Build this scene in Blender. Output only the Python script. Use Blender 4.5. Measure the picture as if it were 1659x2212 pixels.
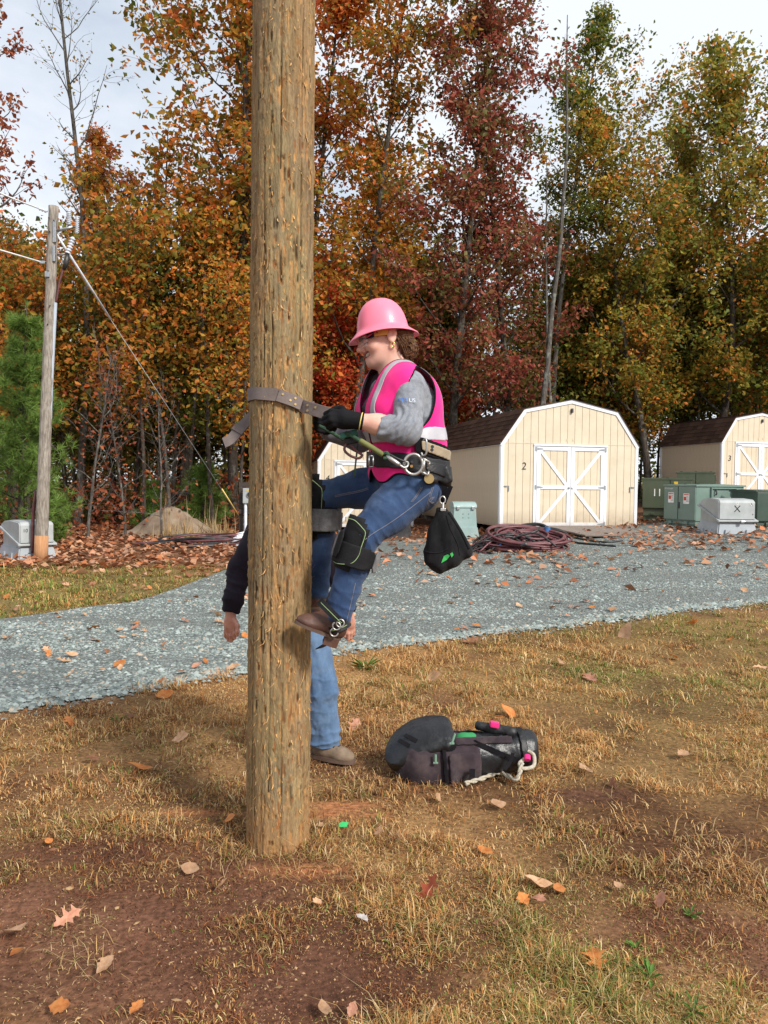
import bpy, bmesh, math, random
import numpy as np
from mathutils import Vector, Matrix

for _o in list(bpy.data.objects):
    bpy.data.objects.remove(_o, do_unlink=True)
scene = bpy.context.scene
COL = scene.collection
random.seed(7)
RS = np.random.RandomState(11)
R = math.radians

# ------------------------------------------------------------------ camera
CAM_H = 1.58
PITCH, ROLL = R(-2.1), R(0.6)
LENS, SENSOR = 26.0, 34.6
cam_data = bpy.data.cameras.new('camera')
cam_data.sensor_fit = 'VERTICAL'
cam_data.sensor_height = SENSOR
cam_data.sensor_width = SENSOR
cam_data.lens = LENS
cam_data.clip_start = 0.05
cam_data.clip_end = 2000
cam = bpy.data.objects.new('camera', cam_data)
COL.objects.link(cam)
CAM_ROT = Matrix.Rotation(R(90) + PITCH, 4, 'X') @ Matrix.Rotation(ROLL, 4, 'Z')
cam.matrix_world = Matrix.Translation((0, 0, CAM_H)) @ CAM_ROT
scene.camera = cam

# ------------------------------------------------------------------ light
SUN_DIR = Vector((0.56, -0.60, 0.62)).normalized()      # towards the sun
SUN_EL = math.asin(SUN_DIR.z)
SUN_AZ = math.atan2(SUN_DIR.x, SUN_DIR.y)
world = bpy.data.worlds.new('World')
scene.world = world
world.use_nodes = True
wt = world.node_tree
for n in list(wt.nodes):
    wt.nodes.remove(n)
w_out = wt.nodes.new('ShaderNodeOutputWorld')
w_bg = wt.nodes.new('ShaderNodeBackground')
w_bg.inputs['Strength'].default_value = 0.1
w_sky = wt.nodes.new('ShaderNodeTexSky')
w_sky.sky_type = 'NISHITA'
w_sky.sun_disc = False
w_sky.sun_elevation = SUN_EL
w_sky.sun_rotation = SUN_AZ
w_sky.air_density = 1.2
w_sky.dust_density = 2.0
w_co = wt.nodes.new('ShaderNodeTexCoord')
w_map = wt.nodes.new('ShaderNodeMapping')
w_map.inputs['Scale'].default_value = (1.0, 1.0, 2.2)
w_map.inputs['Location'].default_value = (0.35, 0.2, 0.1)
w_no = wt.nodes.new('ShaderNodeTexNoise')
w_no.inputs['Scale'].default_value = 2.4
w_no.inputs['Detail'].default_value = 7
w_no.inputs['Roughness'].default_value = 0.55
w_rp = wt.nodes.new('ShaderNodeValToRGB')
w_rp.color_ramp.elements[0].position = 0.30
w_rp.color_ramp.elements[0].color = (0.45, 0.45, 0.45, 1)
w_rp.color_ramp.elements[1].position = 0.56
w_rp.color_ramp.elements[1].color = (1, 1, 1, 1)
w_mx = wt.nodes.new('ShaderNodeMix')
w_mx.data_type = 'RGBA'
w_mx.inputs[7].default_value = (6.2, 6.55, 7.0, 1)       # thin bright cloud
wt.links.new(w_co.outputs['Generated'], w_map.inputs['Vector'])
wt.links.new(w_map.outputs['Vector'], w_no.inputs['Vector'])
wt.links.new(w_no.outputs['Fac'], w_rp.inputs['Fac'])
wt.links.new(w_rp.outputs['Color'], w_mx.inputs[0])
wt.links.new(w_sky.outputs['Color'], w_mx.inputs[6])
wt.links.new(w_mx.outputs[2], w_bg.inputs['Color'])
wt.links.new(w_bg.outputs['Background'], w_out.inputs['Surface'])

sun_data = bpy.data.lights.new('sun', 'SUN')
sun_data.energy = 3.0
sun_data.angle = R(11)
sun_data.color = (1.0, 0.95, 0.87)
sun = bpy.data.objects.new('sun', sun_data)
COL.objects.link(sun)
sun.rotation_euler = (-SUN_DIR).to_track_quat('-Z', 'Y').to_euler()

scene.view_settings.view_transform = 'Standard'
scene.view_settings.look = 'None'
scene.view_settings.exposure = 0.62
scene.view_settings.gamma = 1.0
scene.view_settings.use_curve_mapping = False
scene.render.engine = 'CYCLES'
scene.cycles.use_denoising = True
scene.cycles.max_bounces = 6
scene.cycles.diffuse_bounces = 3
scene.cycles.transparent_max_bounces = 8

# ------------------------------------------------------------------ terrain and pixel rays
FPX = LENS / SENSOR * 2212.0
_R3 = np.array(CAM_ROT.to_3x3())

def sstep(a, b, x):
    t = np.clip((np.asarray(x, float) - a) / (b - a), 0, 1)
    return t * t * (3 - 2 * t)

def terr(x, y):
    x = np.asarray(x, float); y = np.asarray(y, float)
    up = 0.06 * np.log1p(np.exp(np.clip((x + 2.5) * 2.0, -40, 40))) / 2.0
    up = np.minimum(up, 1.6)
    z = up * sstep(6.5, 20.5, y)
    z = z + 0.045 * np.clip(x - 7.0, 0, 12) * sstep(19.5, 25.0, y)
    z = z + 0.018 * np.sin(x * 1.3 + 0.7) * np.sin(y * 1.1) * sstep(2.0, 5, y)
    return z

def ray(px, py):
    v = _R3 @ np.array([(px - 829.5) / FPX, -(py - 1106.0) / FPX, -1.0])
    return v / v[1]

def P(px, py, d):
    """the point seen at (px, py) of the 1659 x 2212 picture, d metres ahead"""
    v = ray(px, py)
    return np.array([0, 0, CAM_H]) + v * d

def ground(px, py):
    """where the sight line through (px, py) meets the terrain"""
    v = ray(px, py)
    d = 1.0
    while d < 120:
        p = np.array([0, 0, CAM_H]) + v * d
        if p[2] <= terr(p[0], p[1]):
            break
        d += 0.02
    p[2] = float(terr(p[0], p[1]))
    return p

def MPP(d):
    return d / FPX

# ------------------------------------------------------------------ noise
def _hash(ix, iy, iz, seed):
    h = (ix * 374761393 + iy * 668265263 + iz * 2147483647 + seed * 974634777) & 0xffffffff
    h = ((h ^ (h >> 13)) * 1274126177) & 0xffffffff
    h = (h ^ (h >> 16)) & 0xffffffff
    return h.astype(np.float64) / 4294967295.0

def vnoise(x, y, z=0.0, seed=0):
    x, y, z = np.broadcast_arrays(np.asarray(x, float), np.asarray(y, float), np.asarray(z, float))
    fx, fy, fz = np.floor(x), np.floor(y), np.floor(z)
    ix, iy, iz = fx.astype(np.int64), fy.astype(np.int64), fz.astype(np.int64)
    tx, ty, tz = x - fx, y - fy, z - fz
    tx = tx * tx * (3 - 2 * tx); ty = ty * ty * (3 - 2 * ty); tz = tz * tz * (3 - 2 * tz)
    r = 0
    for a in (0, 1):
        for b in (0, 1):
            for c in (0, 1):
                w = (tx if a else 1 - tx) * (ty if b else 1 - ty) * (tz if c else 1 - tz)
                r = r + w * _hash(ix + a, iy + b, iz + c, seed)
    return r * 2 - 1

def fbm(x, y, z=0.0, octaves=4, seed=0):
    r, a, f = 0, 0.5, 1.0
    for o in range(octaves):
        r = r + a * vnoise(np.asarray(x) * f, np.asarray(y) * f, np.asarray(z) * f, seed + o)
        a *= 0.5; f *= 2.03
    return r

# ------------------------------------------------------------------ mesh helpers
def srgb(r, g, b):
    def c(u):
        u = u / 255.0
        return u / 12.92 if u <= 0.04045 else ((u + 0.055) / 1.055) ** 2.4
    return (c(r), c(g), c(b))

def mesh_np(name, V, F, colors=None, smooth=False, mats=None, fmat=None):
    """mesh from arrays; F an (n, 3) or (n, 4) array or a list of such"""
    Fs = F if isinstance(F, list) else [F]
    Fs = [np.asarray(f, np.int32) for f in Fs if len(f)]
    V = np.asarray(V, np.float32)
    me = bpy.data.meshes.new(name)
    me.vertices.add(len(V))
    me.vertices.foreach_set('co', V.ravel())
    loops = np.concatenate([f.ravel() for f in Fs])
    counts = np.concatenate([np.full(len(f), f.shape[1], np.int32) for f in Fs])
    starts = np.concatenate([[0], np.cumsum(counts)[:-1]]).astype(np.int32)
    me.loops.add(len(loops))
    me.loops.foreach_set('vertex_index', loops)
    me.polygons.add(len(counts))
    me.polygons.foreach_set('loop_start', starts)
    me.polygons.foreach_set('loop_total', counts)
    if smooth:
        me.polygons.foreach_set('use_smooth', np.ones(len(counts), bool))
    if fmat is not None:
        me.polygons.foreach_set('material_index', np.asarray(fmat, np.int32))
    if colors is not None:
        at = me.color_attributes.new('tint', 'FLOAT_COLOR', 'POINT')
        c = np.ones((len(V), 4), np.float32); c[:, :3] = colors
        at.data.foreach_set('color', c.ravel())
    me.update(calc_edges=True)
    me.validate()
    if mats:
        for m in mats:
            me.materials.append(m)
    return me

class G:
    """collects shapes for one mesh object"""
    def __init__(self):
        self.v = []; self.f = []; self.m = []; self.n = 0
    def add(self, V, F, m=0):
        V = np.asarray(V, float)
        self.v.append(V)
        for f in F:
            self.f.append([int(i) + self.n for i in f]); self.m.append(m)
        self.n += len(V)
        return self
    def box(self, c, s, rot=None, bev=0.0, m=0):
        s = np.asarray(s, float) / 2
        if bev <= 0:
            V = np.array([[x, y, z] for x in (-1, 1) for y in (-1, 1) for z in (-1, 1)], float) * s
            F = [(0, 1, 3, 2), (4, 6, 7, 5), (0, 4, 5, 1), (2, 3, 7, 6), (0, 2, 6, 4), (1, 5, 7, 3)]
        else:
            bm = bmesh.new()
            bmesh.ops.create_cube(bm, size=2.0)
            for v in bm.verts:
                v.co = Vector((v.co.x * s[0], v.co.y * s[1], v.co.z * s[2]))
            bmesh.ops.bevel(bm, geom=list(bm.edges), offset=bev, segments=2, affect='EDGES', profile=0.5)
            V = np.array([v.co[:] for v in bm.verts]); bm.verts.index_update()
            F = [[v.index for v in f.verts] for f in bm.faces]
            bm.free()
        if rot is not None:
            V = V @ np.array(rot).T
        return self.add(V + np.asarray(c, float), F, m)
    def tube(self, pts, rad, n=8, cap=True, m=0, squash=None, up=None):
        V, F = tube_arrays(pts, rad, n, cap, squash, up)
        return self.add(V, F, m)
    def prism(self, outline, origin, ux, uy, depth, m=0):
        """2D outline (list of (u, v)) on the plane origin + u ux + v uy, extruded by vector depth"""
        o = np.asarray(origin, float); ux = np.asarray(ux, float); uy = np.asarray(uy, float)
        A = np.array([o + u * ux + v * uy for u, v in outline]); n = len(A)
        V = np.vstack([A, A + np.asarray(depth, float)])
        F = [list(range(n))[::-1], list(range(n, 2 * n))]
        F += [(i, (i + 1) % n, n + (i + 1) % n, n + i) for i in range(n)]
        return self.add(V, F, m)
    def lathe(self, prof, n=24, rot=None, c=(0, 0, 0), scale=(1, 1), m=0):
        V = []; F = []
        for r, z in prof:
            for k in range(n):
                a = 2 * math.pi * k / n
                V.append((r * math.cos(a) * scale[0], r * math.sin(a) * scale[1], z))
        V = np.array(V, float)
        if rot is not None:
            V = V @ np.array(rot).T
        for i in range(len(prof) - 1):
            for k in range(n):
                F.append((i * n + k, i * n + (k + 1) % n, (i + 1) * n + (k + 1) % n, (i + 1) * n + k))
        if prof[0][0] > 1e-6:
            F.append(list(range(n))[::-1])
        if prof[-1][0] > 1e-6:
            F.append(list(range((len(prof) - 1) * n, len(prof) * n)))
        return self.add(V + np.asarray(c, float), F, m)
    def mesh(self, name, mats, smooth=False, origin=(0, 0, 0)):
        V = np.vstack(self.v) - np.asarray(origin, float)
        me = bpy.data.meshes.new(name)
        me.from_pydata(V.tolist(), [], self.f)
        ms = mats if isinstance(mats, (list, tuple)) else [mats]
        for mm in ms:
            me.materials.append(mm)
        me.polygons.foreach_set('material_index', np.array(self.m, np.int32))
        bm = bmesh.new(); bm.from_mesh(me)
        bmesh.ops.recalc_face_normals(bm, faces=bm.faces)
        bm.to_mesh(me); bm.free()
        if smooth:
            me.polygons.foreach_set('use_smooth', np.ones(len(me.polygons), bool))
            if smooth == 'auto':
                me.set_sharp_from_angle(angle=R(38))
        me.update()
        return me

def frames(pts):
    pts = np.asarray(pts, float)
    t = np.gradient(pts, axis=0)
    t /= np.linalg.norm(t, axis=1)[:, None] + 1e-12
    a = np.array([0, 0, 1.0]) if abs(t[0][2]) < 0.9 else np.array([1.0, 0, 0])
    u = np.cross(a, t[0]); u /= np.linalg.norm(u)
    U = [u]
    for i in range(1, len(pts)):
        u = U[-1] - t[i] * np.dot(U[-1], t[i])
        u /= np.linalg.norm(u) + 1e-12
        U.append(u)
    U = np.array(U)
    return pts, t, U, np.cross(t, U)

def tube_arrays(pts, rad, n=8, cap=True, squash=None, up=None):
    pts, t, U, W = frames(pts)
    if up is not None:
        up = np.asarray(up, float)
        W = up - (t @ up)[:, None] * t if up.ndim == 1 else up
        W = W / (np.linalg.norm(W, axis=1)[:, None] + 1e-12)
        U = np.cross(W, t)
    k = len(pts)
    rad = np.broadcast_to(np.asarray(rad, float), (k,))
    a = np.linspace(0, 2 * np.pi, n, endpoint=False)
    su, sw = squash if squash is not None else (1, 1)
    V = (pts[:, None, :] + rad[:, None, None] * (np.cos(a)[None, :, None] * U[:, None, :] * su
         + np.sin(a)[None, :, None] * W[:, None, :] * sw)).reshape(-1, 3)
    F = []
    for i in range(k - 1):
        for j in range(n):
            F.append((i * n + j, i * n + (j + 1) % n, (i + 1) * n + (j + 1) % n, (i + 1) * n + j))
    if cap:
        F.append(list(range(n))[::-1]); F.append(list(range((k - 1) * n, k * n)))
    return V, F

def ribbon_arrays(pts, sides, width, thick):
    """a strap: points, the vector across the strap at each point, its width and thickness"""
    pts = np.asarray(pts, float); sides = np.asarray(sides, float)
    t = np.gradient(pts, axis=0); t /= np.linalg.norm(t, axis=1)[:, None] + 1e-12
    s = sides - (sides * t).sum(1)[:, None] * t
    s /= np.linalg.norm(s, axis=1)[:, None] + 1e-12
    nrm = np.cross(t, s)
    w = np.broadcast_to(np.asarray(width, float), (len(pts),))[:, None] / 2
    h = thick / 2
    V = np.stack([pts + s * w + nrm * h, pts - s * w + nrm * h, pts - s * w - nrm * h, pts + s * w - nrm * h], 1).reshape(-1, 3)
    F = []
    for i in range(len(pts) - 1):
        for j in range(4):
            F.append((i * 4 + j, i * 4 + (j + 1) % 4, (i + 1) * 4 + (j + 1) % 4, (i + 1) * 4 + j))
    k = (len(pts) - 1) * 4
    F += [(3, 2, 1, 0), (k, k + 1, k + 2, k + 3)]
    return V, F

def spline(ctrl, n=40):
    """Catmull-Rom through control points"""
    c = np.asarray(ctrl, float)
    c = np.vstack([2 * c[0] - c[1], c, 2 * c[-1] - c[-2]])
    out = []
    seg = len(c) - 3
    for q in np.linspace(0, seg, n):
        i = min(int(q), seg - 1); t = q - i
        p0, p1, p2, p3 = c[i:i + 4]
        out.append(0.5 * ((2 * p1) + (-p0 + p2) * t + (2 * p0 - 5 * p1 + 4 * p2 - p3) * t * t + (-p0 + 3 * p1 - 3 * p2 + p3) * t ** 3))
    return np.array(out)

# ------------------------------------------------------------------ object helpers
def link(name, data, parent=None, loc=None, rot=None):
    o = bpy.data.objects.new(name, data)
    COL.objects.link(o)
    if parent is not None:
        o.parent = parent
    if loc is not None:
        o.location = [float(c) for c in loc]
    if rot is not None:
        o.rotation_euler = rot
    return o

def tag(o, label=None, cat=None, group=None, kind=None):
    if label: o['label'] = label
    if cat: o['category'] = cat
    if group: o['group'] = group
    if kind: o['kind'] = kind
    return o

def thing(name, loc, label, cat, group=None, rotz=0.0):
    o = link(name, None, None, loc, (0, 0, rotz))
    return tag(o, label, cat, group)

# ------------------------------------------------------------------ materials
def new_mat(name):
    m = bpy.data.materials.new(name)
    m.use_nodes = True
    nt = m.node_tree
    return m, nt, nt.nodes['Principled BSDF'], nt.nodes['Material Output']

def N(nt, kind, **kw):
    n = nt.nodes.new(kind)
    for k, v in kw.items():
        if k in n.inputs:
            n.inputs[k].default_value = v
        else:
            setattr(n, k, v)
    return n

def ramp(nt, stops, interp='LINEAR'):
    r = nt.nodes.new('ShaderNodeValToRGB')
    cr = r.color_ramp
    cr.interpolation = interp
    while len(cr.elements) < len(stops):
        cr.elements.new(0.5)
    for e, (p, c) in zip(cr.elements, stops):
        e.position = p
        e.color = (*c, 1) if len(c) == 3 else c
    return r

def pmat(name, c1, c2=None, scale=6.0, rough=0.6, bump=0.0, bscale=60.0, metallic=0.0, stretch=(1, 1, 1), lo=0.35, hi=0.65,
         bstretch=None, rvar=0.0, spec=0.5, dirt=None, coat=0.0, sheen=0.0, detail=5.0):
    """painted / plain surface: two colours mixed by noise, optional dirt colour, noise bump"""
    m, nt, b, out = new_mat(name)
    L = nt.links.new
    co = N(nt, 'ShaderNodeTexCoord')
    mp = N(nt, 'ShaderNodeMapping', Scale=stretch)
    L(co.outputs['Object'], mp.inputs['Vector'])
    no = N(nt, 'ShaderNodeTexNoise', Scale=scale, Detail=detail, Roughness=0.6)
    L(mp.outputs['Vector'], no.inputs['Vector'])
    if c2 is None:
        c2 = tuple(min(1, c * 1.18 + 0.005) for c in c1)
        c1 = tuple(c * 0.84 for c in c1)
    rp = ramp(nt, [(lo, c1), (hi, c2)])
    L(no.outputs['Fac'], rp.inputs['Fac'])
    col = rp.outputs['Color']
    if dirt is not None:
        dc, damt, dsc = dirt
        n2 = N(nt, 'ShaderNodeTexNoise', Scale=dsc, Detail=8.0, Roughness=0.7)
        L(co.outputs['Object'], n2.inputs['Vector'])
        r2 = ramp(nt, [(0.5, (0, 0, 0)), (0.75, (damt,) * 3)])
        L(n2.outputs['Fac'], r2.inputs['Fac'])
        mx = N(nt, 'ShaderNodeMix', data_type='RGBA')
        L(r2.outputs['Color'], mx.inputs[0]); L(col, mx.inputs[6]); mx.inputs[7].default_value = (*dc, 1)
        col = mx.outputs[2]
    L(col, b.inputs['Base Color'])
    b.inputs['Roughness'].default_value = rough
    b.inputs['Metallic'].default_value = metallic
    b.inputs['Specular IOR Level'].default_value = spec
    b.inputs['Coat Weight'].default_value = coat
    b.inputs['Sheen Weight'].default_value = sheen
    if rvar:
        mr = N(nt, 'ShaderNodeMapRange')
        mr.inputs['To Min'].default_value = max(0.02, rough - rvar); mr.inputs['To Max'].default_value = min(1, rough + rvar)
        L(no.outputs['Fac'], mr.inputs['Value']); L(mr.outputs['Result'], b.inputs['Roughness'])
    if bump:
        nb = N(nt, 'ShaderNodeTexNoise', Scale=bscale, Detail=6.0, Roughness=0.65)
        if bstretch is not None:
            m2 = N(nt, 'ShaderNodeMapping', Scale=bstretch)
            L(co.outputs['Object'], m2.inputs['Vector']); L(m2.outputs['Vector'], nb.inputs['Vector'])
        else:
            L(co.outputs['Object'], nb.inputs['Vector'])
        bp = N(nt, 'ShaderNodeBump', Strength=bump, Distance=0.01)
        L(nb.outputs['Fac'], bp.inputs['Height']); L(bp.outputs['Normal'], b.inputs['Normal'])
    return m

def tint_mat(name, rough=0.7, translucent=0.0, bump=0.0, bscale=200.0, gain=1.0, spec=0.3, objvar=0.0, stretch=(1, 1, 1), nvar=0.0):
    """colour read from the mesh's own tint attribute (natural colour of blades, leaves, wood)"""
    m, nt, b, out = new_mat(name)
    L = nt.links.new
    at = N(nt, 'ShaderNodeAttribute', attribute_name='tint')
    col = at.outputs['Color']
    co = N(nt, 'ShaderNodeTexCoord')
    if objvar:
        oi = N(nt, 'ShaderNodeObjectInfo')
        mr = N(nt, 'ShaderNodeMapRange')
        mr.inputs['To Min'].default_value = 1 - objvar; mr.inputs['To Max'].default_value = 1 + objvar
        L(oi.outputs['Random'], mr.inputs['Value'])
        hs = N(nt, 'ShaderNodeHueSaturation')
        L(col, hs.inputs['Color']); L(mr.outputs['Result'], hs.inputs['Value'])
        col = hs.outputs['Color']
    if nvar:
        mp = N(nt, 'ShaderNodeMapping', Scale=stretch)
        L(co.outputs['Object'], mp.inputs['Vector'])
        nn = N(nt, 'ShaderNodeTexNoise', Scale=bscale, Detail=4.0)
        L(mp.outputs['Vector'], nn.inputs['Vector'])
        mr = N(nt, 'ShaderNodeMapRange')
        mr.inputs['From Min'].default_value = 0.3; mr.inputs['From Max'].default_value = 0.7
        mr.inputs['To Min'].default_value = 1 - nvar; mr.inputs['To Max'].default_value = 1 + nvar
        L(nn.outputs['Fac'], mr.inputs['Value'])
        mx = N(nt, 'ShaderNodeMix', data_type='RGBA', blend_type='MULTIPLY')
        mx.inputs[0].default_value = 1.0
        L(col, mx.inputs[6]); L(mr.outputs['Result'], mx.inputs[7])
        col = mx.outputs[2]
    L(col, b.inputs['Base Color'])
    b.inputs['Roughness'].default_value = rough
    b.inputs['Specular IOR Level'].default_value = spec
    if bump:
        mp2 = N(nt, 'ShaderNodeMapping', Scale=stretch)
        L(co.outputs['Object'], mp2.inputs['Vector'])
        nb = N(nt, 'ShaderNodeTexNoise', Scale=bscale, Detail=5.0)
        L(mp2.outputs['Vector'], nb.inputs['Vector'])
        bp = N(nt, 'ShaderNodeBump', Strength=bump, Distance=0.01)
        L(nb.outputs['Fac'], bp.inputs['Height']); L(bp.outputs['Normal'], b.inputs['Normal'])
    if translucent:
        tr = N(nt, 'ShaderNodeBsdfTranslucent')
        L(col, tr.inputs['Color'])
        ms = N(nt, 'ShaderNodeMixShader'); ms.inputs[0].default_value = translucent
        L(b.outputs['BSDF'], ms.inputs[1]); L(tr.outputs['BSDF'], ms.inputs[2])
        L(ms.outputs['Shader'], out.inputs['Surface'])
    return m

# ------------------------------------------------------------------ implicit surfaces for soft, organic shapes
class Field:
    def __init__(self, lo, hi, h, pad=0.0):
        self.pad = pad
        self.lo = np.asarray(lo, float); self.h = h
        n = np.ceil((np.asarray(hi, float) - self.lo) / h).astype(int) + 1
        self.n = n
        self.D = np.full(n, 1.0, np.float32)
        self.ax = [(self.lo[i] + h * np.arange(n[i])).astype(np.float32) for i in range(3)]
    def _sl(self, lo, hi):
        a = np.clip(np.floor((np.asarray(lo) - self.lo) / self.h).astype(int), 0, self.n)
        b = np.clip(np.ceil((np.asarray(hi) - self.lo) / self.h).astype(int) + 1, 0, self.n)
        return tuple(slice(a[i], b[i]) for i in range(3))
    def _pts(self, s):
        return (self.ax[0][s[0]][:, None, None], self.ax[1][s[1]][None, :, None], self.ax[2][s[2]][None, None, :])
    def _min(self, s, d, k, sub=False):
        D = self.D[s]
        if sub:
            d = -d
            if k > 0:
                hh = np.clip(0.5 + 0.5 * (d - D) / k, 0, 1)
                self.D[s] = D + (d - D) * hh + k * hh * (1 - hh)
            else:
                self.D[s] = np.maximum(D, d)
            return
        if k > 0:
            hh = np.clip(0.5 + 0.5 * (D - d) / k, 0, 1)
            self.D[s] = D + (d - D) * hh - k * hh * (1 - hh)
        else:
            self.D[s] = np.minimum(D, d)
    def cone(self, a, b, ra, rb, k=0.02, sub=False, flat=None):
        """tapered capsule; flat = (direction, factor) squeezes it along a direction (factor < 1 thinner)"""
        a = np.asarray(a, float); b = np.asarray(b, float)
        m = max(ra, rb) * (1.0 if flat is None else max(1.0, flat[1])) + k + 4 * self.h + self.pad
        s = self._sl(np.minimum(a, b) - m, np.maximum(a, b) + m)
        X, Y, Z = self._pts(s)
        ab = b - a; l2 = float(ab @ ab) + 1e-12
        px, py, pz = X - a[0], Y - a[1], Z - a[2]
        t = np.clip((px * ab[0] + py * ab[1] + pz * ab[2]) / l2, 0, 1)
        qx, qy, qz = px - t * ab[0], py - t * ab[1], pz - t * ab[2]
        if flat is not None:
            w = np.asarray(flat[0], float); w = w / np.linalg.norm(w)
            q = qx * w[0] + qy * w[1] + qz * w[2]
            e = (1.0 / flat[1] - 1.0)
            qx, qy, qz = qx + q * w[0] * e, qy + q * w[1] * e, qz + q * w[2] * e
        d = np.sqrt(qx * qx + qy * qy + qz * qz) - (ra + (rb - ra) * t)
        if flat is not None and flat[1] < 1:
            d = d * (0.5 + 0.5 * flat[1])
        self._min(s, d, k, sub)
        return self
    def chain(self, pts, rad, k=0.02):
        for i in range(len(pts) - 1):
            self.cone(pts[i], pts[i + 1], rad[i], rad[i + 1], k)
        return self
    def ell(self, c, r, k=0.02, rot=None, sub=False):
        """ellipsoid, rot = 3x3 whose columns are its axes"""
        c = np.asarray(c, float); r = np.asarray(r, float)
        Q = np.eye(3) if rot is None else np.asarray(rot, float)
        ext = np.sqrt(((Q * r[None, :]) ** 2).sum(1)) + k + 4 * self.h + self.pad
        s = self._sl(c - ext, c + ext)
        X, Y, Z = self._pts(s)
        X, Y, Z = X - c[0], Y - c[1], Z - c[2]
        u = [(X * Q[0, i] + Y * Q[1, i] + Z * Q[2, i]) for i in range(3)]
        k0 = np.sqrt((u[0] / r[0]) ** 2 + (u[1] / r[1]) ** 2 + (u[2] / r[2]) ** 2)
        k1 = np.sqrt((u[0] / r[0] ** 2) ** 2 + (u[1] / r[1] ** 2) ** 2 + (u[2] / r[2] ** 2) ** 2) + 1e-9
        self._min(s, k0 * (k0 - 1) / k1, k, sub)
        return self
    def box(self, c, r, k=0.01, rot=None, rnd=0.01, sub=False):
        c = np.asarray(c, float); r = np.asarray(r, float) - rnd
        Q = np.eye(3) if rot is None else np.asarray(rot, float)
        ext = np.sqrt(((np.abs(Q) * (r + rnd)[None, :])).sum(1) ** 2) + k + 4 * self.h
        s = self._sl(c - ext, c + ext)
        X, Y, Z = self._pts(s)
        X, Y, Z = X - c[0], Y - c[1], Z - c[2]
        u = [np.abs(X * Q[0, i] + Y * Q[1, i] + Z * Q[2, i]) - r[i] for i in range(3)]
        d = np.sqrt(sum(np.maximum(q, 0) ** 2 for q in u)) + np.minimum(np.maximum(u[0], np.maximum(u[1], u[2])), 0) - rnd
        self._min(s, d, k, sub)
        return self
    def clip(self, fn):
        """intersect with fn(x, y, z) <= 0"""
        s = (slice(None),) * 3
        X, Y, Z = self._pts(s)
        self.D = np.maximum(self.D, fn(X, Y, Z).astype(np.float32))
        return self
    def nets(self, off=0.0, relax=1):
        D = self.D - off
        S = D < 0
        nx, ny, nz = D.shape
        cnt = np.zeros((nx - 1, ny - 1, nz - 1), np.int8)
        for a in (0, 1):
            for b in (0, 1):
                for c in (0, 1):
                    cnt += S[a:nx - 1 + a, b:ny - 1 + b, c:nz - 1 + c]
        mixed = (cnt > 0) & (cnt < 8)
        ci = np.argwhere(mixed)
        idx = np.full(mixed.shape, -1, np.int64)
        idx[mixed] = np.arange(len(ci))
        acc = np.zeros((len(ci), 3)); w = np.zeros(len(ci))
        cor = [(a, b, c) for a in (0, 1) for b in (0, 1) for c in (0, 1)]
        for c0 in cor:
            for c1 in cor:
                if sum(abs(c0[i] - c1[i]) for i in range(3)) == 1 and c0 < c1:
                    d0 = D[ci[:, 0] + c0[0], ci[:, 1] + c0[1], ci[:, 2] + c0[2]]
                    d1 = D[ci[:, 0] + c1[0], ci[:, 1] + c1[1], ci[:, 2] + c1[2]]
                    m = (d0 < 0) != (d1 < 0)
                    t = np.where(m, d0 / np.where(m, d0 - d1, 1), 0)
                    p = np.array(c0)[None, :] + t[:, None] * (np.array(c1) - np.array(c0))[None, :]
                    acc[m] += p[m]; w[m] += 1
        V = (ci + acc / w[:, None]) * self.h + self.lo
        F = []
        for axis in range(3):
            sl0 = [slice(1, -1)] * 3; sl1 = [slice(1, -1)] * 3
            sl0[axis] = slice(0, -1); sl1[axis] = slice(1, None)
            s0 = S[tuple(sl0)]; s1 = S[tuple(sl1)]
            e = np.argwhere(s0 != s1)
            if not len(e):
                continue
            inside = s0[e[:, 0], e[:, 1], e[:, 2]]
            g = e.copy()
            o = [i for i in range(3) if i != axis]
            for i in o:
                g[:, i] += 1
            q = []
            for da, db in ((-1, -1), (0, -1), (0, 0), (-1, 0)):
                cc = g.copy(); cc[:, o[0]] += da; cc[:, o[1]] += db
                q.append(idx[cc[:, 0], cc[:, 1], cc[:, 2]])
            q = np.stack(q, 1)
            flip = inside if axis != 1 else ~inside
            q[~flip] = q[~flip][:, ::-1]
            F.append(q)
        F = np.vstack(F)
        F = F[(F >= 0).all(1)]
        for _ in range(relax):
            V = laplace(V, F, 0.5)
        return V, F

def laplace(V, F, a=0.5):
    acc = np.zeros_like(V); w = np.zeros(len(V))
    k = F.shape[1]
    for i in range(k):
        j = F[:, (i + 1) % k]
        for q, r in ((F[:, i], j), (j, F[:, i])):
            for d in range(3):
                acc[:, d] += np.bincount(q, V[r, d], len(V))
            w += np.bincount(q, minlength=len(V))
    w = np.maximum(w, 1)
    return V * (1 - a) + a * acc / w[:, None]

def vnormals(V, F):
    n = np.cross(V[F[:, 2]] - V[F[:, 0]], V[F[:, 3 % F.shape[1]]] - V[F[:, 1]]) if F.shape[1] == 4 else np.cross(V[F[:, 1]] - V[F[:, 0]], V[F[:, 2]] - V[F[:, 0]])
    out = np.zeros_like(V)
    for i in range(F.shape[1]):
        for d in range(3):
            out[:, d] += np.bincount(F[:, i], n[:, d], len(V))
    return out / (np.linalg.norm(out, axis=1)[:, None] + 1e-12)

def keep_faces(V, F, mask, extra=None):
    F2 = F[mask]
    used = np.unique(F2)
    re = np.full(len(V), -1, np.int64); re[used] = np.arange(len(used))
    return V[used], re[F2]

def soft(name, V, F, mat, parent, origin, fmat=None, mats=None, colors=None):
    me = mesh_np(name, V - np.asarray(origin), F, smooth=True, mats=mats or [mat], fmat=fmat, colors=colors)
    return link(name, me, parent)
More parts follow.
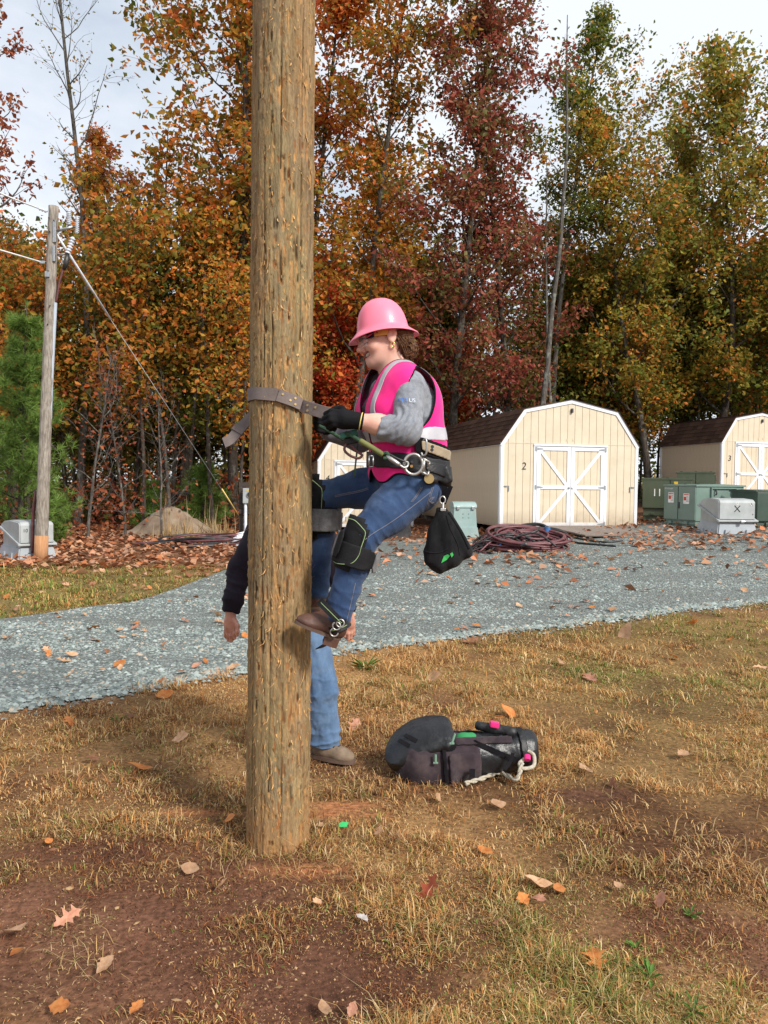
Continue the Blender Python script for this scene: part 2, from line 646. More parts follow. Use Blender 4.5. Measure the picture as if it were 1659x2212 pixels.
# ------------------------------------------------------------------ ground, gravel
_near = np.array([ground(px, py) for px, py in ((-300, 1566), (0, 1532), (250, 1497), (500, 1452), (740, 1406), (1000, 1372), (1300, 1338), (1659, 1297), (1950, 1270))])
_far = np.array([ground(px, py) for px, py in ((-400, 1385), (0, 1338), (200, 1311), (400, 1291), (500, 1280))])

def y_near(x):
    return np.interp(x, _near[:, 0], _near[:, 1]) + 0.10 * fbm(np.asarray(x) * 1.7, 3.3, 0, 4, 5)

def y_far(x):
    x = np.asarray(x, float)
    base = np.interp(x, _far[:, 0], _far[:, 1]) + 0.13 * fbm(x * 1.5, 9.1, 0, 4, 8)
    # right of the grass strip the gravel runs on as the yard in front of the sheds
    return base + sstep(-3.3, -2.2, x) * (19.0 + 0.25 * np.clip(x, 0, 40) - base) + 0.2 * fbm(x * 0.8, 1.7, 0, 3, 4) * sstep(-3.0, -2, x)

def on_gravel(x, y):
    return (y > y_near(x)) & (y < y_far(x))

BARE = [(ground(px, py), rx, ry) for px, py, rx, ry in ((330, 2080, 0.72, 0.34), (60, 1990, 0.55, 0.30), (620, 2130, 0.42, 0.18), (1500, 2030, 0.34, 0.20), (1640, 2060, 0.3, 0.2), (560, 1900, 0.40, 0.16), (250, 1850, 0.45, 0.12), (1290, 1720, 0.25, 0.10))]
def bare(x, y):
    b = np.zeros_like(np.asarray(x, float))
    for p, rx, ry in BARE:
        e = ((x - p[0]) / rx) ** 2 + ((y - p[1]) / ry) ** 2
        b = np.maximum(b, np.exp(-e * e * 0.7))
    return np.clip(b * (1.0 + 0.9 * fbm(x * 4.5, y * 4.5, 0, 4, 55)) , 0, 1)

def ground_tint(x, y):
    n1 = fbm(x * 0.9, y * 0.9, 0, 5, 21); n2 = fbm(x * 2.6 + 7, y * 2.6, 0, 4, 31); n3 = fbm(x * 0.35, y * 0.35, 0, 3, 41)
    soil = np.array([0.085, 0.036, 0.020]); thatch = np.array([0.33, 0.19, 0.08]); olive = np.array([0.13, 0.10, 0.035]); clay = np.array([0.36, 0.14, 0.06])
    litter = np.array([0.20, 0.10, 0.055]); dark = np.array([0.055, 0.030, 0.018])
    t = np.clip(0.5 + 0.9 * n1 + 0.5 * n2 - 0.6 * sstep(0.5, -0.5, x) * sstep(3.25, 2.7, y), 0, 1)[..., None]
    c = soil * (1 - t) + thatch * t
    g = (np.clip(0.5 + 1.6 * n3 + 0.6 * n2, 0, 1) * np.where(x > 0.5, 0.9, 0.35) * sstep(2.0, 6.0, y))[..., None]
    c = c * (1 - g * 0.6) + olive * g * 0.6
    strip = (sstep(0, 0.4, y - y_far(x)) * sstep(14.5, 12.5, y) * (x < -1.5))[..., None]
    c = c * (1 - strip * 0.7) + np.array([0.16, 0.13, 0.05]) * strip * 0.7
    bm_ = bare(x, y)[..., None]
    c = c * (1 - 0.85 * bm_) + np.array([0.120, 0.056, 0.034]) * (1 + 0.8 * n2[..., None]) * 0.85 * bm_
    lit = sstep(13.5, 16, y)[..., None]
    c = c * (1 - lit) + (litter * (0.8 + 0.5 * n2[..., None])) * lit
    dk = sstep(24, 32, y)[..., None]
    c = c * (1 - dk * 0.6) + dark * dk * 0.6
    edge = np.exp(-((y - y_near(x)) / 0.22) ** 2)[..., None]
    c = c * (1 - 0.55 * edge) + np.array([0.30, 0.20, 0.14]) * 0.55 * edge
    for (px, py, rx, ry) in ((740, 1742, 0.21, 0.06), (690, 1760, 0.12, 0.05), (800, 1768, 0.10, 0.05), (420, 1755, 0.16, 0.05), (650, 1880, 0.2, .06)):
        p = ground(px, py)
        e = np.exp(-(((x - p[0]) / rx) ** 2 + ((y - p[1]) / ry) ** 2) ** 2 * 1.0)[..., None] * (0.85 + 0.15 * n2[..., None])
        c = c * (1 - e) + clay * e
    return np.clip(c, 0.01, 1)

xs = np.unique(np.concatenate([np.linspace(-400, -30, 25), np.linspace(-30, -8, 45), np.linspace(-8, 8, 129), np.linspace(8, 30, 45), np.linspace(30, 400, 25)]))
ys = np.unique(np.concatenate([np.linspace(-60, 1.2, 12), np.linspace(1.2, 8, 105), np.linspace(8, 20, 80), np.linspace(20, 60, 50), np.linspace(60, 900, 30)]))
GX, GY = np.meshgrid(xs, ys, indexing='ij')
GZ = terr(GX, GY) + 0.012 * fbm(GX * 3, GY * 3, 0, 3, 77) * sstep(14, 10, GY) - 0.004
inroad = on_gravel(GX, GY)
GZ = GZ - 0.028 * sstep(0.02, 0.20, GY - y_near(GX)) * sstep(0.0, 0.25, y_far(GX) - GY)
V = np.stack([GX, GY, GZ], -1).reshape(-1, 3)
nx, ny = GX.shape
I = np.arange(nx * ny).reshape(nx, ny)
F = np.stack([I[:-1, :-1], I[1:, :-1], I[1:, 1:], I[:-1, 1:]], -1).reshape(-1, 4)
M_ground = tint_mat('soil_and_thatch', rough=0.95, bump=0.8, bscale=45.0, nvar=0.45, spec=0.1)
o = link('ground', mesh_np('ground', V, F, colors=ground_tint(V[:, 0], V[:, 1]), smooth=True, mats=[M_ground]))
tag(o, kind='structure', label='brown dormant lawn and leaf strewn forest floor')

# gravel sheet: columns in x, rows between near and far edge
def gravel_mat():
    m, nt, b, out = new_mat('crushed_blue_gravel')
    L = nt.links.new
    co = N(nt, 'ShaderNodeTexCoord')
    vo = N(nt, 'ShaderNodeTexVoronoi', Scale=38.0, Randomness=1.0)
    vo2 = N(nt, 'ShaderNodeTexVoronoi', Scale=85.0, Randomness=1.0)
    L(co.outputs['Object'], vo.inputs['Vector']); L(co.outputs['Object'], vo2.inputs['Vector'])
    s1 = N(nt, 'ShaderNodeSeparateColor'); L(vo.outputs['Color'], s1.inputs['Color'])
    s2 = N(nt, 'ShaderNodeSeparateColor'); L(vo2.outputs['Color'], s2.inputs['Color'])
    r1 = ramp(nt, [(0.0, (0.065, 0.075, 0.070)), (0.45, (0.13, 0.148, 0.138)), (0.8, (0.21, 0.235, 0.22)), (1.0, (0.42, 0.44, 0.41))])
    r2 = ramp(nt, [(0.0, (0.08, 0.09, 0.082)), (0.6, (0.14, 0.158, 0.147)), (1.0, (0.30, 0.32, 0.30))])
    L(s1.outputs['Red'], r1.inputs['Fac']); L(s2.outputs['Red'], r2.inputs['Fac'])
    no = N(nt, 'ShaderNodeTexNoise', Scale=1.1, Detail=6.0)
    L(co.outputs['Object'], no.inputs['Vector'])
    rn = ramp(nt, [(0.42, (0, 0, 0)), (0.6, (1, 1, 1))])
    L(no.outputs['Fac'], rn.inputs['Fac'])
    mx = N(nt, 'ShaderNodeMix', data_type='RGBA')
    L(rn.outputs['Color'], mx.inputs[0]); L(r2.outputs['Color'], mx.inputs[6]); L(r1.outputs['Color'], mx.inputs[7])
    L(mx.outputs[2], b.inputs['Base Color'])
    b.inputs['Roughness'].default_value = 0.85
    bp = N(nt, 'ShaderNodeBump', Strength=1.0, Distance=0.02)
    bp.invert = True
    L(vo.outputs['Distance'], bp.inputs['Height']); L(bp.outputs['Normal'], b.inputs['Normal'])
    return m
M_gravel = gravel_mat()
cx = np.concatenate([np.linspace(-14, 14, 281), np.linspace(14.3, 60, 60)])
tt = np.linspace(0, 1, 70)
YN, YF = y_near(cx), y_far(cx)
RX = np.repeat(cx[:, None], len(tt), 1)
RY = YN[:, None] + (YF - YN)[:, None] * tt[None, :]
RZ = terr(RX, RY) + 0.010 * fbm(RX * 2.2, RY * 2.2, 0, 3, 3) + 0.012
for q, (e0, s) in enumerate(((0, 1), (-1, -1))):
    RZ[:, e0] -= 0.016
V = np.stack([RX, RY, RZ], -1).reshape(-1, 3)
nx, ny = RX.shape
I = np.arange(nx * ny).reshape(nx, ny)
F = np.stack([I[:-1, :-1], I[1:, :-1], I[1:, 1:], I[:-1, 1:]], -1).reshape(-1, 4)
o = link('gravel_road', mesh_np('gravel_road', V, F, smooth=True, mats=[M_gravel]))
tag(o, kind='structure', label='blue grey crushed gravel road and yard in front of the sheds')

# loose stones lying on the road, too many to count
def stones(n):
    x = RS.uniform(-6.5, 9.5, n * 6); 
    t = RS.uniform(0, 1, n * 6) ** 1.3
    yn = y_near(x); yf = np.minimum(y_far(x), yn + 8)
    y = yn - 0.10 + (yf - yn) * t
    far_ = RS.uniform(size=len(y)) < 0.05
    y = np.where(far_, yn - RS.exponential(0.09, len(y)), y)
    vis = np.abs(x) < 0.54 * y + 0.4
    dens = np.clip(fbm(x * 0.55 + 0.5 * y, y * 2.2, 0, 3, 17) * 2.2 + 0.55, 0.12, 1) * (1 - 0.7 * sstep(7, 15, y))
    dens = np.maximum(dens, np.exp(-((y - yn) / 0.12) ** 2) * 0.8); dens = np.where(far_, 1.0, dens)
    k = np.argwhere(vis & (RS.uniform(size=len(x)) < dens)).ravel()[:n]
    x, y = x[k], y[k]
    s = RS.gamma(3.0, 0.0032, len(k)) + 0.0035
    s = np.where(np.abs(y - y_near(x)) < 0.25, s * 1.35, s)
    base = np.array([[1, 0, 0], [0.3, 0.9, 0], [-0.8, 0.5, 0], [-0.7, -0.6, 0], [0.4, -0.85, 0], [0.1, 0.05, 0.75], [0, 0, -0.5]], float)
    tri = np.array([[0, 1, 5], [1, 2, 5], [2, 3, 5], [3, 4, 5], [4, 0, 5]])
    m = len(k)
    B = base[None] * (1 + RS.uniform(-0.3, 0.3, (m, 7, 1)))
    a = RS.uniform(0, 6.28, m); ca, sa = np.cos(a), np.sin(a)
    Q = np.stack([B[:, :, 0] * ca[:, None] - B[:, :, 1] * sa[:, None], (B[:, :, 0] * sa[:, None] + B[:, :, 1] * ca[:, None]) * 0.8, B[:, :, 2] * 0.8], -1) * s[:, None, None]
    z = terr(x, y) + 0.012 + 0.010 * fbm(x * 2.2, y * 2.2, 0, 3, 3)
    V = (Q + np.stack([x, y, z], -1)[:, None, :]).reshape(-1, 3)
    F = (tri[None] + (np.arange(m) * 7)[:, None, None]).reshape(-1, 3)
    g = RS.beta(2.0, 3.0, m)[:, None]
    c = np.array([0.066, 0.086, 0.082]) * (1 - g) + np.array([0.46, 0.52, 0.49]) * g
    c = np.where(RS.uniform(size=(m, 1)) < 0.06, np.array([0.42, 0.34, 0.26]) * (0.6 + g), c)
    return V, F, np.repeat(c, 7, 0)
V, F, C = stones(46000)
M_stone = tint_mat('stone_chips', rough=0.8, spec=0.3)
o = link('loose_gravel', mesh_np('loose_gravel', V, F, colors=C, mats=[M_stone]))
tag(o, kind='stuff', label='loose crushed stones scattered over the gravel road', cat='gravel')
# ------------------------------------------------------------------ shared painted materials
M_cream = pmat('cream_siding_paint', (0.60, 0.515, 0.385), (0.655, 0.565, 0.43), scale=2.5, rough=0.62, bump=0.25, bscale=30, bstretch=(6, 6, 0.5), dirt=((0.42, 0.36, 0.28), 0.35, 3.0), spec=0.3)
def splash(m, col, top, amt):
    """mud splashed up the foot of the boards"""
    nt = m.node_tree; b = nt.nodes['Principled BSDF']; L = nt.links.new
    src = b.inputs['Base Color'].links[0].from_socket
    co = N(nt, 'ShaderNodeTexCoord'); sp = N(nt, 'ShaderNodeSeparateXYZ'); L(co.outputs['Object'], sp.inputs['Vector'])
    no = N(nt, 'ShaderNodeTexNoise', Scale=7.0, Detail=6.0, Roughness=0.7); L(co.outputs['Object'], no.inputs['Vector'])
    mr = N(nt, 'ShaderNodeMapRange'); mr.inputs['From Min'].default_value = 0.10; mr.inputs['From Max'].default_value = top; mr.inputs['To Min'].default_value = 1.0; mr.inputs['To Max'].default_value = 0.0
    L(sp.outputs['Z'], mr.inputs['Value'])
    ml = N(nt, 'ShaderNodeMath', operation='MULTIPLY'); L(mr.outputs['Result'], ml.inputs[0]); L(no.outputs['Fac'], ml.inputs[1])
    m2 = N(nt, 'ShaderNodeMath', operation='MULTIPLY'); L(ml.outputs['Value'], m2.inputs[0]); m2.inputs[1].default_value = amt
    mx = N(nt, 'ShaderNodeMix', data_type='RGBA'); L(m2.outputs['Value'], mx.inputs[0]); L(src, mx.inputs[6]); mx.inputs[7].default_value = (*col, 1)
    L(mx.outputs[2], b.inputs['Base Color'])
splash(M_cream, (0.30, 0.23, 0.16), 0.55, 1.3)
M_white = pmat('white_trim_paint', (0.66, 0.68, 0.72), (0.74, 0.76, 0.80), scale=4, rough=0.5, bump=0.15, bscale=40, spec=0.35)
splash(M_white, (0.36, 0.30, 0.24), 0.40, 1.0)
M_shingle = tint_mat('brown_asphalt_shingle', rough=0.95, bump=0.6, bscale=120, objvar=0.28, nvar=0.3, spec=0.1)
M_black_metal = pmat('black_iron', (0.03, 0.03, 0.033), rough=0.45, scale=20)
M_hinge = pmat('galvanised_hinge', (0.30, 0.32, 0.34), rough=0.45, metallic=0.6, scale=30)
M_under = pmat('shed_underlay', (0.10, 0.085, 0.07), rough=0.9, scale=5)
M_block = pmat('concrete_block', (0.25, 0.24, 0.22), rough=0.95, scale=10, bump=0.5)
M_plank = pmat('weathered_deck_plank', (0.145, 0.115, 0.095), (0.25, 0.205, 0.175), scale=3, stretch=(1.2, 14, 14), rough=0.9, bump=0.6, bscale=10, bstretch=(2, 40, 40))
M_print = pmat('black_print', (0.012, 0.012, 0.012), rough=0.6, scale=5)
M_paper = pmat('white_sticker', (0.75, 0.75, 0.73), rough=0.6, scale=10)
M_red = pmat('red_print', (0.55, 0.05, 0.03), rough=0.6, scale=10)
M_yellow = pmat('yellow_sticker', (0.70, 0.45, 0.03), rough=0.6, scale=10)

def board_mesh(name, poly, axis, thick, mat, gap=0.006):
    """one siding board: outline in (u, z), extruded along its own normal"""
    g = G()
    u = [p[0] for p in poly]; z = [p[1] for p in poly]
    if axis == 'front':
        g.prism(poly, (0, 0, 0), (1, 0, 0), (0, 0, 1), (0, thick, 0))
    else:
        g.prism(poly, (0, 0, 0), (0, 1, 0), (0, 0, 1), (thick, 0, 0))
    return g.mesh(name, mat)

def text_obj(body, name, parent, loc, rot, size, mat, ext=0.001, shear=0.0, sx=1.0):
    cu = bpy.data.curves.new(name, 'FONT')
    cu.body = body; cu.size = size; cu.extrude = ext; cu.align_x = 'CENTER'; cu.align_y = 'CENTER'
    cu.shear = shear
    tmp = bpy.data.objects.new(name + '_tmp', cu)
    me = bpy.data.meshes.new_from_object(tmp)
    bpy.data.objects.remove(tmp); bpy.data.curves.remove(cu)
    me.name = name
    me.materials.clear(); me.materials.append(mat)
    if sx != 1.0:
        for v in me.vertices: v.co.x *= sx
    return link(name, me, parent, loc, rot)

def gambrel_z(x, W, H, bx, bz, pz):
    """height of the roof line above the wall base at x (from the left edge)"""
    x = min(x, W - x)
    if x < bx:
        return H + bz * x / bx
    return H + bz + (pz - bz) * (x - bx) / (W / 2 - bx)

def shed(loc, rotz, W, L, number, label, digit_x, shingles=True, sign=False, ramp_side=True):
    H, bx, bz, pz = 2.21, 0.16 * W, 0.84 * (W / 3.66) ** 0.35, 1.10 * (W / 3.66) ** 0.6
    root = thing('storage_shed', loc, label, 'shed', 'cream gambrel roofed sheds', rotz)
    # underlay box (dark gap behind boards) as the core wall
    g = G()
    out = [(0.03, 0.14), (W - 0.03, 0.14), (W - 0.03, H), (W - bx - 0.01, H + bz - 0.02), (W / 2, H + pz - 0.02), (bx + 0.01, H + bz - 0.02), (0.03, H)]
    g.prism(out, (0, 0.03, 0), (1, 0, 0), (0, 0, 1), (0, L - 0.06, 0))
    link('core_wall', g.mesh('core_wall', M_under), root)
    step = 0.203
    d0, d1, dh = W / 2 - 0.97, W / 2 + 0.97, 2.14
    cache = {}
    # front boards below the belt line, and above it
    n = int(round(W / step)); st = W / n
    for i in range(n):
        a, b = i * st + 0.005, (i + 1) * st - 0.005
        a = max(a, 0.07); b = min(b, W - 0.07)
        if b <= d0 or a >= d1:
            segs = [(a, b, 0.10)]
        else:
            segs = []
            if a < d0 - 0.02: segs.append((a, d0 - 0.003, 0.10))
            if b > d1 + 0.02: segs.append((d1 + 0.003, b, 0.10))
        for (p, q, zb) in segs:
            link('siding_board', board_mesh('siding_board', [(p, zb), (q, zb), (q, H - 0.012), (p, H - 0.012)], 'front', 0.029, M_cream), root)
        zz = [(a, H + 0.004), (b, H + 0.004)]
        top = [(b, gambrel_z(b, W, H, bx, bz, pz) - 0.03)]
        for kx in (W - bx, W / 2, bx):
            if a < kx < b: top.append((kx, gambrel_z(kx, W, H, bx, bz, pz) - 0.03))
        top.append((a, gambrel_z(a, W, H, bx, bz, pz) - 0.03))
        if min(t[1] for t in top) > H + 0.01:
            link('gable_board', board_mesh('gable_board', zz + top, 'front', 0.029, M_cream), root)
    # belt flashing
    g = G().box((W / 2, 0.008, H - 0.004), (W - 0.15, 0.030, 0.014)); link('belt_strip', g.mesh('belt_strip', M_cream), root)
    # side boards, left wall; right wall alike
    n = int(round(L / step)); st = L / n
    mesh_side = board_mesh('siding_board', [(0.004, 0.10), (st - 0.004, 0.10), (st - 0.004, H - 0.06), (0.004, H - 0.06)], 'side', 0.029, M_cream)
    for i in range(n):
        link('siding_board', mesh_side, root, (0.0, i * st, 0))
    g = G().box((W - 0.015, L / 2, H / 2 + 0.02), (0.03, L - 0.02, H - 0.16)); link('far_wall', g.mesh('far_wall', M_cream), root)
    g = G().prism([(0.1, 0.1), (W - 0.1, 0.1), (W - 0.1, H), (W - bx, H + bz - 0.04), (W / 2, H + pz - 0.04), (bx, H + bz - 0.04), (0.1, H)], (0, L - 0.03, 0), (1, 0, 0), (0, 0, 1), (0, 0.028, 0))
    link('back_wall', g.mesh('back_wall', M_cream), root)
    # corner boards and trim following the roof line
    for x0 in (0.0, W - 0.085):
        g = G().box((x0 + 0.0425, -0.004, H / 2 + 0.05), (0.085, 0.022, H - 0.10), bev=0.003)
        link('corner_board', g.mesh('corner_board', M_white), root)
    for (x0, y0) in ((-0.008, 0.045), (-0.008, L - 0.05)):
        g = G().box((x0, y0, H / 2 + 0.03), (0.02, 0.085, H - 0.14), bev=0.003)
        link('corner_board', g.mesh('corner_board', M_white), root)
    g = G().box((-0.012, L / 2, H - 0.03), (0.026, L + 0.06, 0.075), bev=0.003); link('eave_board', g.mesh('eave_board', M_white), root)
    line = [(-0.03, H - 0.05), (bx, H + bz), (W / 2, H + pz), (W - bx, H + bz), (W + 0.03, H - 0.05)]
    for i in range(4):
        (xa, za), (xb, zb) = line[i], line[i + 1]
        dx, dz = xb - xa, zb - za; l = math.hypot(dx, dz); nxv, nzv = dz / l, -dx / l
        tw = 0.095
        nx2, nz2 = (nxv, nzv) if nzv < 0 else (-nxv, -nzv)
        g = G().prism([(xa, za), (xb, zb), (xb + nx2 * tw, zb + nz2 * tw), (xa + nx2 * tw, za + nz2 * tw)], (0, -0.022 - 0.002 * (i % 2), 0), (1, 0, 0), (0, 0, 1), (0, 0.028, 0))
        link('rake_board', g.mesh('rake_board', M_white), root)
    # roof: deck sheets with shingle courses on the slopes that show
    roof = link('roof', None, root)
    for i in range(4):
        (xa, za), (xb, zb) = line[i], line[i + 1]
        dx, dz = xb - xa, zb - za; l = math.hypot(dx, dz)
        up = np.array([-dz / l, 0, dx / l])
        g = G().prism([(0, 0), (l, 0), (l, L + 0.10), (0, L + 0.10)], np.array([xa, -0.05, za]) + up * 0.002, (dx / l, 0, dz / l), (0, 1, 0), up * 0.014)
        me = g.mesh('roof_deck', M_shingle)
        at = me.color_attributes.new('tint', 'FLOAT_COLOR', 'POINT')
        at.data.foreach_set('color', np.tile(np.array([0.052, 0.030, 0.022, 1], np.float32), len(me.vertices)))
        link('roof_deck', me, roof)
    if shingles:
        for side in shingles:
            (xa, za), (xb, zb) = (line[0], line[1]) if side == 'low' else (line[1], line[2])
            dx, dz = xb - xa, zb - za; l = math.hypot(dx, dz)
            e = np.array([dx / l, 0, dz / l]); up = np.array([-dz / l, 0, dx / l])
            rows = max(3, int(l / 0.142)); ex = l / rows
            cols = int((L + 0.1) / 0.305); wd = (L + 0.1) / cols
            g = G(); n0 = np.array([0, 0, 0.0])
            g.prism([(-0.012, 0.003), (ex + 0.02, 0.003), (ex + 0.02, wd - 0.003), (-0.012, wd - 0.003)], up * 0.0, e, (0, 1, 0), up * 0.008)
            g.v[0][:, :] += np.outer(np.where(g.v[0] @ e < 0.05, 1.0, 0.0), up * 0.012)
            me = g.mesh('shingle', M_shingle)
            at = me.color_attributes.new('tint', 'FLOAT_COLOR', 'POINT')
            at.data.foreach_set('color', np.tile(np.array([0.072, 0.042, 0.031, 1], np.float32), len(me.vertices)))
            for r in range(rows):
                for c in range(cols):
                    p = np.array([xa, -0.05, za]) + e * (r * ex) + up * 0.017 + np.array([0, c * wd, 0])
                    link('shingle', me, roof, p)
    # doors
    for s in (-1, 1):
        xa, xb = (d0 + 0.035, W / 2 - 0.004) if s < 0 else (W / 2 + 0.004, d1 - 0.035)
        door = link('door', None, root)
        pn = 5; pw = (xb - xa - 0.03) / pn
        for i in range(pn):
            g = G().box((xa + 0.015 + (i + 0.5) * pw, 0.006, dh / 2 + 0.06), (pw - 0.008, 0.02, dh - 0.16))
            link('door_board', g.mesh('door_board', M_cream), door)
        w = 0.10
        y = -0.014
        for (px0, px1, z0, z1) in ((xa, xa + w, 0.10, dh - 0.01), (xb - w, xb, 0.10, dh - 0.01)):
            g = G().box(((px0 + px1) / 2, y, (z0 + z1) / 2), (px1 - px0, 0.024, z1 - z0), bev=0.003); link('stile', g.mesh('stile', M_white), door)
        for zc in (0.15, 1.10, dh - 0.06):
            g = G().box(((xa + xb) / 2, y + 0.001, zc), (xb - xa - 2 * w - 0.002, 0.024, 0.095), bev=0.003); link('rail', g.mesh('rail', M_white), door)
        for (z0, z1, inv) in ((0.20, 1.05, 1), (1.15, dh - 0.11, -1)):
            u0, u1 = (xa + w, xb - w)
            if s * inv > 0: pass
            A = np.array([u0 if (s < 0) == (inv > 0) else u1, z0]); B = np.array([u1 if (s < 0) == (inv > 0) else u0, z1])
            dd = (B - A) / np.linalg.norm(B - A); nn = np.array([-dd[1], dd[0]]) * 0.045
            hx = 0.045 / abs(dd[1]); 
            lo_, hi_ = (A, B)
            sg = 1 if B[0] > A[0] else -1
            poly = [(A[0], A[1]), (A[0] + sg * hx * 0.9, A[1]), (B[0], B[1] - hx * abs(dd[1] / dd[0]) * 0.9), (B[0], B[1]), (B[0] - sg * hx * 0.9, B[1]), (A[0], A[1] + hx * abs(dd[1] / dd[0]) * 0.9)]
            g = G().prism(poly, (0, y - 0.009, 0), (1, 0, 0), (0, 0, 1), (0, 0.02, 0)); link('brace', g.mesh('brace', M_white), door)
        hxp = xa if s < 0 else xb
        for zc in (0.16, 1.10, dh - 0.07):
            g = G().prism([(0, -0.03), (0, 0.03), (-s * 0.16, 0.008), (-s * 0.16, -0.008)], (hxp - s * 0.01, y - 0.018, zc), (1, 0, 0), (0, 0, 1), (0, 0.004, 0))
            g.box((hxp + s * 0.025, y - 0.016, zc), (0.04, 0.006, 0.11))
            link('hinge', g.mesh('hinge', M_hinge), door)
        g = G().box((W / 2 + s * 0.05, y - 0.03, 1.09), (0.05, 0.02, 0.04), bev=0.004); link('latch', g.mesh('latch', M_hinge if s < 0 else M_white), door)
    for (x0, x1, z0, z1) in ((d0 - 0.045, d0 + 0.028, 0.1, dh + 0.0), (d1 - 0.028, d1 + 0.045, 0.1, dh)):
        g = G().box(((x0 + x1) / 2, -0.012, (z0 + z1) / 2), (x1 - x0, 0.02, z1 - z0)); link('door_casing', g.mesh('door_casing', M_white), root)
    g = G().box((W / 2, -0.018, dh + 0.028), (d1 - d0 + 0.10, 0.03, 0.05), bev=0.004); link('door_header', g.mesh('door_header', M_white), root)
    # gable light, hooks, number, blocks
    g = G().box((W / 2, -0.03, H + pz - 0.28), (0.05, 0.06, 0.11), bev=0.006); link('gable_vent', g.mesh('gable_vent', M_black_metal), root)
    for x0 in (0.14, W - 0.14):
        g = G().box((x0, -0.02, 1.12), (0.10, 0.02, 0.022)).box((x0 + (0.08 if x0 < 1 else -0.08), -0.02, 1.06), (0.02, 0.02, 0.14)); link('hasp', g.mesh('hasp', M_hinge), root)
    for x0 in (W / 2 - 0.12, W / 2 + 0.06):
        g = G().box((x0, -0.006, H + 0.10), (0.03, 0.012, 0.05)); link('bracket', g.mesh('bracket', M_cream), root)
    text_obj(number, 'number', root, (digit_x, -0.006, 1.62), (R(90), 0, 0), 0.26, M_print, 0.004, 0.12)
    if sign:
        g = G().box((d1 - 0.36, -0.031, 1.75), (0.22, 0.004, 0.30)); nt_ = link('notice', g.mesh('notice', M_paper), root)
        for k in range(6):
            g = G().box((d1 - 0.36, -0.034, 1.85 - k * 0.04), (0.15, 0.002, 0.012)); link('print_line', g.mesh('print_line', M_print), nt_)
    for x0 in (0.2, W / 2, W - 0.2):
        for y0 in (0.25, L / 2, L - 0.25):
            g = G().box((x0, y0, 0.03), (0.4, 0.2, 0.15), bev=0.006); link('footing_block', g.mesh('footing_block', M_block), root)
    g = G().box((W / 2, L / 2, 0.115), (W - 0.08, L - 0.08, 0.04)); link('floor_joist', g.mesh('floor_joist', M_under), root)
    return root

SH_ROT = R(12.5)
def shed_loc(px, py, d):
    p = P(px, py, d); return p
s2 = P(1079, 1141, 19.3); s2[2] -= 0.06
shed_two = shed(s2, SH_ROT, 3.80, 7.3, '2', 'large cream shed numbered 2 beside the cable heap, white double doors', 0.62, shingles=('low',))
s4 = P(686, 1141, 24.0); s4[2] -= 0.06
shed_four = shed(s4, R(9), 3.05, 4.9, '4', 'cream shed numbered 4, mostly hidden behind the climber', 0.30, shingles=('low',))
s3 = P(1556, 1090, 26.0); s3[2] -= 0.06
shed_three = shed(s3, SH_ROT, 3.05, 3.66, '3', 'cream shed numbered 3 behind the green transformers, cut by the frame', 0.30, shingles=('low', 'high'), sign=True)

# wooden ramp in front of shed 2
rm = Matrix.Rotation(SH_ROT, 3, 'Z')
def on2(u, v):
    q = np.array(rm @ Vector((u, v, 0))); return np.array([s2[0] + q[0], s2[1] + q[1], 0])
c = on2(1.55, -0.10)
zt = s2[2] + 0.11
root = thing('wooden_ramp', (c[0], c[1], float(terr(c[0], c[1]))), 'weathered plank ramp leading down from the doors of shed 2', 'ramp', None, SH_ROT)
base = root.location.z
nb = 10; rl = 2.3
e = on2(1.9, -rl); zb = float(terr(e[0], e[1])) + 0.045
g0 = G().box((0, 0, 0), (2.7, rl / nb - 0.010, 0.035), bev=0.004)
plank_me = g0.mesh('plank', M_plank)
ang = math.atan2(zt - zb, rl)
for i in range(nb):
    v = -0.02 - (i + 0.5) * rl / nb
    t = (i + 0.5) / nb
    o = link('plank', plank_me, root, (0.95 + 0.01 * random.uniform(-1, 1), v + 0.10, zt + (zb - zt) * t - base + random.uniform(-0.003, 0.003)), (ang, 0, random.uniform(-0.004, 0.004)))
for u in (-0.3, 0.95, 2.2):
    g = G().prism([(0, zt - base - 0.03), (-rl, zb - base - 0.03), (-rl, zb - base - 0.09), (0, -0.05)], (u, 0.06, 0), (0, 1, 0), (0, 0, 1), (0.04, 0, 0))
    link('joist', g.mesh('joist', M_plank), root)
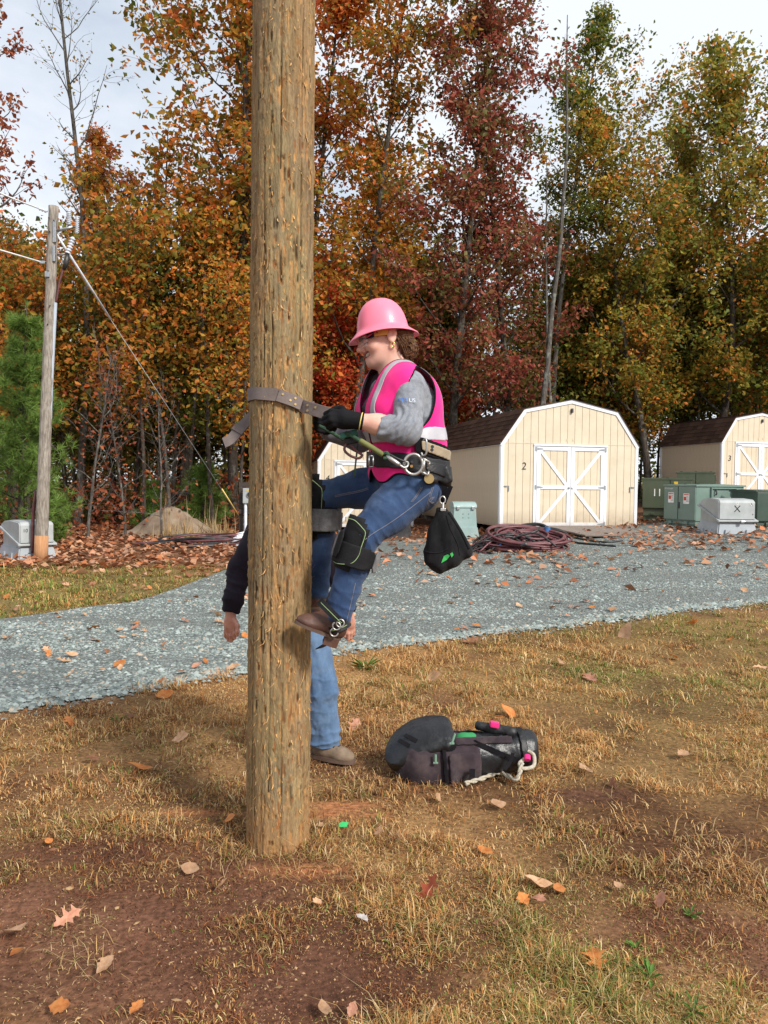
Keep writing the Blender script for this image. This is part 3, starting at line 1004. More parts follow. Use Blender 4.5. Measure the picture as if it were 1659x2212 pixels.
# ------------------------------------------------------------------ woods
def bark_mat(name, c1, c2, lich=0.35):
    m, nt, b, out = new_mat(name)
    L = nt.links.new
    co = N(nt, 'ShaderNodeTexCoord')
    mp = N(nt, 'ShaderNodeMapping', Scale=(9, 9, 2.2))
    L(co.outputs['Object'], mp.inputs['Vector'])
    n1 = N(nt, 'ShaderNodeTexNoise', Scale=2.2, Detail=6.0, Roughness=0.7)
    L(mp.outputs['Vector'], n1.inputs['Vector'])
    r1 = ramp(nt, [(0.35, c1), (0.68, c2)])
    L(n1.outputs['Fac'], r1.inputs['Fac'])
    n2 = N(nt, 'ShaderNodeTexNoise', Scale=5.0, Detail=5.0)
    L(co.outputs['Object'], n2.inputs['Vector'])
    r2 = ramp(nt, [(0.55, (0, 0, 0)), (0.66, (lich,) * 3)])
    L(n2.outputs['Fac'], r2.inputs['Fac'])
    mx = N(nt, 'ShaderNodeMix', data_type='RGBA')
    L(r2.outputs['Color'], mx.inputs[0]); L(r1.outputs['Color'], mx.inputs[6]); mx.inputs[7].default_value = (0.24, 0.26, 0.22, 1)
    L(mx.outputs[2], b.inputs['Base Color'])
    b.inputs['Roughness'].default_value = 0.95
    b.inputs['Specular IOR Level'].default_value = 0.1
    bp = N(nt, 'ShaderNodeBump', Strength=0.9, Distance=0.04)
    L(n1.outputs['Fac'], bp.inputs['Height']); L(bp.outputs['Normal'], b.inputs['Normal'])
    return m
M_bark = bark_mat('dark_oak_bark', (0.030, 0.023, 0.018), (0.11, 0.092, 0.076))
M_bark_grey = bark_mat('grey_lichened_bark', (0.05, 0.045, 0.04), (0.17, 0.155, 0.14), 0.75)
M_leaf = tint_mat('autumn_leaf', rough=0.55, translucent=0.50, objvar=0.10, spec=0.25)

PAL = {   # linear leaf colours: (weight, rgb)
    'gold': [(3, (0.34, 0.135, 0.022)), (3, (0.26, 0.145, 0.020)), (2, (0.15, 0.125, 0.020)), (2, (0.36, 0.10, 0.020)), (1, (0.09, 0.10, 0.018))],
    'orange': [(4, (0.36, 0.105, 0.022)), (2, (0.30, 0.14, 0.022)), (2, (0.26, 0.055, 0.018)), (1, (0.13, 0.10, 0.02))],
    'red': [(4, (0.20, 0.046, 0.032)), (3, (0.26, 0.078, 0.048)), (3, (0.16, 0.080, 0.032)), (3, (0.11, 0.095, 0.03))],
    'scarlet': [(4, (0.34, 0.045, 0.02)), (3, (0.34, 0.09, 0.025)), (1, (0.18, 0.09, 0.02))],
    'green': [(4, (0.075, 0.095, 0.016)), (3, (0.13, 0.13, 0.02)), (2, (0.05, 0.07, 0.014)), (1, (0.24, 0.15, 0.022))],
    'greengold': [(4, (0.145, 0.135, 0.022)), (3, (0.25, 0.165, 0.025)), (2, (0.085, 0.105, 0.018)), (1.5, (0.34, 0.13, 0.025))],
    'rust': [(4, (0.22, 0.062, 0.03)), (2, (0.28, 0.10, 0.04)), (1, (0.16, 0.04, 0.025))],
    'dark': [(3, (0.085, 0.10, 0.022)), (2, (0.16, 0.13, 0.025)), (2, (0.22, 0.12, 0.025))],
}

def leaf_cards(pos, size, pal, rs, droop=0.6, group=None):
    """kite shaped folded leaves, two triangles each"""
    n = len(pos)
    a = rs.uniform(0, 2 * np.pi, n)
    dz = -droop + rs.normal(0, 0.45, n)
    d = np.stack([np.cos(a), np.sin(a), dz], 1); d /= np.linalg.norm(d, axis=1)[:, None]
    r = rs.normal(0, 1, (n, 3))
    s = np.cross(d, r); s /= np.linalg.norm(s, axis=1)[:, None] + 1e-9
    u = np.cross(s, d)
    l = size * rs.uniform(0.42, 1.5, n)[:, None]; w = l * rs.uniform(0.24, 0.36, n)[:, None]
    f = w * rs.uniform(0.1, 0.7, n)[:, None]
    V = np.stack([pos, pos + d * l * 0.55 + s * w + u * f, pos + d * l - u * l * 0.12, pos + d * l * 0.5 - s * w + u * f], 1).reshape(-1, 3)
    i = np.arange(n)[:, None] * 4
    F = np.concatenate([i + np.array([[0, 1, 2]]), i + np.array([[0, 2, 3]])])
    P_ = PAL[pal]
    wts = np.array([p[0] for p in P_], float); wts /= wts.sum()
    cols = np.array([p[1] for p in P_])
    if group is None:
        pick = rs.choice(len(cols), n, p=wts)
    else:
        gp = rs.choice(len(cols), group.max() + 1, p=wts)
        pick = np.where(rs.uniform(size=n) < 0.6, gp[group], rs.choice(len(cols), n, p=wts))
    C = cols[pick] * rs.uniform(1.1, 2.25, (n, 1)) * (1 + rs.normal(0, 0.06, (n, 3)))
    return V, F, np.repeat(np.clip(C, 0.004, 1), 4, 0)

def limb(rs, p0, d0, length, r0, r1, n, wander, lift):
    pts = [np.asarray(p0, float)]; d = np.asarray(d0, float) / np.linalg.norm(d0)
    for i in range(n):
        d = d + rs.normal(0, wander, 3) + np.array([0, 0, lift])
        d /= np.linalg.norm(d)
        pts.append(pts[-1] + d * length / n)
    return np.array(pts), np.linspace(r0, r1, n + 1)

def make_tree(seed, H, cb, Rc, nleaf, leaf, pal, tr=0.16, droop=0.6, nprim=26, lean=0.02, shape='oval', fork=False, spread=0.26, twig=1.3, bark=None, trunk_sides=10):
    rs = np.random.RandomState(seed)
    g = G()
    n = 16
    tp = [np.array([0, 0, -0.15])]; d = np.array([rs.normal(0, lean), rs.normal(0, lean), 1.0])
    for i in range(n):
        d = d + np.array([rs.normal(0, 0.035), rs.normal(0, 0.035), 0.03]); d /= np.linalg.norm(d)
        tp.append(tp[-1] + d * (H + 0.15) / n)
    tp = np.array(tp)
    rad = tr * (1 - np.linspace(0, 1, n + 1)) ** 0.75 * np.linspace(1.0, 0.75, n + 1) + 0.012
    rad[0] *= 1.35
    g.tube(tp, rad, trunk_sides)
    clusters = []
    def at(t):
        q = t * n; i = min(int(q), n - 1); f = q - i
        return tp[i] * (1 - f) + tp[i + 1] * f, rad[i] * (1 - f) + rad[i + 1] * f
    for k in range(nprim):
        t = cb + (0.985 - cb) * ((k + rs.uniform(0, 1)) / nprim)
        p, r = at(t)
        u = (t - cb) / (1 - cb)
        if shape == 'oval': prof = (0.45 + 1.1 * u) if u < 0.35 else (1.0 - 0.85 * ((u - 0.35) / 0.65) ** 1.5)
        elif shape == 'cone': prof = 1.05 - 0.95 * u
        elif shape == 'column': prof = 0.8 + 0.2 * math.sin(u * 9 + seed) if u < 0.75 else 0.9 - 0.75 * (u - 0.75) / 0.25
        else: prof = 0.7 + 0.5 * u if u < 0.75 else 1.05 - 0.7 * (u - 0.75) / 0.25
        L_ = Rc * prof * rs.uniform(0.45, 1.35)
        az = k * 2.39996 + rs.normal(0, 0.4)
        el = math.radians(rs.uniform(18, 48) + 25 * u)
        dd = np.array([math.cos(az) * math.cos(el), math.sin(az) * math.cos(el), math.sin(el)])
        pp, rr = limb(rs, p, dd, L_, max(0.012, r * 0.42), 0.006, 6, 0.13, 0.04)
        g.tube(pp, rr, 5, cap=False)
        clusters += [pp[-1], pp[-2]]
        for q in range(int(4 + L_ * 1.3)):
            i = rs.randint(1, 6)
            az2 = rs.uniform(0, 6.28); el2 = math.radians(rs.uniform(-15, 55))
            d2 = np.array([math.cos(az2) * math.cos(el2), math.sin(az2) * math.cos(el2), math.sin(el2)]) + 0.8 * (pp[i] - pp[i - 1]) / np.linalg.norm(pp[i] - pp[i - 1])
            l2 = L_ * rs.uniform(0.18, 0.42) * twig
            p2, r2 = limb(rs, pp[i], d2, l2, max(0.006, rr[i] * 0.5), 0.003, 4, 0.2, 0.0)
            g.tube(p2, r2, 3, cap=False)
            clusters += [p2[-1], p2[-2], p2[2]]
    clusters = np.array(clusters)
    trunk = g.mesh('trunk', bark or M_bark, smooth=True)
    if nleaf <= 0:
        return trunk, None
    gi = rs.randint(0, len(clusters), nleaf)
    pos = clusters[gi] + np.clip(rs.normal(0, 1, (nleaf, 3)), -1.7, 1.7) * spread * np.array([1, 1, 0.75])
    pos[:, 2] = np.maximum(pos[:, 2], 0.25)
    V, F, C = leaf_cards(pos, leaf, pal, rs, droop, gi)
    crown = mesh_np('crown', V, F, colors=C, mats=[M_leaf])
    return trunk, crown

TREES = {}
def tree_kind(key, *a, **k):
    TREES[key] = make_tree(*a, **k)
tree_kind('gold_tall', 1, 22, 0.26, 4.5, 12500, 0.19, 'gold', tr=0.19, shape='oval', nprim=34)
tree_kind('gold_tall2', 2, 22, 0.24, 4.0, 12000, 0.19, 'gold', tr=0.17, shape='column', nprim=34)
tree_kind('orange_tall', 3, 21, 0.24, 3.9, 12500, 0.19, 'orange', tr=0.17, shape='oval', nprim=30)
tree_kind('rust_sparse', 4, 21, 0.25, 2.4, 2600, 0.17, 'rust', tr=0.14, shape='column', nprim=26, spread=0.13)
tree_kind('bare', 5, 21, 0.35, 2.6, 700, 0.10, 'greengold', tr=0.12, shape='oval', nprim=30, spread=0.10, bark=M_bark_grey)
tree_kind('red_oak', 6, 21, 0.14, 3.7, 15000, 0.18, 'red', tr=0.17, shape='column', nprim=40)
tree_kind('green_thin', 7, 20, 0.45, 2.4, 7500, 0.15, 'green', tr=0.13, shape='oval', nprim=22, bark=M_bark_grey)
tree_kind('greengold_big', 8, 17, 0.20, 4.7, 15500, 0.19, 'greengold', tr=0.17, shape='vase', nprim=38)
tree_kind('greengold_big2', 9, 18, 0.18, 4.5, 14500, 0.19, 'greengold', tr=0.17, shape='column', nprim=36)
tree_kind('under_gold', 10, 7.5, 0.36, 2.4, 3900, 0.16, 'gold', tr=0.06, shape='vase', nprim=20, spread=0.38)
tree_kind('under_green', 11, 7.0, 0.32, 2.4, 4200, 0.16, 'green', tr=0.06, shape='vase', nprim=20, spread=0.38)
tree_kind('under_scarlet', 12, 8.5, 0.10, 1.9, 6500, 0.15, 'scarlet', tr=0.06, shape='oval', nprim=22, spread=0.35)
tree_kind('under_bare', 13, 5.0, 0.12, 2.0, 260, 0.13, 'rust', tr=0.035, shape='vase', nprim=18, spread=0.3, bark=M_bark_grey)
tree_kind('far_dark', 14, 13, 0.22, 2.6, 7500, 0.24, 'dark', tr=0.13, shape='oval', nprim=26, spread=0.6)
tree_kind('far_gold', 15, 14, 0.26, 2.6, 7500, 0.24, 'gold', tr=0.13, shape='oval', nprim=26, spread=0.6)
tree_kind('far_green', 16, 12, 0.22, 2.8, 7500, 0.24, 'green', tr=0.13, shape='oval', nprim=26, spread=0.6)
tree_kind('thin_trunk', 18, 11, 0.45, 1.6, 1500, 0.17, 'gold', tr=0.075, shape='oval', nprim=20, spread=0.3, trunk_sides=7)
tree_kind('thin_dark', 19, 10, 0.35, 1.4, 900, 0.16, 'dark', tr=0.06, shape='oval', nprim=18, spread=0.3, trunk_sides=7)
tree_kind('dead_pole', 17, 15, 0.55, 0.9, 0, 0.1, 'rust', tr=0.10, shape='oval', nprim=14, bark=M_bark_grey)

def plant_tree(key, px, d, label, rot=0.0, sc=1.0, cat='tree', group=None, name='broadleaf_tree', szy=1.0):
    x = (px - 829.5) / FPX * d
    y = d
    root = thing(name, (x, y, float(terr(x, y))), label, cat, group, rot)
    root.scale = (sc, sc, sc * szy)
    tk, cr = TREES[key]
    link('trunk', tk, root)
    if cr is not None:
        link('crown', cr, root)
    return root

FRONT = [
    ('rust_sparse', 28, 26.0, 'thin dark tree with sparse rust leaves above the young pine', 0.3, 1.0),
    ('bare', 165, 25.5, 'tall nearly bare grey tree rising behind the small utility pole', 1.0, 1.03),
    ('rust_sparse', -60, 29.0, 'sparse rust leaved tree at the far edge of the woods behind the pine', 2.3, 0.95),
    ('gold_tall', 395, 27.0, 'tall dense gold and orange tree between small utility pole and climbing pole', 0.5, 1.0),
    ('gold_tall2', 505, 25.5, 'tall gold tree whose trunk stands just beside the climbing pole', 2.0, 1.02),
    ('orange_tall', 250, 30.0, 'orange brown tree behind the guy wire of the small utility pole', 4.0, 0.72),
    ('orange_tall', 640, 29.0, 'orange tree hidden mostly behind the climbing pole', 1.1, 1.0),
    ('gold_tall2', 740, 26.5, 'tall gold tree directly above the pink hard hat', 3.7, 0.98),
    ('gold_tall', 820, 31.0, 'slim orange and gold tree behind the climber and the hard hat', 2.6, 0.78),
    ('red_oak', 985, 27.0, 'tall dark red oak standing above the roof of shed 2', 0.2, 0.96),
    ('red_oak', 1085, 28.0, 'second dark red oak, its crown merged with its neighbour', 2.9, 0.86),
    ('green_thin', 1185, 30.0, 'slender green topped tree with bare lichened trunk behind shed 2', 1.3, 1.0),
    ('dead_pole', 1158, 26.5, 'bare lichened trunk with black and white bark behind shed 2 ridge', 0.0, 1.15),
    ('dead_pole', 1205, 27.5, 'bare grey trunk with broken top beside the lichened trunk', 2.0, 0.85),
    ('greengold_big', 1400, 29.5, 'broad green and gold tree behind the gap between sheds 2 and 3', 0.8, 0.86),
    ('greengold_big2', 1545, 30.5, 'tallest green and gold tree behind shed 3', 2.2, 0.93),
    ('greengold_big', 1690, 29.5, 'green and gold tree at the frame edge above shed 3', 4.4, 0.84),
    ('greengold_big', 1310, 31.5, 'rounded gold and green tree just above the peak of shed 2', 3.3, 0.70),
    ('greengold_big2', 1475, 33.0, 'gold green tree filling the space behind its taller neighbours', 1.9, 0.84),
    ('greengold_big2', 1290, 33.0, 'shorter olive tree standing further back behind shed 2', 5.0, 0.58),
]
for (k, px, d, lab, rot, sc) in FRONT:
    plant_tree(k, px, d, lab, rot, sc, group='tall trees at the edge of the woods')
UNDER = [('under_gold', 60, 24, 1.0), ('under_bare', 190, 20.5, 1.0), ('under_bare', 270, 21.5, 0.85), ('under_gold', 310, 23.5, 1.1), ('under_bare', 350, 21, 0.8),
         ('under_gold', 520, 21.5, 0.85), ('under_green', 370, 25.5, 1.2), ('under_green', 150, 27, 1.2), ('under_gold', 600, 26, 1.1),
         ('under_scarlet', 718, 26.5, 1.0), ('under_scarlet', 760, 28.5, 0.85), ('under_green', 690, 29.5, 1.0), ('under_gold', 830, 30.0, 1.1), ('under_green', 910, 30.5, 1.15), ('under_scarlet', 1010, 30.0, 0.8),
         ('under_green', 1120, 31.5, 1.0), ('under_green', 1240, 32, 1.25), ('under_green', 1330, 31, 1.25), ('under_gold', 1395, 30, 0.8), ('under_green', 1470, 32.5, 1.2), ('under_green', 1560, 33, 1.2), ('under_gold', 1640, 33, 1.1),
         ('under_gold', -20, 22.5, 1.0), ('under_green', 1720, 31, 1.2)]
_ulab = {'under_gold': ('gold', 'small gold leaved understory tree at the edge of the woods'), 'under_green': ('green', 'small green leaved understory tree below the tall crowns'),
         'under_scarlet': ('scarlet', 'small scarlet leaved tree behind the climber and shed roof'), 'under_bare': ('bare', 'leafless thin sapling with pale fanning branches at the wood edge')}
_refs = [(-200, 20, 'behind the young pine'), (20, 110, 'behind the small utility pole'), (110, 200, 'below the guy wire, beside the bare saplings'), (200, 290, 'where the guy wire crosses the woods'), (290, 345, 'above the small pine and dirt mound'), (345, 400, 'behind the thin stem on the mound'), (400, 480, 'above the wide low pine'),
         (480, 560, 'above the meter board'), (560, 665, 'behind the climbing pole'), (665, 705, 'right against the edge of the climbing pole'), (705, 740, 'in front of the hard hat brim'), (740, 800, 'behind the hard hat'), (800, 870, 'behind the climber and shed 4'), (870, 960, 'behind the gap between sheds 4 and 2'),
         (960, 1060, 'over the back of the shed 2 roof'), (1060, 1180, 'over the ridge of shed 2'), (1180, 1290, 'behind the peak of shed 2'), (1290, 1370, 'behind the far eave of shed 2'), (1370, 1430, 'in the gap between sheds 2 and 3'), (1430, 1520, 'behind the back of shed 3'), (1520, 1600, 'over the roof of shed 3'), (1600, 1690, 'behind the peak of shed 3'), (1690, 2000, 'past the frame edge above shed 3')]
def where(px):
    return next(t for a, b, t in _refs if a <= px < b)
_seen = {}
def unique(lab):
    _seen[lab] = _seen.get(lab, 0) + 1
    return lab if _seen[lab] == 1 else lab + (', further back', ', still further back', ', furthest back')[min(_seen[lab] - 2, 2)]
UNDER.sort(key=lambda u: u[2])
for i, (k, px, d, sc) in enumerate(UNDER):
    c_ = _ulab[k][0]
    plant_tree(k, px, d, unique(('small leafless sapling ' if c_ == 'bare' else 'small ' + c_ + ' leaved understory tree ') + where(px)), i * 1.7, sc, group=c_ + ' understory trees', name='understory_tree')
rs = np.random.RandomState(33)
_th = []
for j in range(46):
    px = -60 + j * 39 + rs.uniform(-14, 14); d = rs.uniform(23, 31) if px < 650 else rs.uniform(30, 36)
    _th.append((d, px))
for j, (d, px) in enumerate(sorted(_th)):
    k = ('thin_trunk', 'thin_dark')[j % 2]
    plant_tree(k, px, d, unique(('slender dark trunk with gold top ', 'slender dark trunk with few leaves ')[j % 2] + where(px)), rs.uniform(0, 6), rs.uniform(0.75, 1.15), group='slender trunks along the wood edge', name='slender_tree')
rs = np.random.RandomState(5)
i = 0
for row, d0 in enumerate((34, 38, 43, 49)):
    for px in np.arange(-120, 1800, 105 if row < 3 else 88):
        left = px < 640
        if (not left and (row >= 2 or rs.uniform() < 0.30)) or (left and row == 3) or (left and rs.uniform() < 0.22):
            continue
        k = ('far_dark', 'far_gold', 'far_dark', 'far_green')[rs.randint(0, 4)] if left else ('far_green', 'far_green', 'far_dark', 'far_gold')[rs.randint(0, 4)]
        if 200 < px < 300: sc = 0.72
        else: sc = rs.uniform(0.8, 1.05) * (1.0 if left else 0.85)
        kind = {'far_dark': 'dark', 'far_gold': 'gold', 'far_green': 'green'}[k]
        plant_tree(k, px + rs.uniform(-35, 35), d0 + rs.uniform(-1.5, 1.5), unique(kind + ' leaved tree deeper in ' + where(px)), rs.uniform(0, 6), sc, group=kind + ' trees deep in the woods', name='forest_tree')
        i += 1
# low brush and saplings inside the wood: one uncountable mass
def brush(n, seed, pal, x0, x1, y0, y1, zmax, size, name, label, cl=14):
    rs = np.random.RandomState(seed)
    nc = n // cl
    x = rs.uniform(x0, x1, nc); y = rs.uniform(y0, y1, nc)
    z = terr(x, y) + rs.uniform(0, 1, nc) ** 1.4 * zmax
    gi = np.repeat(np.arange(nc), cl)
    pos = np.stack([x, y, z], 1)[gi] + rs.normal(0, 0.4, (nc * cl, 3)) * np.array([1, 1, 0.6])
    pos[:, 2] = np.maximum(pos[:, 2], terr(pos[:, 0], pos[:, 1]) + 0.05)
    V, F, C = leaf_cards(pos, size, pal, rs, 0.4, gi)
    o = link(name, mesh_np(name, V, F, colors=C, mats=[M_leaf]))
    tag(o, label, 'undergrowth', kind='stuff')
brush(26000, 51, 'dark', -24, -2.2, 27, 52, 5.0, 0.24, 'undergrowth', 'dark tangled brush deep in the woods')
brush(9000, 52, 'green', -2, 30, 33, 52, 3.0, 0.24, 'undergrowth', 'green brush deep in the woods behind the sheds')
brush(3500, 53, 'rust', -18, -2.5, 22.5, 30, 1.8, 0.16, 'undergrowth', 'rusty low saplings along the edge of the woods')

# ------------------------------------------------------------------ pines
M_needle = tint_mat('pine_needles', rough=0.5, translucent=0.2, spec=0.3)
def make_pine(seed, H, Rb, whorls, per, needles, nl=0.2, nw=0.006):
    rs = np.random.RandomState(seed)
    g = G()
    tp, rr = limb(rs, (0, 0, -0.1), (0, 0, 1), H, 0.018 * H ** 0.8 + 0.01, 0.008, 10, 0.02, 0.02)
    g.tube(tp, rr, 7)
    tips = [(tp[-1], np.array([0, 0, 1.0]))]
    for w in range(whorls):
        t = 0.10 + 0.86 * (w + rs.uniform(0, .5)) / whorls
        i = min(int(t * 10), 9); f = t * 10 - i
        p = tp[i] * (1 - f) + tp[i + 1] * f
        for b in range(per):
            az = rs.uniform(0, 6.28)
            l = Rb * (1.05 - t) ** 0.8 * rs.uniform(0.6, 1.2)
            d = np.array([math.cos(az), math.sin(az), 0.35])
            pp, r2 = limb(rs, p, d, l, 0.016, 0.005, 5, 0.1, 0.06)
            g.tube(pp, r2, 4, cap=False)
            for j in (2, 3, 4, 5):
                dirv = pp[j] - pp[j - 1]; dirv /= np.linalg.norm(dirv)
                tips.append((pp[j], dirv + np.array([0, 0, 0.4])))
                if j > 2 or l > .6:
                    for s in range(2):
                        q = pp[j] + rs.normal(0, 0.10, 3) * min(1, l * 1.3)
                        tips.append((q, dirv + rs.normal(0, 0.6, 3) + np.array([0, 0, 0.4])))
    trunk = g.mesh('trunk', M_bark, smooth=True)
    T = np.array([t[0] for t in tips]); D = np.array([t[1] for t in tips]); D /= np.linalg.norm(D, axis=1)[:, None]
    gi = np.repeat(np.arange(len(T)), needles)
    n = len(gi)
    d = D[gi] * 0.9 + rs.normal(0, 0.55, (n, 3)); d /= np.linalg.norm(d, axis=1)[:, None]
    l = nl * rs.uniform(0.6, 1.15, n)[:, None]
    s = np.cross(d, rs.normal(0, 1, (n, 3))); s /= np.linalg.norm(s, axis=1)[:, None]
    b = T[gi] - D[gi] * rs.uniform(0, 0.12, n)[:, None]
    V = np.stack([b - s * nw, b + s * nw, b + d * l - np.array([0, 0, 1]) * l * 0.12], 1).reshape(-1, 3)
    F = np.arange(n * 3).reshape(-1, 3)
    c = np.array([0.13, 0.225, 0.045]) * rs.uniform(0.6, 1.5, (n, 1)) + np.array([0.03, 0.02, 0]) * rs.uniform(0, 1, (n, 1))
    return trunk, mesh_np('crown', V, F, colors=np.repeat(c, 3, 0), mats=[M_needle])
TREES['pine_big'] = make_pine(1, 5.6, 1.5, 17, 6, 34, 0.24, 0.006)
TREES['pine_small'] = make_pine(2, 1.7, 0.62, 8, 6, 30, 0.22, 0.006)
TREES['pine_low'] = make_pine(3, 2.1, 0.95, 7, 7, 32, 0.24, 0.006)
plant_tree('pine_big', 42, 17.2, 'young bright green pine behind the small utility pole', 0.4, 1.0, name='pine_tree', group='young pines')
plant_tree('pine_low', 118, 18.6, 'green pine boughs just behind the base of the small utility pole', 1.4, 0.62, name='pine_tree', group='young pines')
plant_tree('pine_small', 322, 23.9, 'small bushy pine beside the thin lichened stem on the dirt mound', 0.9, 1.05, name='pine_tree', group='young pines')
plant_tree('pine_low', 437, 23.9, 'wide low pine between the dirt mound and the meter board', 0.2, 1.12, name='pine_tree', group='young pines')
# thin leaning lichened stem behind the mound
g = G()
q = spline([P(368, 1118, 23.4), P(360, 1010, 23.5), P(350, 920, 23.6), P(338, 830, 23.8)], 14)
r0 = np.array(q[0]); g.tube(q, np.linspace(0.065, 0.03, 14), 8)
root = thing('thin_tree', (r0[0], r0[1], float(terr(r0[0], r0[1]))), 'thin pale lichened stem rising behind the dirt mound', 'tree')
link('trunk', g.mesh('trunk', M_bark_grey, smooth=True, origin=root.location), root)
rs = np.random.RandomState(3); gb = G()
for k in range(10):
    i = rs.randint(3, 13); pp, rr = limb(rs, q[i], (rs.uniform(-1, 1), rs.uniform(-1, 1), 0.5), rs.uniform(0.5, 1.3), 0.015, 0.004, 5, 0.15, 0.02); gb.tube(pp, rr, 4, cap=False)
link('branch', gb.mesh('branch', M_bark_grey, smooth=True, origin=root.location), root)
# ------------------------------------------------------------------ yard equipment
M_fibre = pmat('grey_fibreglass', (0.31, 0.335, 0.34), (0.40, 0.425, 0.43), scale=3, rough=0.55, bump=0.08, bscale=80, dirt=((0.30, 0.29, 0.27), 0.3, 4))
M_fibre_base = pmat('grey_box_pad', (0.31, 0.345, 0.375), (0.39, 0.42, 0.45), scale=3, rough=0.75, bump=0.15, bscale=60, dirt=((0.30, 0.22, 0.16), 0.35, 5))
M_sage = pmat('sage_green_enamel', (0.135, 0.205, 0.175), (0.175, 0.25, 0.215), scale=2.5, rough=0.42, bump=0.05, bscale=60, dirt=((0.16, 0.17, 0.14), 0.3, 3))
M_olive = pmat('olive_green_enamel', (0.058, 0.078, 0.045), (0.080, 0.10, 0.060), scale=2.5, rough=0.42, bump=0.05, bscale=60, dirt=((0.09, 0.085, 0.06), 0.3, 3))
M_mint = pmat('mint_grey_pedestal', (0.24, 0.345, 0.335), (0.30, 0.40, 0.385), scale=3, rough=0.5, bump=0.06, dirt=((0.25, 0.24, 0.2), 0.25, 4))
M_dkgreen = pmat('dark_green_enamel', (0.035, 0.062, 0.048), (0.05, 0.082, 0.062), scale=3, rough=0.4, dirt=((0.08, 0.08, 0.06), 0.3, 4))
M_steel = pmat('bare_steel', (0.42, 0.43, 0.44), rough=0.38, metallic=0.85, scale=30)
M_pvc = pmat('grey_conduit', (0.36, 0.41, 0.48), (0.42, 0.47, 0.54), rough=0.5, scale=5)
M_whitepipe = pmat('white_conduit', (0.62, 0.66, 0.72), rough=0.5, scale=6)
M_insul = pmat('white_porcelain', (0.62, 0.66, 0.72), rough=0.3, scale=10)
M_wire = pmat('aluminium_wire', (0.55, 0.56, 0.57), rough=0.5, metallic=0.2, scale=10)
M_maroon = pmat('maroon_cable_jacket', (0.085, 0.022, 0.028), (0.15, 0.045, 0.052), scale=4, rough=0.45, bump=0.05, dirt=((0.25, 0.20, 0.17), 0.4, 6))
M_blackcable = pmat('black_cable_jacket', (0.012, 0.012, 0.013), (0.03, 0.03, 0.032), scale=4, rough=0.45, dirt=((0.16, 0.14, 0.12), 0.35, 6))
M_blue = pmat('blue_cap', (0.04, 0.16, 0.42), rough=0.4, scale=8)
M_darkwood = pmat('dark_creosote_board', (0.030, 0.022, 0.018), (0.075, 0.058, 0.048), scale=3, stretch=(1, 1, 14), rough=0.9, bump=0.5, bscale=12, bstretch=(1, 1, 30))

def rot_z(a):
    return np.array(Matrix.Rotation(a, 3, 'Z'))

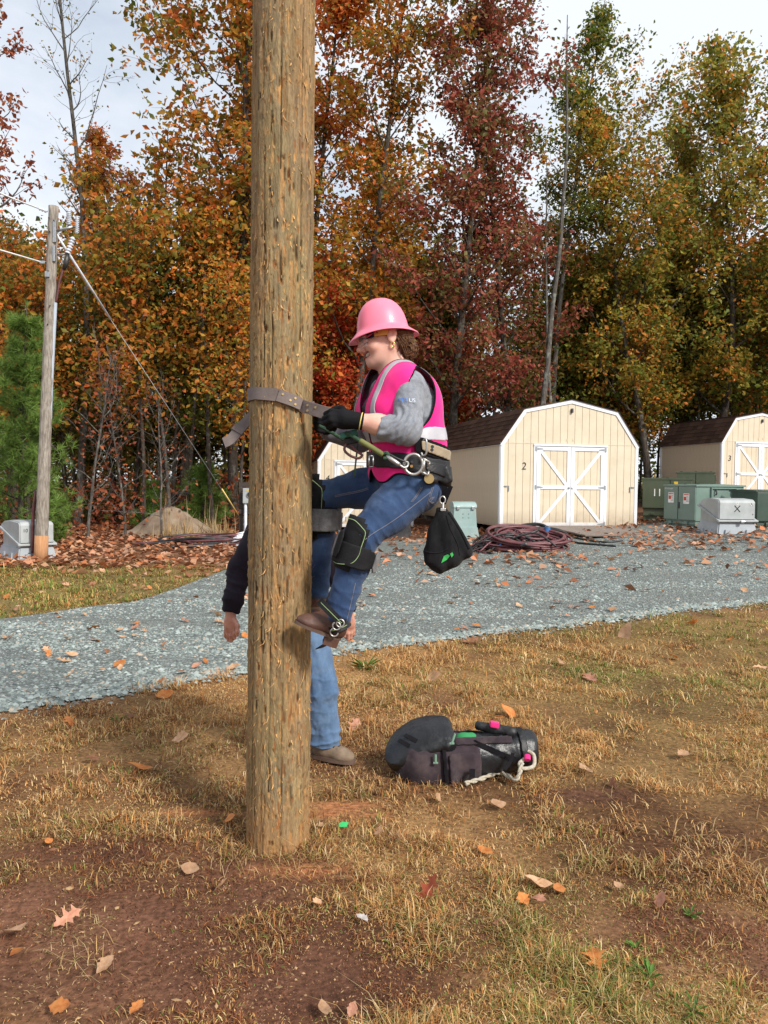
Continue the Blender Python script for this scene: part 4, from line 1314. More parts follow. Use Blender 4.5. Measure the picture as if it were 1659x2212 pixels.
def junction_box(loc, rotz, W, Dp, label, marks, tilt_side=-1, sc=1.0):
    """fibreglass cabinet on a flared pad: arched hood over a sloping parting line"""
    root = thing('junction_cabinet', loc, label, 'utility box', 'grey fibreglass cabinets', rotz)
    ph, bh = 0.34 * sc, 0.74 * sc
    # pad, tapered, with moulded feet
    def frustum(g, x0, x1, y0, y1, z0, z1, e):
        V = [(x0 - e, y0 - e, z0), (x1 + e, y0 - e, z0), (x1 + e, y1 + e, z0), (x0 - e, y1 + e, z0), (x0, y0, z1), (x1, y0, z1), (x1, y1, z1), (x0, y1, z1)]
        g.add(V, [(3, 2, 1, 0), (4, 5, 6, 7), (0, 1, 5, 4), (1, 2, 6, 5), (2, 3, 7, 6), (3, 0, 4, 7)])
    g = G(); frustum(g, -W / 2, W / 2, 0, Dp, -0.06, ph, 0.055)
    me = g.mesh('pad', M_fibre_base)
    bm = bmesh.new(); bm.from_mesh(me); bmesh.ops.bevel(bm, geom=list(bm.edges), offset=0.025, segments=2, affect='EDGES'); bm.to_mesh(me); bm.free()
    pad = link('pad', me, root)
    for u in (-0.28, 0.30):
        g = G(); frustum(g, u * W - 0.055, u * W + 0.055, -0.072, 0.05, -0.05, 0.10, 0.02); link('pad_foot', g.mesh('pad_foot', M_fibre_base), pad)
    for v in (0.3, 0.7):
        g = G(); frustum(g, -W / 2 - 0.062, -W / 2 + 0.05, v * Dp - 0.05, v * Dp + 0.05, -0.05, 0.10, 0.02); link('pad_foot', g.mesh('pad_foot', M_fibre_base), pad)
    # lower body: front low, back high (parting line slopes up to the back)
    fz, bz = ph + 0.06 * sc, ph + bh * 0.66
    g = G().prism([(0.03, ph - 0.01), (Dp - 0.03, ph - 0.01), (Dp - 0.03, bz), (0.03, fz)], (-W / 2 + 0.035, 0, 0), (0, 1, 0), (0, 0, 1), (W - 0.07, 0, 0))
    link('lower_body', g.mesh('lower_body', M_fibre), root)
    # hood: arched profile above the parting line
    prof = [(-0.0, fz + 0.02), (0.0, ph + bh * 0.80)]
    for k in range(1, 9):
        a = k / 8 * math.pi / 2
        prof.append((0.16 * sc - 0.16 * sc * math.cos(a) if k < 8 else 0.16 * sc, ph + bh * 0.80 + bh * 0.16 * math.sin(a)))
    prof += [(Dp * 0.5, ph + bh * 1.0), (Dp * 0.85, ph + bh * 0.93), (Dp + 0.0, ph + bh * 0.80), (Dp + 0.0, bz + 0.02)]
    g = G().prism(prof, (-W / 2, 0, 0), (0, 1, 0), (0, 0, 1), (W, 0, 0))
    me = g.mesh('hood', M_fibre)
    bm = bmesh.new(); bm.from_mesh(me)
    bmesh.ops.bevel(bm, geom=[e_ for e_ in bm.edges if e_.calc_face_angle(0) > R(60)], offset=0.02, segments=3, affect='EDGES'); bm.to_mesh(me); bm.free()
    me.polygons.foreach_set('use_smooth', np.ones(len(me.polygons), bool)); me.set_sharp_from_angle(angle=R(40))
    hood = link('hood', me, root)
    # flange lip round the parting line
    g = G()
    dl = np.array([0, Dp, bz - fz]); ln = np.linalg.norm(dl); e_ = dl / ln; up = np.array([0, -e_[2], e_[1]])
    for s in (-1, 1):
        g.prism([(-0.05, -0.02), (ln, -0.02), (ln, 0.02), (-0.05, 0.02)], (s * (W / 2 + 0.012) - 0.028, 0, fz + 0.01), e_, up, (0.056, 0, 0))
    g.box((0, -0.03, fz), (W + 0.09, 0.075, 0.045), bev=0.01)
    link('flange', g.mesh('flange', M_fibre), root)
    g = G().box((0.09 * W, -0.085, fz - 0.02), (0.07, 0.05, 0.06), bev=0.01).tube([(0.09 * W, -0.1, fz + 0.0), (0.09 * W + 0.05, -0.1, fz - 0.01)], 0.018, 8)
    link('padlock', g.mesh('padlock', M_steel), root)
    for (ch, x, z, s, col) in marks:
        if ch == 'CROSS':
            g = G()
            for sg in (-1, 1):
                g.box((x, -0.004, z), (s, 0.003, 0.016 * sc * 1.5), rot=np.array(Matrix.Rotation(sg * R(48), 3, 'Y')))
            link('cross_mark', g.mesh('cross_mark', M_print), root)
        elif ch == 'STICKER':
            g = G().box((x, -0.003, z), (s, 0.003, s * 0.85)); link('sticker', g.mesh('sticker', M_paper if col is None else col), root)
        else:
            text_obj(ch, 'marking', root, (x, -0.006, z), (R(90), 0, 0), s, M_print, 0.001)
    return root

def facing(p):
    return math.atan2(-p[0], p[1])

jr = P(1591, 1160, 17.2)
junction_box((jr[0], jr[1], float(terr(jr[0], jr[1]))), R(4), 0.84, 0.95, 'pale grey cabinet marked with a large X and the letter A', [
    ('CROSS', 0.0, 0.57, 0.19, None), ('STICKER', -0.01, 0.68, 0.06, None), ('J3', -0.01, 0.683, 0.05, None), ('STICKER', 0.33, 0.66, 0.065, None), ('A', 0.33, 0.665, 0.095, None), ('9', 0.36, 0.44, 0.05, None)], sc=0.74)
jl2 = P(62, 1204, 15.3)
junction_box((jl2[0] + 0.12, jl2[1] + 0.1, float(terr(jl2[0], jl2[1]))), R(43), 0.66, 1.15, 'pale grey cabinet numbered 10 beside the small utility pole', [('10', -0.22, 0.56, 0.10, None)], sc=0.70)

def transformer(loc, rotz, W, Dp, H, mat, label, front_split=0.5, stickers=(), cutout=True, extra=None, band=0.12):
    """pad mounted transformer: cabinet with two doors, lid, base skirt, a recessed side"""
    root = thing('pad_transformer', loc, label, 'transformer', 'green pad mounted transformers', rotz)
    g = G().box((W / 2, Dp / 2, (H + band) / 2), (W - 0.02, Dp - 0.02, H - band), bev=0.012); link('tank', g.mesh('tank', mat), root)
    g = G().box((W / 2, Dp / 2, band / 2), (W - 0.07, Dp - 0.07, band)).box((W / 2, 0.03, band * 0.5), (W * 0.96, 0.05, 0.045), bev=0.004); link('base_skirt', g.mesh('base_skirt', mat), root)
    for u in (0.22, 0.72):
        g = G().box((W * u, -0.012, band * 0.6), (0.09, 0.05, 0.07), bev=0.006); link('lift_lug', g.mesh('lift_lug', mat), root)
    g = G().prism([(-0.03, H - 0.03), (Dp + 0.03, H - 0.03), (Dp + 0.03, H + 0.01), (Dp * 0.5, H + 0.035), (-0.03, H + 0.012)], (-0.025, 0, 0), (0, 1, 0), (0, 0, 1), (W + 0.05, 0, 0)); lid = link('lid', g.mesh('lid', mat), root)
    for u in (0.12, 0.5, 0.9):
        g = G().box((W * u, Dp * 0.1, H + 0.03), (0.07, 0.03, 0.012)); link('lid_clip', g.mesh('lid_clip', M_black_metal), lid)
    zs = ((0.0, front_split), (front_split, 1.0))
    for (a, b) in zs:
        x0, x1 = W * a + 0.012, W * b - 0.012
        g = G().box(((x0 + x1) / 2, -0.010, (H + band) / 2 - 0.005), (x1 - x0, 0.026, H - band - 0.065), bev=0.006); dr = link('door', g.mesh('door', mat), root)
    g = G().box((W * front_split + 0.04, -0.03, H * 0.5), (0.03, 0.03, 0.16), bev=0.004); link('handle', g.mesh('handle', M_black_metal), root)
    if cutout:
        # recess on the right side with two hooks
        y0, y1, z0, z1 = Dp * 0.30, Dp * 0.80, H * 0.58, H * 0.93
        g = G()
        for (yy, zz, dy, dz) in (((y0 + y1) / 2, z1, y1 - y0 + 0.06, 0.03), ((y0 + y1) / 2, z0, y1 - y0 + 0.06, 0.03), (y0 - 0.015, (z0 + z1) / 2, 0.03, z1 - z0), (y1 + 0.015, (z0 + z1) / 2, 0.03, z1 - z0)):
            g.box((W + 0.012, yy, zz), (0.06, dy, dz), bev=0.004)
        link('recess_frame', g.mesh('recess_frame', mat), root)
        for yy in (y0 + 0.16 * (y1 - y0), y1 - 0.16 * (y1 - y0)):
            g = G().tube([(W, yy, z1 - 0.06), (W + 0.04, yy, z1 - 0.07), (W + 0.05, yy, z1 - 0.14), (W + 0.02, yy, z1 - 0.17)], 0.018, 8); link('lift_hook', g.mesh('lift_hook', M_black_metal), root)
    for (u, z, w, h, kind) in stickers:
        g = G().box((u, -0.026, z), (w, 0.004, h)); m_ = {'w': M_paper, 'y': M_yellow, 'p': M_paper}[kind]; st = link('sticker', g.mesh('sticker', m_), root)
        if kind == 'w':
            g = G().box((u, -0.029, z + h * 0.38), (w * 0.85, 0.003, h * 0.10)); link('print_line', g.mesh('print_line', M_red), st)
            g = G().box((u - w * 0.2, -0.029, z + h * 0.02), (w * 0.4, 0.003, h * 0.35)); link('print_line', g.mesh('print_line', M_red if h > .2 else M_print), st)
            for k in range(5):
                g = G().box((u + w * 0.2, -0.029, z + h * (0.2 - 0.12 * k)), (w * 0.4, 0.003, h * 0.03)); link('print_line', g.mesh('print_line', M_print), st)
    return root

# two-door sage transformer seen at its corner
tb = P(1434, 1121, 20.0); tb[2] = float(terr(tb[0], tb[1]))
tr1 = transformer((tb[0], tb[1], tb[2] + 0.02), R(-62), 1.0, 1.8, 1.02, M_sage, 'sage green transformer with two warning stickers behind the grey cabinet', 0.46,
    stickers=((0.24, 0.70, 0.18, 0.26, 'w'), (0.72, 0.68, 0.18, 0.26, 'w')))
text_obj('373 WILD 0001'[:3] + ' 0118 001', 'marking', tr1, (0.17, -0.028, 0.93), (R(90), 0, 0), 0.05, M_paper, 0.001)
to = P(1386, 1121, 21.6)
tr2 = transformer((to[0], to[1], float(terr(to[0], to[1])) + 0.02), R(-22), 1.30, 1.25, 1.18, M_olive, 'dark olive transformer with two white bars beside shed 2', 0.56,
    stickers=((0.33, 0.80, 0.028, 0.20, 'p'), (0.46, 0.80, 0.028, 0.20, 'p'), (0.88, 1.04, 0.10, 0.13, 'y'), (0.84, 0.74, 0.18, 0.16, 'w')), cutout=False, band=0.34)
t3 = P(1460, 1108, 23.2)
transformer((t3[0], t3[1], float(terr(t3[0], t3[1])) + 0.02), R(-22), 1.05, 1.3, 1.26, M_olive, 'further olive transformer with black lift hooks on top edge', 0.5, cutout=True)
t4 = P(1632, 1160, 18.2); t4[2] = float(terr(t4[0], t4[1]))
tr4 = transformer((t4[0], t4[1], t4[2] + 0.02), R(4), 1.25, 1.2, 0.86, M_dkgreen, 'dark green low transformer cut by the frame beside the grey cabinet', 0.6, stickers=((0.75, 0.66, 0.16, 0.14, 'y'),), cutout=False)

def pedestal(loc, rotz, W, Dp, H, mat, label, latches=True):
    root = thing('cable_pedestal', loc, label, 'utility box', 'low cable pedestals', rotz)
    g = G().prism([(-0.07, 0), (W + 0.07, 0), (W + 0.01, H * 0.36), (-0.01, H * 0.36)], (0, -0.03, -0.04), (1, 0, 0), (0, 0, 1), (0, Dp + 0.06, 0)); link('skirt', g.mesh('skirt', mat), root)
    g = G().prism([(0.0, H * 0.3), (W, H * 0.3), (W - 0.03, H * 0.84), (0.03, H * 0.84)], (0, 0, 0), (1, 0, 0), (0, 0, 1), (0, Dp, 0)); link('body', g.mesh('body', mat), root)
    pr = [(-0.02, H * 0.84), (-0.02, H * 0.87)]
    for k in range(0, 9):
        a = math.pi - k / 8 * math.pi
        pr.append((Dp / 2 + (Dp / 2 + 0.02) * math.cos(a), H * 0.87 + H * 0.13 * math.sin(a)))
    pr += [(Dp + 0.02, H * 0.84)]
    g = G().prism(pr, (0.012, 0, 0), (0, 1, 0), (0, 0, 1), (W - 0.024, 0, 0)); link('lid', g.mesh('lid', mat, smooth='auto'), root)
    if latches:
        for u in (0.2, 0.82):
            g = G().box((W * u, -0.03, H * 0.83), (0.075, 0.02, 0.08), bev=0.006); link('latch', g.mesh('latch', M_steel), root)
        for (u, v) in ((0.42, 0.68), (0.66, 0.68), (0.42, 0.58), (0.66, 0.58)):
            g = G().tube([(W * u, 0.01, H * v), (W * u, -0.012, H * v)], 0.014, 8); link('bolt', g.mesh('bolt', M_steel), root)
    return root
pp_ = ground(978, 1165)
pedestal((pp_[0], pp_[1], pp_[2]), R(8), 0.60, 0.5, 0.92, M_mint, 'mint grey pedestal with two steel latches against shed 2')
pb = ground(846, 1163)
pedestal((pb[0], pb[1], pb[2]), R(5), 0.50, 0.45, 0.62, pmat('black_tub', (0.02, 0.02, 0.021), (0.045, 0.045, 0.047), rough=0.5, dirt=((0.2, 0.18, 0.16), 0.3, 4)), 'black plastic tub on the gravel behind the climber', latches=False)

# ------------------------------------------------------------------ cable heaps
def coil_points(c, r, loops, seed, sq=0.8, tilt=(0, 0), rise=0.012, jit=0.08):
    rs = np.random.RandomState(seed)
    out = []
    for k in range(loops):
        a0 = rs.uniform(0, 6.28); rr = r * rs.uniform(0.42, 1.0); ox, oy = rs.normal(0, jit, 2)
        a = np.linspace(0, 2 * np.pi, 41)
        z = rise * k + 0.03 + 0.02 * np.sin(a * 2 + a0)
        x = ox + rr * np.cos(a); y = oy + rr * sq * np.sin(a)
        zz = z + tilt[0] * x + tilt[1] * y
        out.append(np.stack([c[0] + x, c[1] + y, c[2] + np.maximum(zz, 0.025)], 1))
    return out

cc = ground(1130, 1188)
root = thing('cable_coil', (cc[0], cc[1], cc[2]), 'large heaped coil of maroon cable in front of shed 2', 'cable')
for i, pts in enumerate(coil_points((0.12, 0, 0), 0.84, 22, 4, 0.62, (-0.04, 0.30), 0.014, 0.07)):
    g = G().tube(pts, 0.026, 7, cap=False); link('cable_loop', g.mesh('cable_loop', M_maroon, smooth=True), root)
for i, pts in enumerate(coil_points((0.0, 0.35, 0.05), 1.0, 12, 9, 0.42, (0.12, 0.42), 0.024, 0.10)):
    g = G().tube(pts, 0.026, 7, cap=False); link('cable_loop', g.mesh('cable_loop', M_blackcable, smooth=True), root)
g = G().tube([(0.55, 0.34, 0.0), (0.56, 0.34, 0.30), (0.56, 0.34, 0.36)], 0.05, 10); link('cap_tube', g.mesh('cap_tube', M_blackcable, smooth='auto'), root)
g = G().tube([(0.56, 0.34, 0.36), (0.565, 0.34, 0.46)], 0.062, 12); link('end_cap', g.mesh('end_cap', M_blue, smooth='auto'), root)
g = G().tube([(-0.52, -0.2, 0.12), (-0.50, -0.22, 0.22)], 0.05, 12); link('end_cap', g.mesh('end_cap', M_blue, smooth='auto'), root)
for (a, b) in (((-0.15, -0.55, 0.12), (0.05, -0.52, 0.10)),):
    g = G().tube(spline([a, (-0.05, -0.56, 0.16), b], 8), 0.03, 6); link('tie', g.mesh('tie', M_blackcable), root)
cb = ground(1048, 1196)
root = thing('cable_coil', (cb[0], cb[1], cb[2]), 'tangle of black and maroon cable beside the hanging tool bag', 'cable')
rs = np.random.RandomState(12)
for i in range(15):
    c0 = np.array([rs.uniform(-0.35, 0.15), rs.uniform(-0.1, 0.5), 0.02]); 
    ctrl = [c0 + np.array([-0.15 * rs.uniform(0, 1), 0, 0.02]), c0 + np.array([0.35, rs.uniform(-.2, .3), rs.uniform(0.1, 0.34)]), c0 + np.array([0.9, rs.uniform(-.2, .3), rs.uniform(0.05, 0.5)]), c0 + np.array([1.3, rs.uniform(-.3, .2), 0.15])]
    g = G().tube(spline(ctrl, 22), 0.020, 6); link('cable_strand', g.mesh('cable_strand', M_maroon if i % 3 == 0 else M_blackcable, smooth=True), root)
for i in range(5):
    a = np.linspace(0, 2 * np.pi, 31); r_ = rs.uniform(0.35, 0.6)
    g = G().tube(np.stack([0.35 + r_ * np.cos(a) + rs.uniform(-.1, .1), 0.25 + r_ * 0.7 * np.sin(a), 0.06 + 0.05 * i + 0.1 * np.sin(a)], 1), 0.018, 6, cap=False); link('cable_loop', g.mesh('cable_loop', M_maroon, smooth=True), root)
cd = ground(1250, 1184)
for i, (lab, ctrl) in enumerate((('black cable end lying on the gravel beside the wooden ramp', [(1215, 1168), (1250, 1176), (1290, 1180), (1330, 1183)]), ('thin black cable end trailing left of the coil on gravel', [(1000, 1178), (1014, 1188), (1040, 1194), (1062, 1199)]), ('second black cable trailing past the ramp corner', [(1222, 1160), (1262, 1168), (1300, 1174), (1345, 1172)]))):
    pts = np.array([ground(*c) for c in ctrl]); pts[:, 2] += 0.035
    r0 = pts[0].copy(); r0[2] -= 0.035
    root = thing('loose_cable', r0, lab, 'cable')
    g = G().tube(spline(pts, 20), 0.022, 7); link('cable_strand', g.mesh('cable_strand', M_blackcable, smooth=True, origin=r0), root)
# left heap beyond the pole
cl = ground(425, 1178)
root = thing('cable_coil', (cl[0], cl[1], cl[2]), 'low spread heap of black and maroon cable below the meter board', 'cable')
for i, pts in enumerate(coil_points((0.55, 0.4, 0.0), 1.35, 13, 24, 0.55, (0.03, 0.05), 0.012, 0.22)):
    g = G().tube(pts, 0.024, 7, cap=False); link('cable_loop', g.mesh('cable_loop', M_blackcable if i % 3 else M_maroon, smooth=True), root)
for i in range(9):
    c0 = np.array([-1.3 + rs.uniform(-.3, .2), -0.1 + 0.1 * rs.normal(), 0.03])
    g = G().tube(spline([c0, c0 + (0.6, 0.12, 0.05), c0 + (1.5, rs.uniform(0, .4), 0.16), c0 + (2.4, rs.uniform(0, .5), 0.10 + 0.02 * i)], 24), 0.022, 6); link('cable_strand', g.mesh('cable_strand', (M_maroon, M_blackcable)[i % 2], smooth=True), root)
for i in range(5):
    g = G().tube(spline([(0.9, -0.15 + 0.08 * i, 0.10 + 0.04 * i), (1.25, 0.0 + .07 * i, 0.22 + 0.03 * i), (1.7, 0.2, 0.34)], 14), 0.022, 6); link('cable_strand', g.mesh('cable_strand', M_whitepipe, smooth=True), root)
# thick dark pipe with pale end in front of the heap
pa, pbb = ground(372, 1186), ground(535, 1182)
pa[2] += 0.05; pbb[2] += 0.06
root = thing('loose_pipe', (pa[0], pa[1], pa[2] - 0.05), 'thick black pipe with pale end lying in front of the low cable heap', 'pipe')
mid = pa * 0.35 + pbb * 0.65
g = G().tube([pa, mid], 0.045, 10); link('pipe', g.mesh('pipe', M_blackcable, smooth='auto', origin=root.location), root)
g = G().tube([mid, pbb], 0.050, 10); link('pipe_end', g.mesh('pipe_end', M_whitepipe, smooth='auto', origin=root.location), root)

# ------------------------------------------------------------------ small utility pole with riser, insulators, wires
DL = 14.9
M_oldpole = pmat('grey_weathered_pole', (0.16, 0.135, 0.11), (0.36, 0.32, 0.275), scale=3.5, stretch=(10, 10, 1.4), rough=0.95, bump=0.9, bscale=4, bstretch=(10, 10, 1.2), dirt=((0.10, 0.08, 0.065), 0.6, 7))
M_polefoot = pmat('fresh_orange_wood', (0.36, 0.17, 0.075), (0.48, 0.26, 0.13), scale=4, stretch=(8, 8, 1), rough=0.9, bump=0.4, bscale=10)
b0 = ground(88, 1209); b0[2] -= 0.02
DL = b0[1]
top = P(116, 446, DL)
root = thing('utility_pole', b0, 'small weathered grey utility pole with insulators and riser conduit', 'utility pole')
O = np.array(b0)
tt_ = np.linspace(0, 1, 60)
axis = top - O
pts = O + axis * tt_[:, None]
rad = np.interp(tt_, [0, 0.06, 1], [0.128, 0.122, 0.092]) + 0.004 * np.sin(tt_ * 140)
V, F = tube_arrays(pts, rad, 18)
nn = fbm(V[:, 0] * 30, V[:, 1] * 30, V[:, 2] * 4, 4, 9)
cen = O + axis * np.clip(((V - O) @ axis) / (axis @ axis), 0, 1)[:, None]
V = cen + (V - cen) * (1 + 0.10 * nn)[:, None]
foot = tt_ < 0.075
g = G().add(V, F); shaft = link('shaft', g.mesh('shaft', M_oldpole, smooth=True, origin=O), root)
g = G().tube([O - (0, 0, 0.02), O + axis * 0.03, O + axis * 0.072], [0.133, 0.131, 0.127], 18); link('fresh_foot', g.mesh('fresh_foot', M_polefoot, smooth=True, origin=O), root)
def part(nm, g, m, sm=True):
    return link(nm, g.mesh(nm, m, smooth=sm, origin=O), root)
def pl(px, py, dd=0.0): return P(px, py, DL + dd)
# riser conduit on the right side, bending behind
part('conduit', G().tube([pl(119, 654), pl(110, 830), pl(107, 905)], 0.042, 10), M_pvc, 'auto')
part('conduit', G().tube([pl(107, 905), pl(102, 955), pl(97, 975, 0.1)], 0.038, 10), M_pvc, 'auto')
part('riser_cable', G().tube(spline([pl(146, 548), pl(137, 580), pl(128, 612), pl(121, 656)], 12), 0.022, 8), M_maroon)
part('riser_cable', G().tube(spline([pl(78, 1060, 0.1), pl(72, 1110, 0.1), pl(70, 1170, 0.1), pl(71, 1195, 0.1)], 10), 0.035, 8), M_maroon)
def insulator(a, b, r, sheds, nm='insulator', m=None):
    a = np.asarray(a); b = np.asarray(b); g = G()
    n = sheds * 4
    t = np.linspace(0, 1, n + 1)
    rr = [r * (1.0 if (i % 4) in (1, 2) else 0.5) for i in range(n + 1)]
    g.tube(a + (b - a) * t[:, None], rr, 10)
    part(nm, g, m or M_insul, 'auto')
insulator(pl(84, 450), pl(102, 457), 0.035, 3)
insulator(pl(141, 512), pl(141, 512), 0.01, 1) if False else None
insulator(pl(149, 455), pl(149, 487), 0.050, 8)
insulator(pl(167, 467), pl(166, 505), 0.042, 9)
insulator(pl(146, 548), pl(158, 512), 0.058, 6)
part('bracket_arm', G().tube([pl(121, 500), pl(140, 494), pl(157, 490)], 0.030, 8), M_steel)
part('bracket_arm', G().tube([pl(148, 487), pl(156, 492), pl(163, 490)], 0.022, 8), M_black_metal)
part('fitting', G().box(pl(118, 500, -0.08), (0.06, 0.05, 0.42), bev=0.005), M_steel, False)
part('fitting', G().box(pl(117, 548, -0.08), (0.05, 0.05, 0.30), bev=0.005), M_steel, False)
part('fitting', G().box(pl(102, 592, -0.11), (0.09, 0.02, 0.11), bev=0.005), M_steel, False)
part('terminator', G().tube([pl(146, 548), pl(143, 566), pl(138, 582)], [0.035, 0.05, 0.035], 10), M_blackcable)
part('bracket_arm', G().tube([pl(120, 550), pl(132, 549), pl(145, 547)], 0.014, 8), M_steel)
for (py_) in (505, 566):
    part('bolt', G().tube([pl(94, py_), pl(112, py_)], 0.014, 8), M_steel)
part('wire_clamp', G().box(pl(92, 567), (0.10, 0.05, 0.06), bev=0.006), M_steel, False)
for (px_, py_) in ((105, 470), (116, 476), (107, 500), (104, 585), (108, 660), (103, 700)):
    part('bolt_hole', G().tube([P(px_, py_, DL - 0.075), P(px_, py_, DL - 0.13)], 0.012, 8), M_print)
# conductors and the guy are held by the pole but run off on their own
def wire(name, pts, r, m, label, cat='wire'):
    pts = np.asarray(pts); r0 = pts[-1]
    rt = thing(name, r0, label, cat)
    g = G().tube(pts, r, 6); link('strand', g.mesh('strand', m, smooth=True, origin=r0), rt)
    return rt
wire('overhead_wire', spline([P(-420, 215, DL - 3.0), P(-200, 325, DL - 1.5), P(0, 417, DL - 0.3), pl(84, 450)], 20), 0.016, M_wire, 'upper overhead wire running to the top of the small pole')
wire('overhead_wire', spline([P(-420, 415, DL - 3.0), P(-200, 482, DL - 1.5), P(0, 540, DL - 0.3), pl(92, 567)], 20), 0.016, M_wire, 'lower overhead wire clamped below the top of the small pole')
ga, gb_, gc = pl(122, 506), P(239, 690, DL + 1.8), P(508, 1102, DL + 5.6)
gz = float(terr(gc[0], gc[1])); 
rt = thing('guy_wire', (gc[0], gc[1], gz), 'slanting guy wire with thick pale upper rod from the small pole', 'guy wire')
g = G().tube([ga, gb_], 0.024, 8); link('strain_rod', g.mesh('strain_rod', M_whitepipe, smooth=True, origin=rt.location), rt)
gd = gc.copy(); gd[2] = gz - 0.05
g = G().tube([gb_, gc, gc + (gc - gb_) * 0.07], 0.0055, 6); link('strand', g.mesh('strand', M_hinge, smooth=True, origin=rt.location), rt)
g1, g2 = P(479, 1056, DL + 5.2), P(514, 1112, DL + 5.7)
g = G().tube([g1, g2], 0.022, 8); link('guy_guard', g.mesh('guy_guard', pmat('yellow_plastic', (0.60, 0.40, 0.09), rough=0.5), smooth=True, origin=rt.location), rt)

# meter on a dark board frame
DM = 19.5
mb = P(520, 1140, DM); mb[2] = float(terr(mb[0], mb[1]))
root = thing('meter_board', mb, 'dark plank board on posts beside the climbing pole', 'board')
O2 = np.array(mb)
for i in range(6):
    z0 = P(540, 1105 - i * 11.6, DM)
    a = P(516, 1105 - i * 11.6, DM); b = P(610, 1105 - i * 11.6, DM)
    g = G().box((a + b) / 2, (b[0] - a[0], 0.03, 0.125), bev=0.004); link('plank', g.mesh('plank', M_darkwood, origin=O2), root)
for px_ in (521, 600):
    a = P(px_, 1090, DM + 0.08); g = G().box((a[0], a[1], (a[2] + 0.2 + O2[2]) / 2 - 0.1), (0.10, 0.09, a[2] + 0.4 - O2[2])); link('post', g.mesh('post', M_darkwood, origin=O2), root)
mm_ = P(537, 1071, DM - 0.10)
root = thing('electric_meter', mm_, 'pale grey meter box with round window on the dark board', 'meter')
g = G().box((0, 0, 0), (0.27, 0.16, 0.38), bev=0.012); link('enclosure', g.mesh('enclosure', M_fibre), root)
g = G().tube([(0.045, -0.07, 0.03), (0.045, -0.11, 0.03)], 0.075, 20); link('socket_ring', g.mesh('socket_ring', M_steel, smooth='auto'), root)
g = G().tube([(0.045, -0.10, 0.03), (0.045, -0.116, 0.03)], 0.062, 20); link('window', g.mesh('window', M_print, smooth='auto'), root)
g = G().box((0.0, -0.082, 0.135), (0.09, 0.004, 0.02)); link('sticker', g.mesh('sticker', M_yellow), root)
zc = float(terr(mm_[0], mm_[1])) - mm_[2]
g = G().tube([(-0.075, 0.0, -0.18), (-0.075, 0.0, -0.24), (-0.075, 0.0, zc - 0.05)], 0.04, 12); link('conduit', g.mesh('conduit', M_whitepipe, smooth='auto'), root)

# dirt mound
mc = ground(352, 1161)
rs = np.random.RandomState(2)
n1_, n2_ = 60, 24
aa = np.linspace(0, 2 * np.pi, n1_, endpoint=False); rr = np.linspace(0, 1, n2_)
V = []
for r_ in rr:
    for a in aa:
        x = 1.65 * r_ * math.cos(a); y = 0.8 * r_ * math.sin(a) + 0.7
        h = 0.78 * (math.cos(min(1, r_) * math.pi) * 0.5 + 0.5) ** 0.8 * (1 + 0.25 * math.cos(a - 0.3) * r_)
        nz = fbm(np.array([x * 2.2]), np.array([y * 2.2]), 0, 5, 3)[0]
        V.append((x, y, h * (1 + 0.35 * nz) + 0.05 * nz - 0.03 * r_))
V = np.array(V)
I = np.arange(n1_ * n2_).reshape(n2_, n1_)
F = np.stack([I[:-1], np.roll(I[:-1], -1, 1), np.roll(I[1:], -1, 1), I[1:]], -1).reshape(-1, 4)
M_dirt = pmat('sandy_dirt', (0.19, 0.14, 0.10), (0.32, 0.255, 0.19), scale=3.5, rough=0.98, bump=1.0, bscale=25, dirt=((0.36, 0.19, 0.10), 0.5, 2.5), spec=0.1)
o = link('dirt_mound', mesh_np('dirt_mound', V, F, smooth=True, mats=[M_dirt]), None, mc)
tag(o, 'low tan dirt mound at the edge of the woods', 'dirt mound')
# ------------------------------------------------------------------ the climbing pole, hacked rough by climbing gaffs
DP = 3.34
pb0 = P(600.5, 1838, DP); pb0[2] = float(terr(pb0[0], pb0[1])) - 0.03
DPB = DP
pt0 = P(615.5, -260, DP)
POLE_O = pb0.copy()
pax = pt0 - pb0; plen = float(np.linalg.norm(pax)); pdir = pax / plen
pu = np.cross(pdir, np.array([0, -1.0, 0])); pu /= np.linalg.norm(pu)     # to the right
pv = np.cross(pu, pdir)                                                   # away from the camera ... sign fixed below
if pv[1] < 0: pv = -pv
R0, R1 = 0.1375, 0.1300
def pole_axis(z):      # point on the axis at height z above pole foot
    return pb0 + pdir * z
def pole_r(z):
    return R0 + (R1 - R0) * z / plen
NA, NZ = 200, 960
za = np.linspace(0, plen, NZ); th = np.linspace(0, 2 * np.pi, NA, endpoint=False)
TH, ZZ = np.meshgrid(th, za)
U = TH * R0
def cn(su, sz, seed, oc=4):   # noise that wraps round the pole
    return fbm(np.cos(TH) * R0 * su, np.sin(TH) * R0 * su, ZZ * sz, oc, seed)
disp = 0.0025 * cn(18, 1.2, 1) + 0.0018 * cn(90, 4, 2, 3)
base = np.array([0.315, 0.215, 0.120]); olive = np.array([0.275, 0.225, 0.125]); grey = np.array([0.225, 0.180, 0.130]); dark = np.array([0.095, 0.058, 0.034]); fresh = np.array([0.52, 0.30, 0.125]); redw = np.array([0.26, 0.105, 0.040])
k1 = np.clip(0.5 + 1.5 * cn(9, 1.6, 5), 0, 1)[..., None]; k2 = np.clip(0.5 + 1.6 * cn(14, 3.0, 6), 0, 1)[..., None]
col = base * (1 - k1) + olive * k1
col = col * (1 - 0.6 * k2) + grey * 0.6 * k2
streak = cn(200, 9.0, 7, 3)
col = col * (1 + 0.55 * streak[..., None])
dk = np.clip(cn(42, 7.0, 8, 4) * 2.4 - 0.45, 0, 1)[..., None]
col = col * (1 - 0.75 * dk) + dark * 0.75 * dk
rs = np.random.RandomState(77)
dth = 2 * np.pi / NA; dz_ = plen / NZ
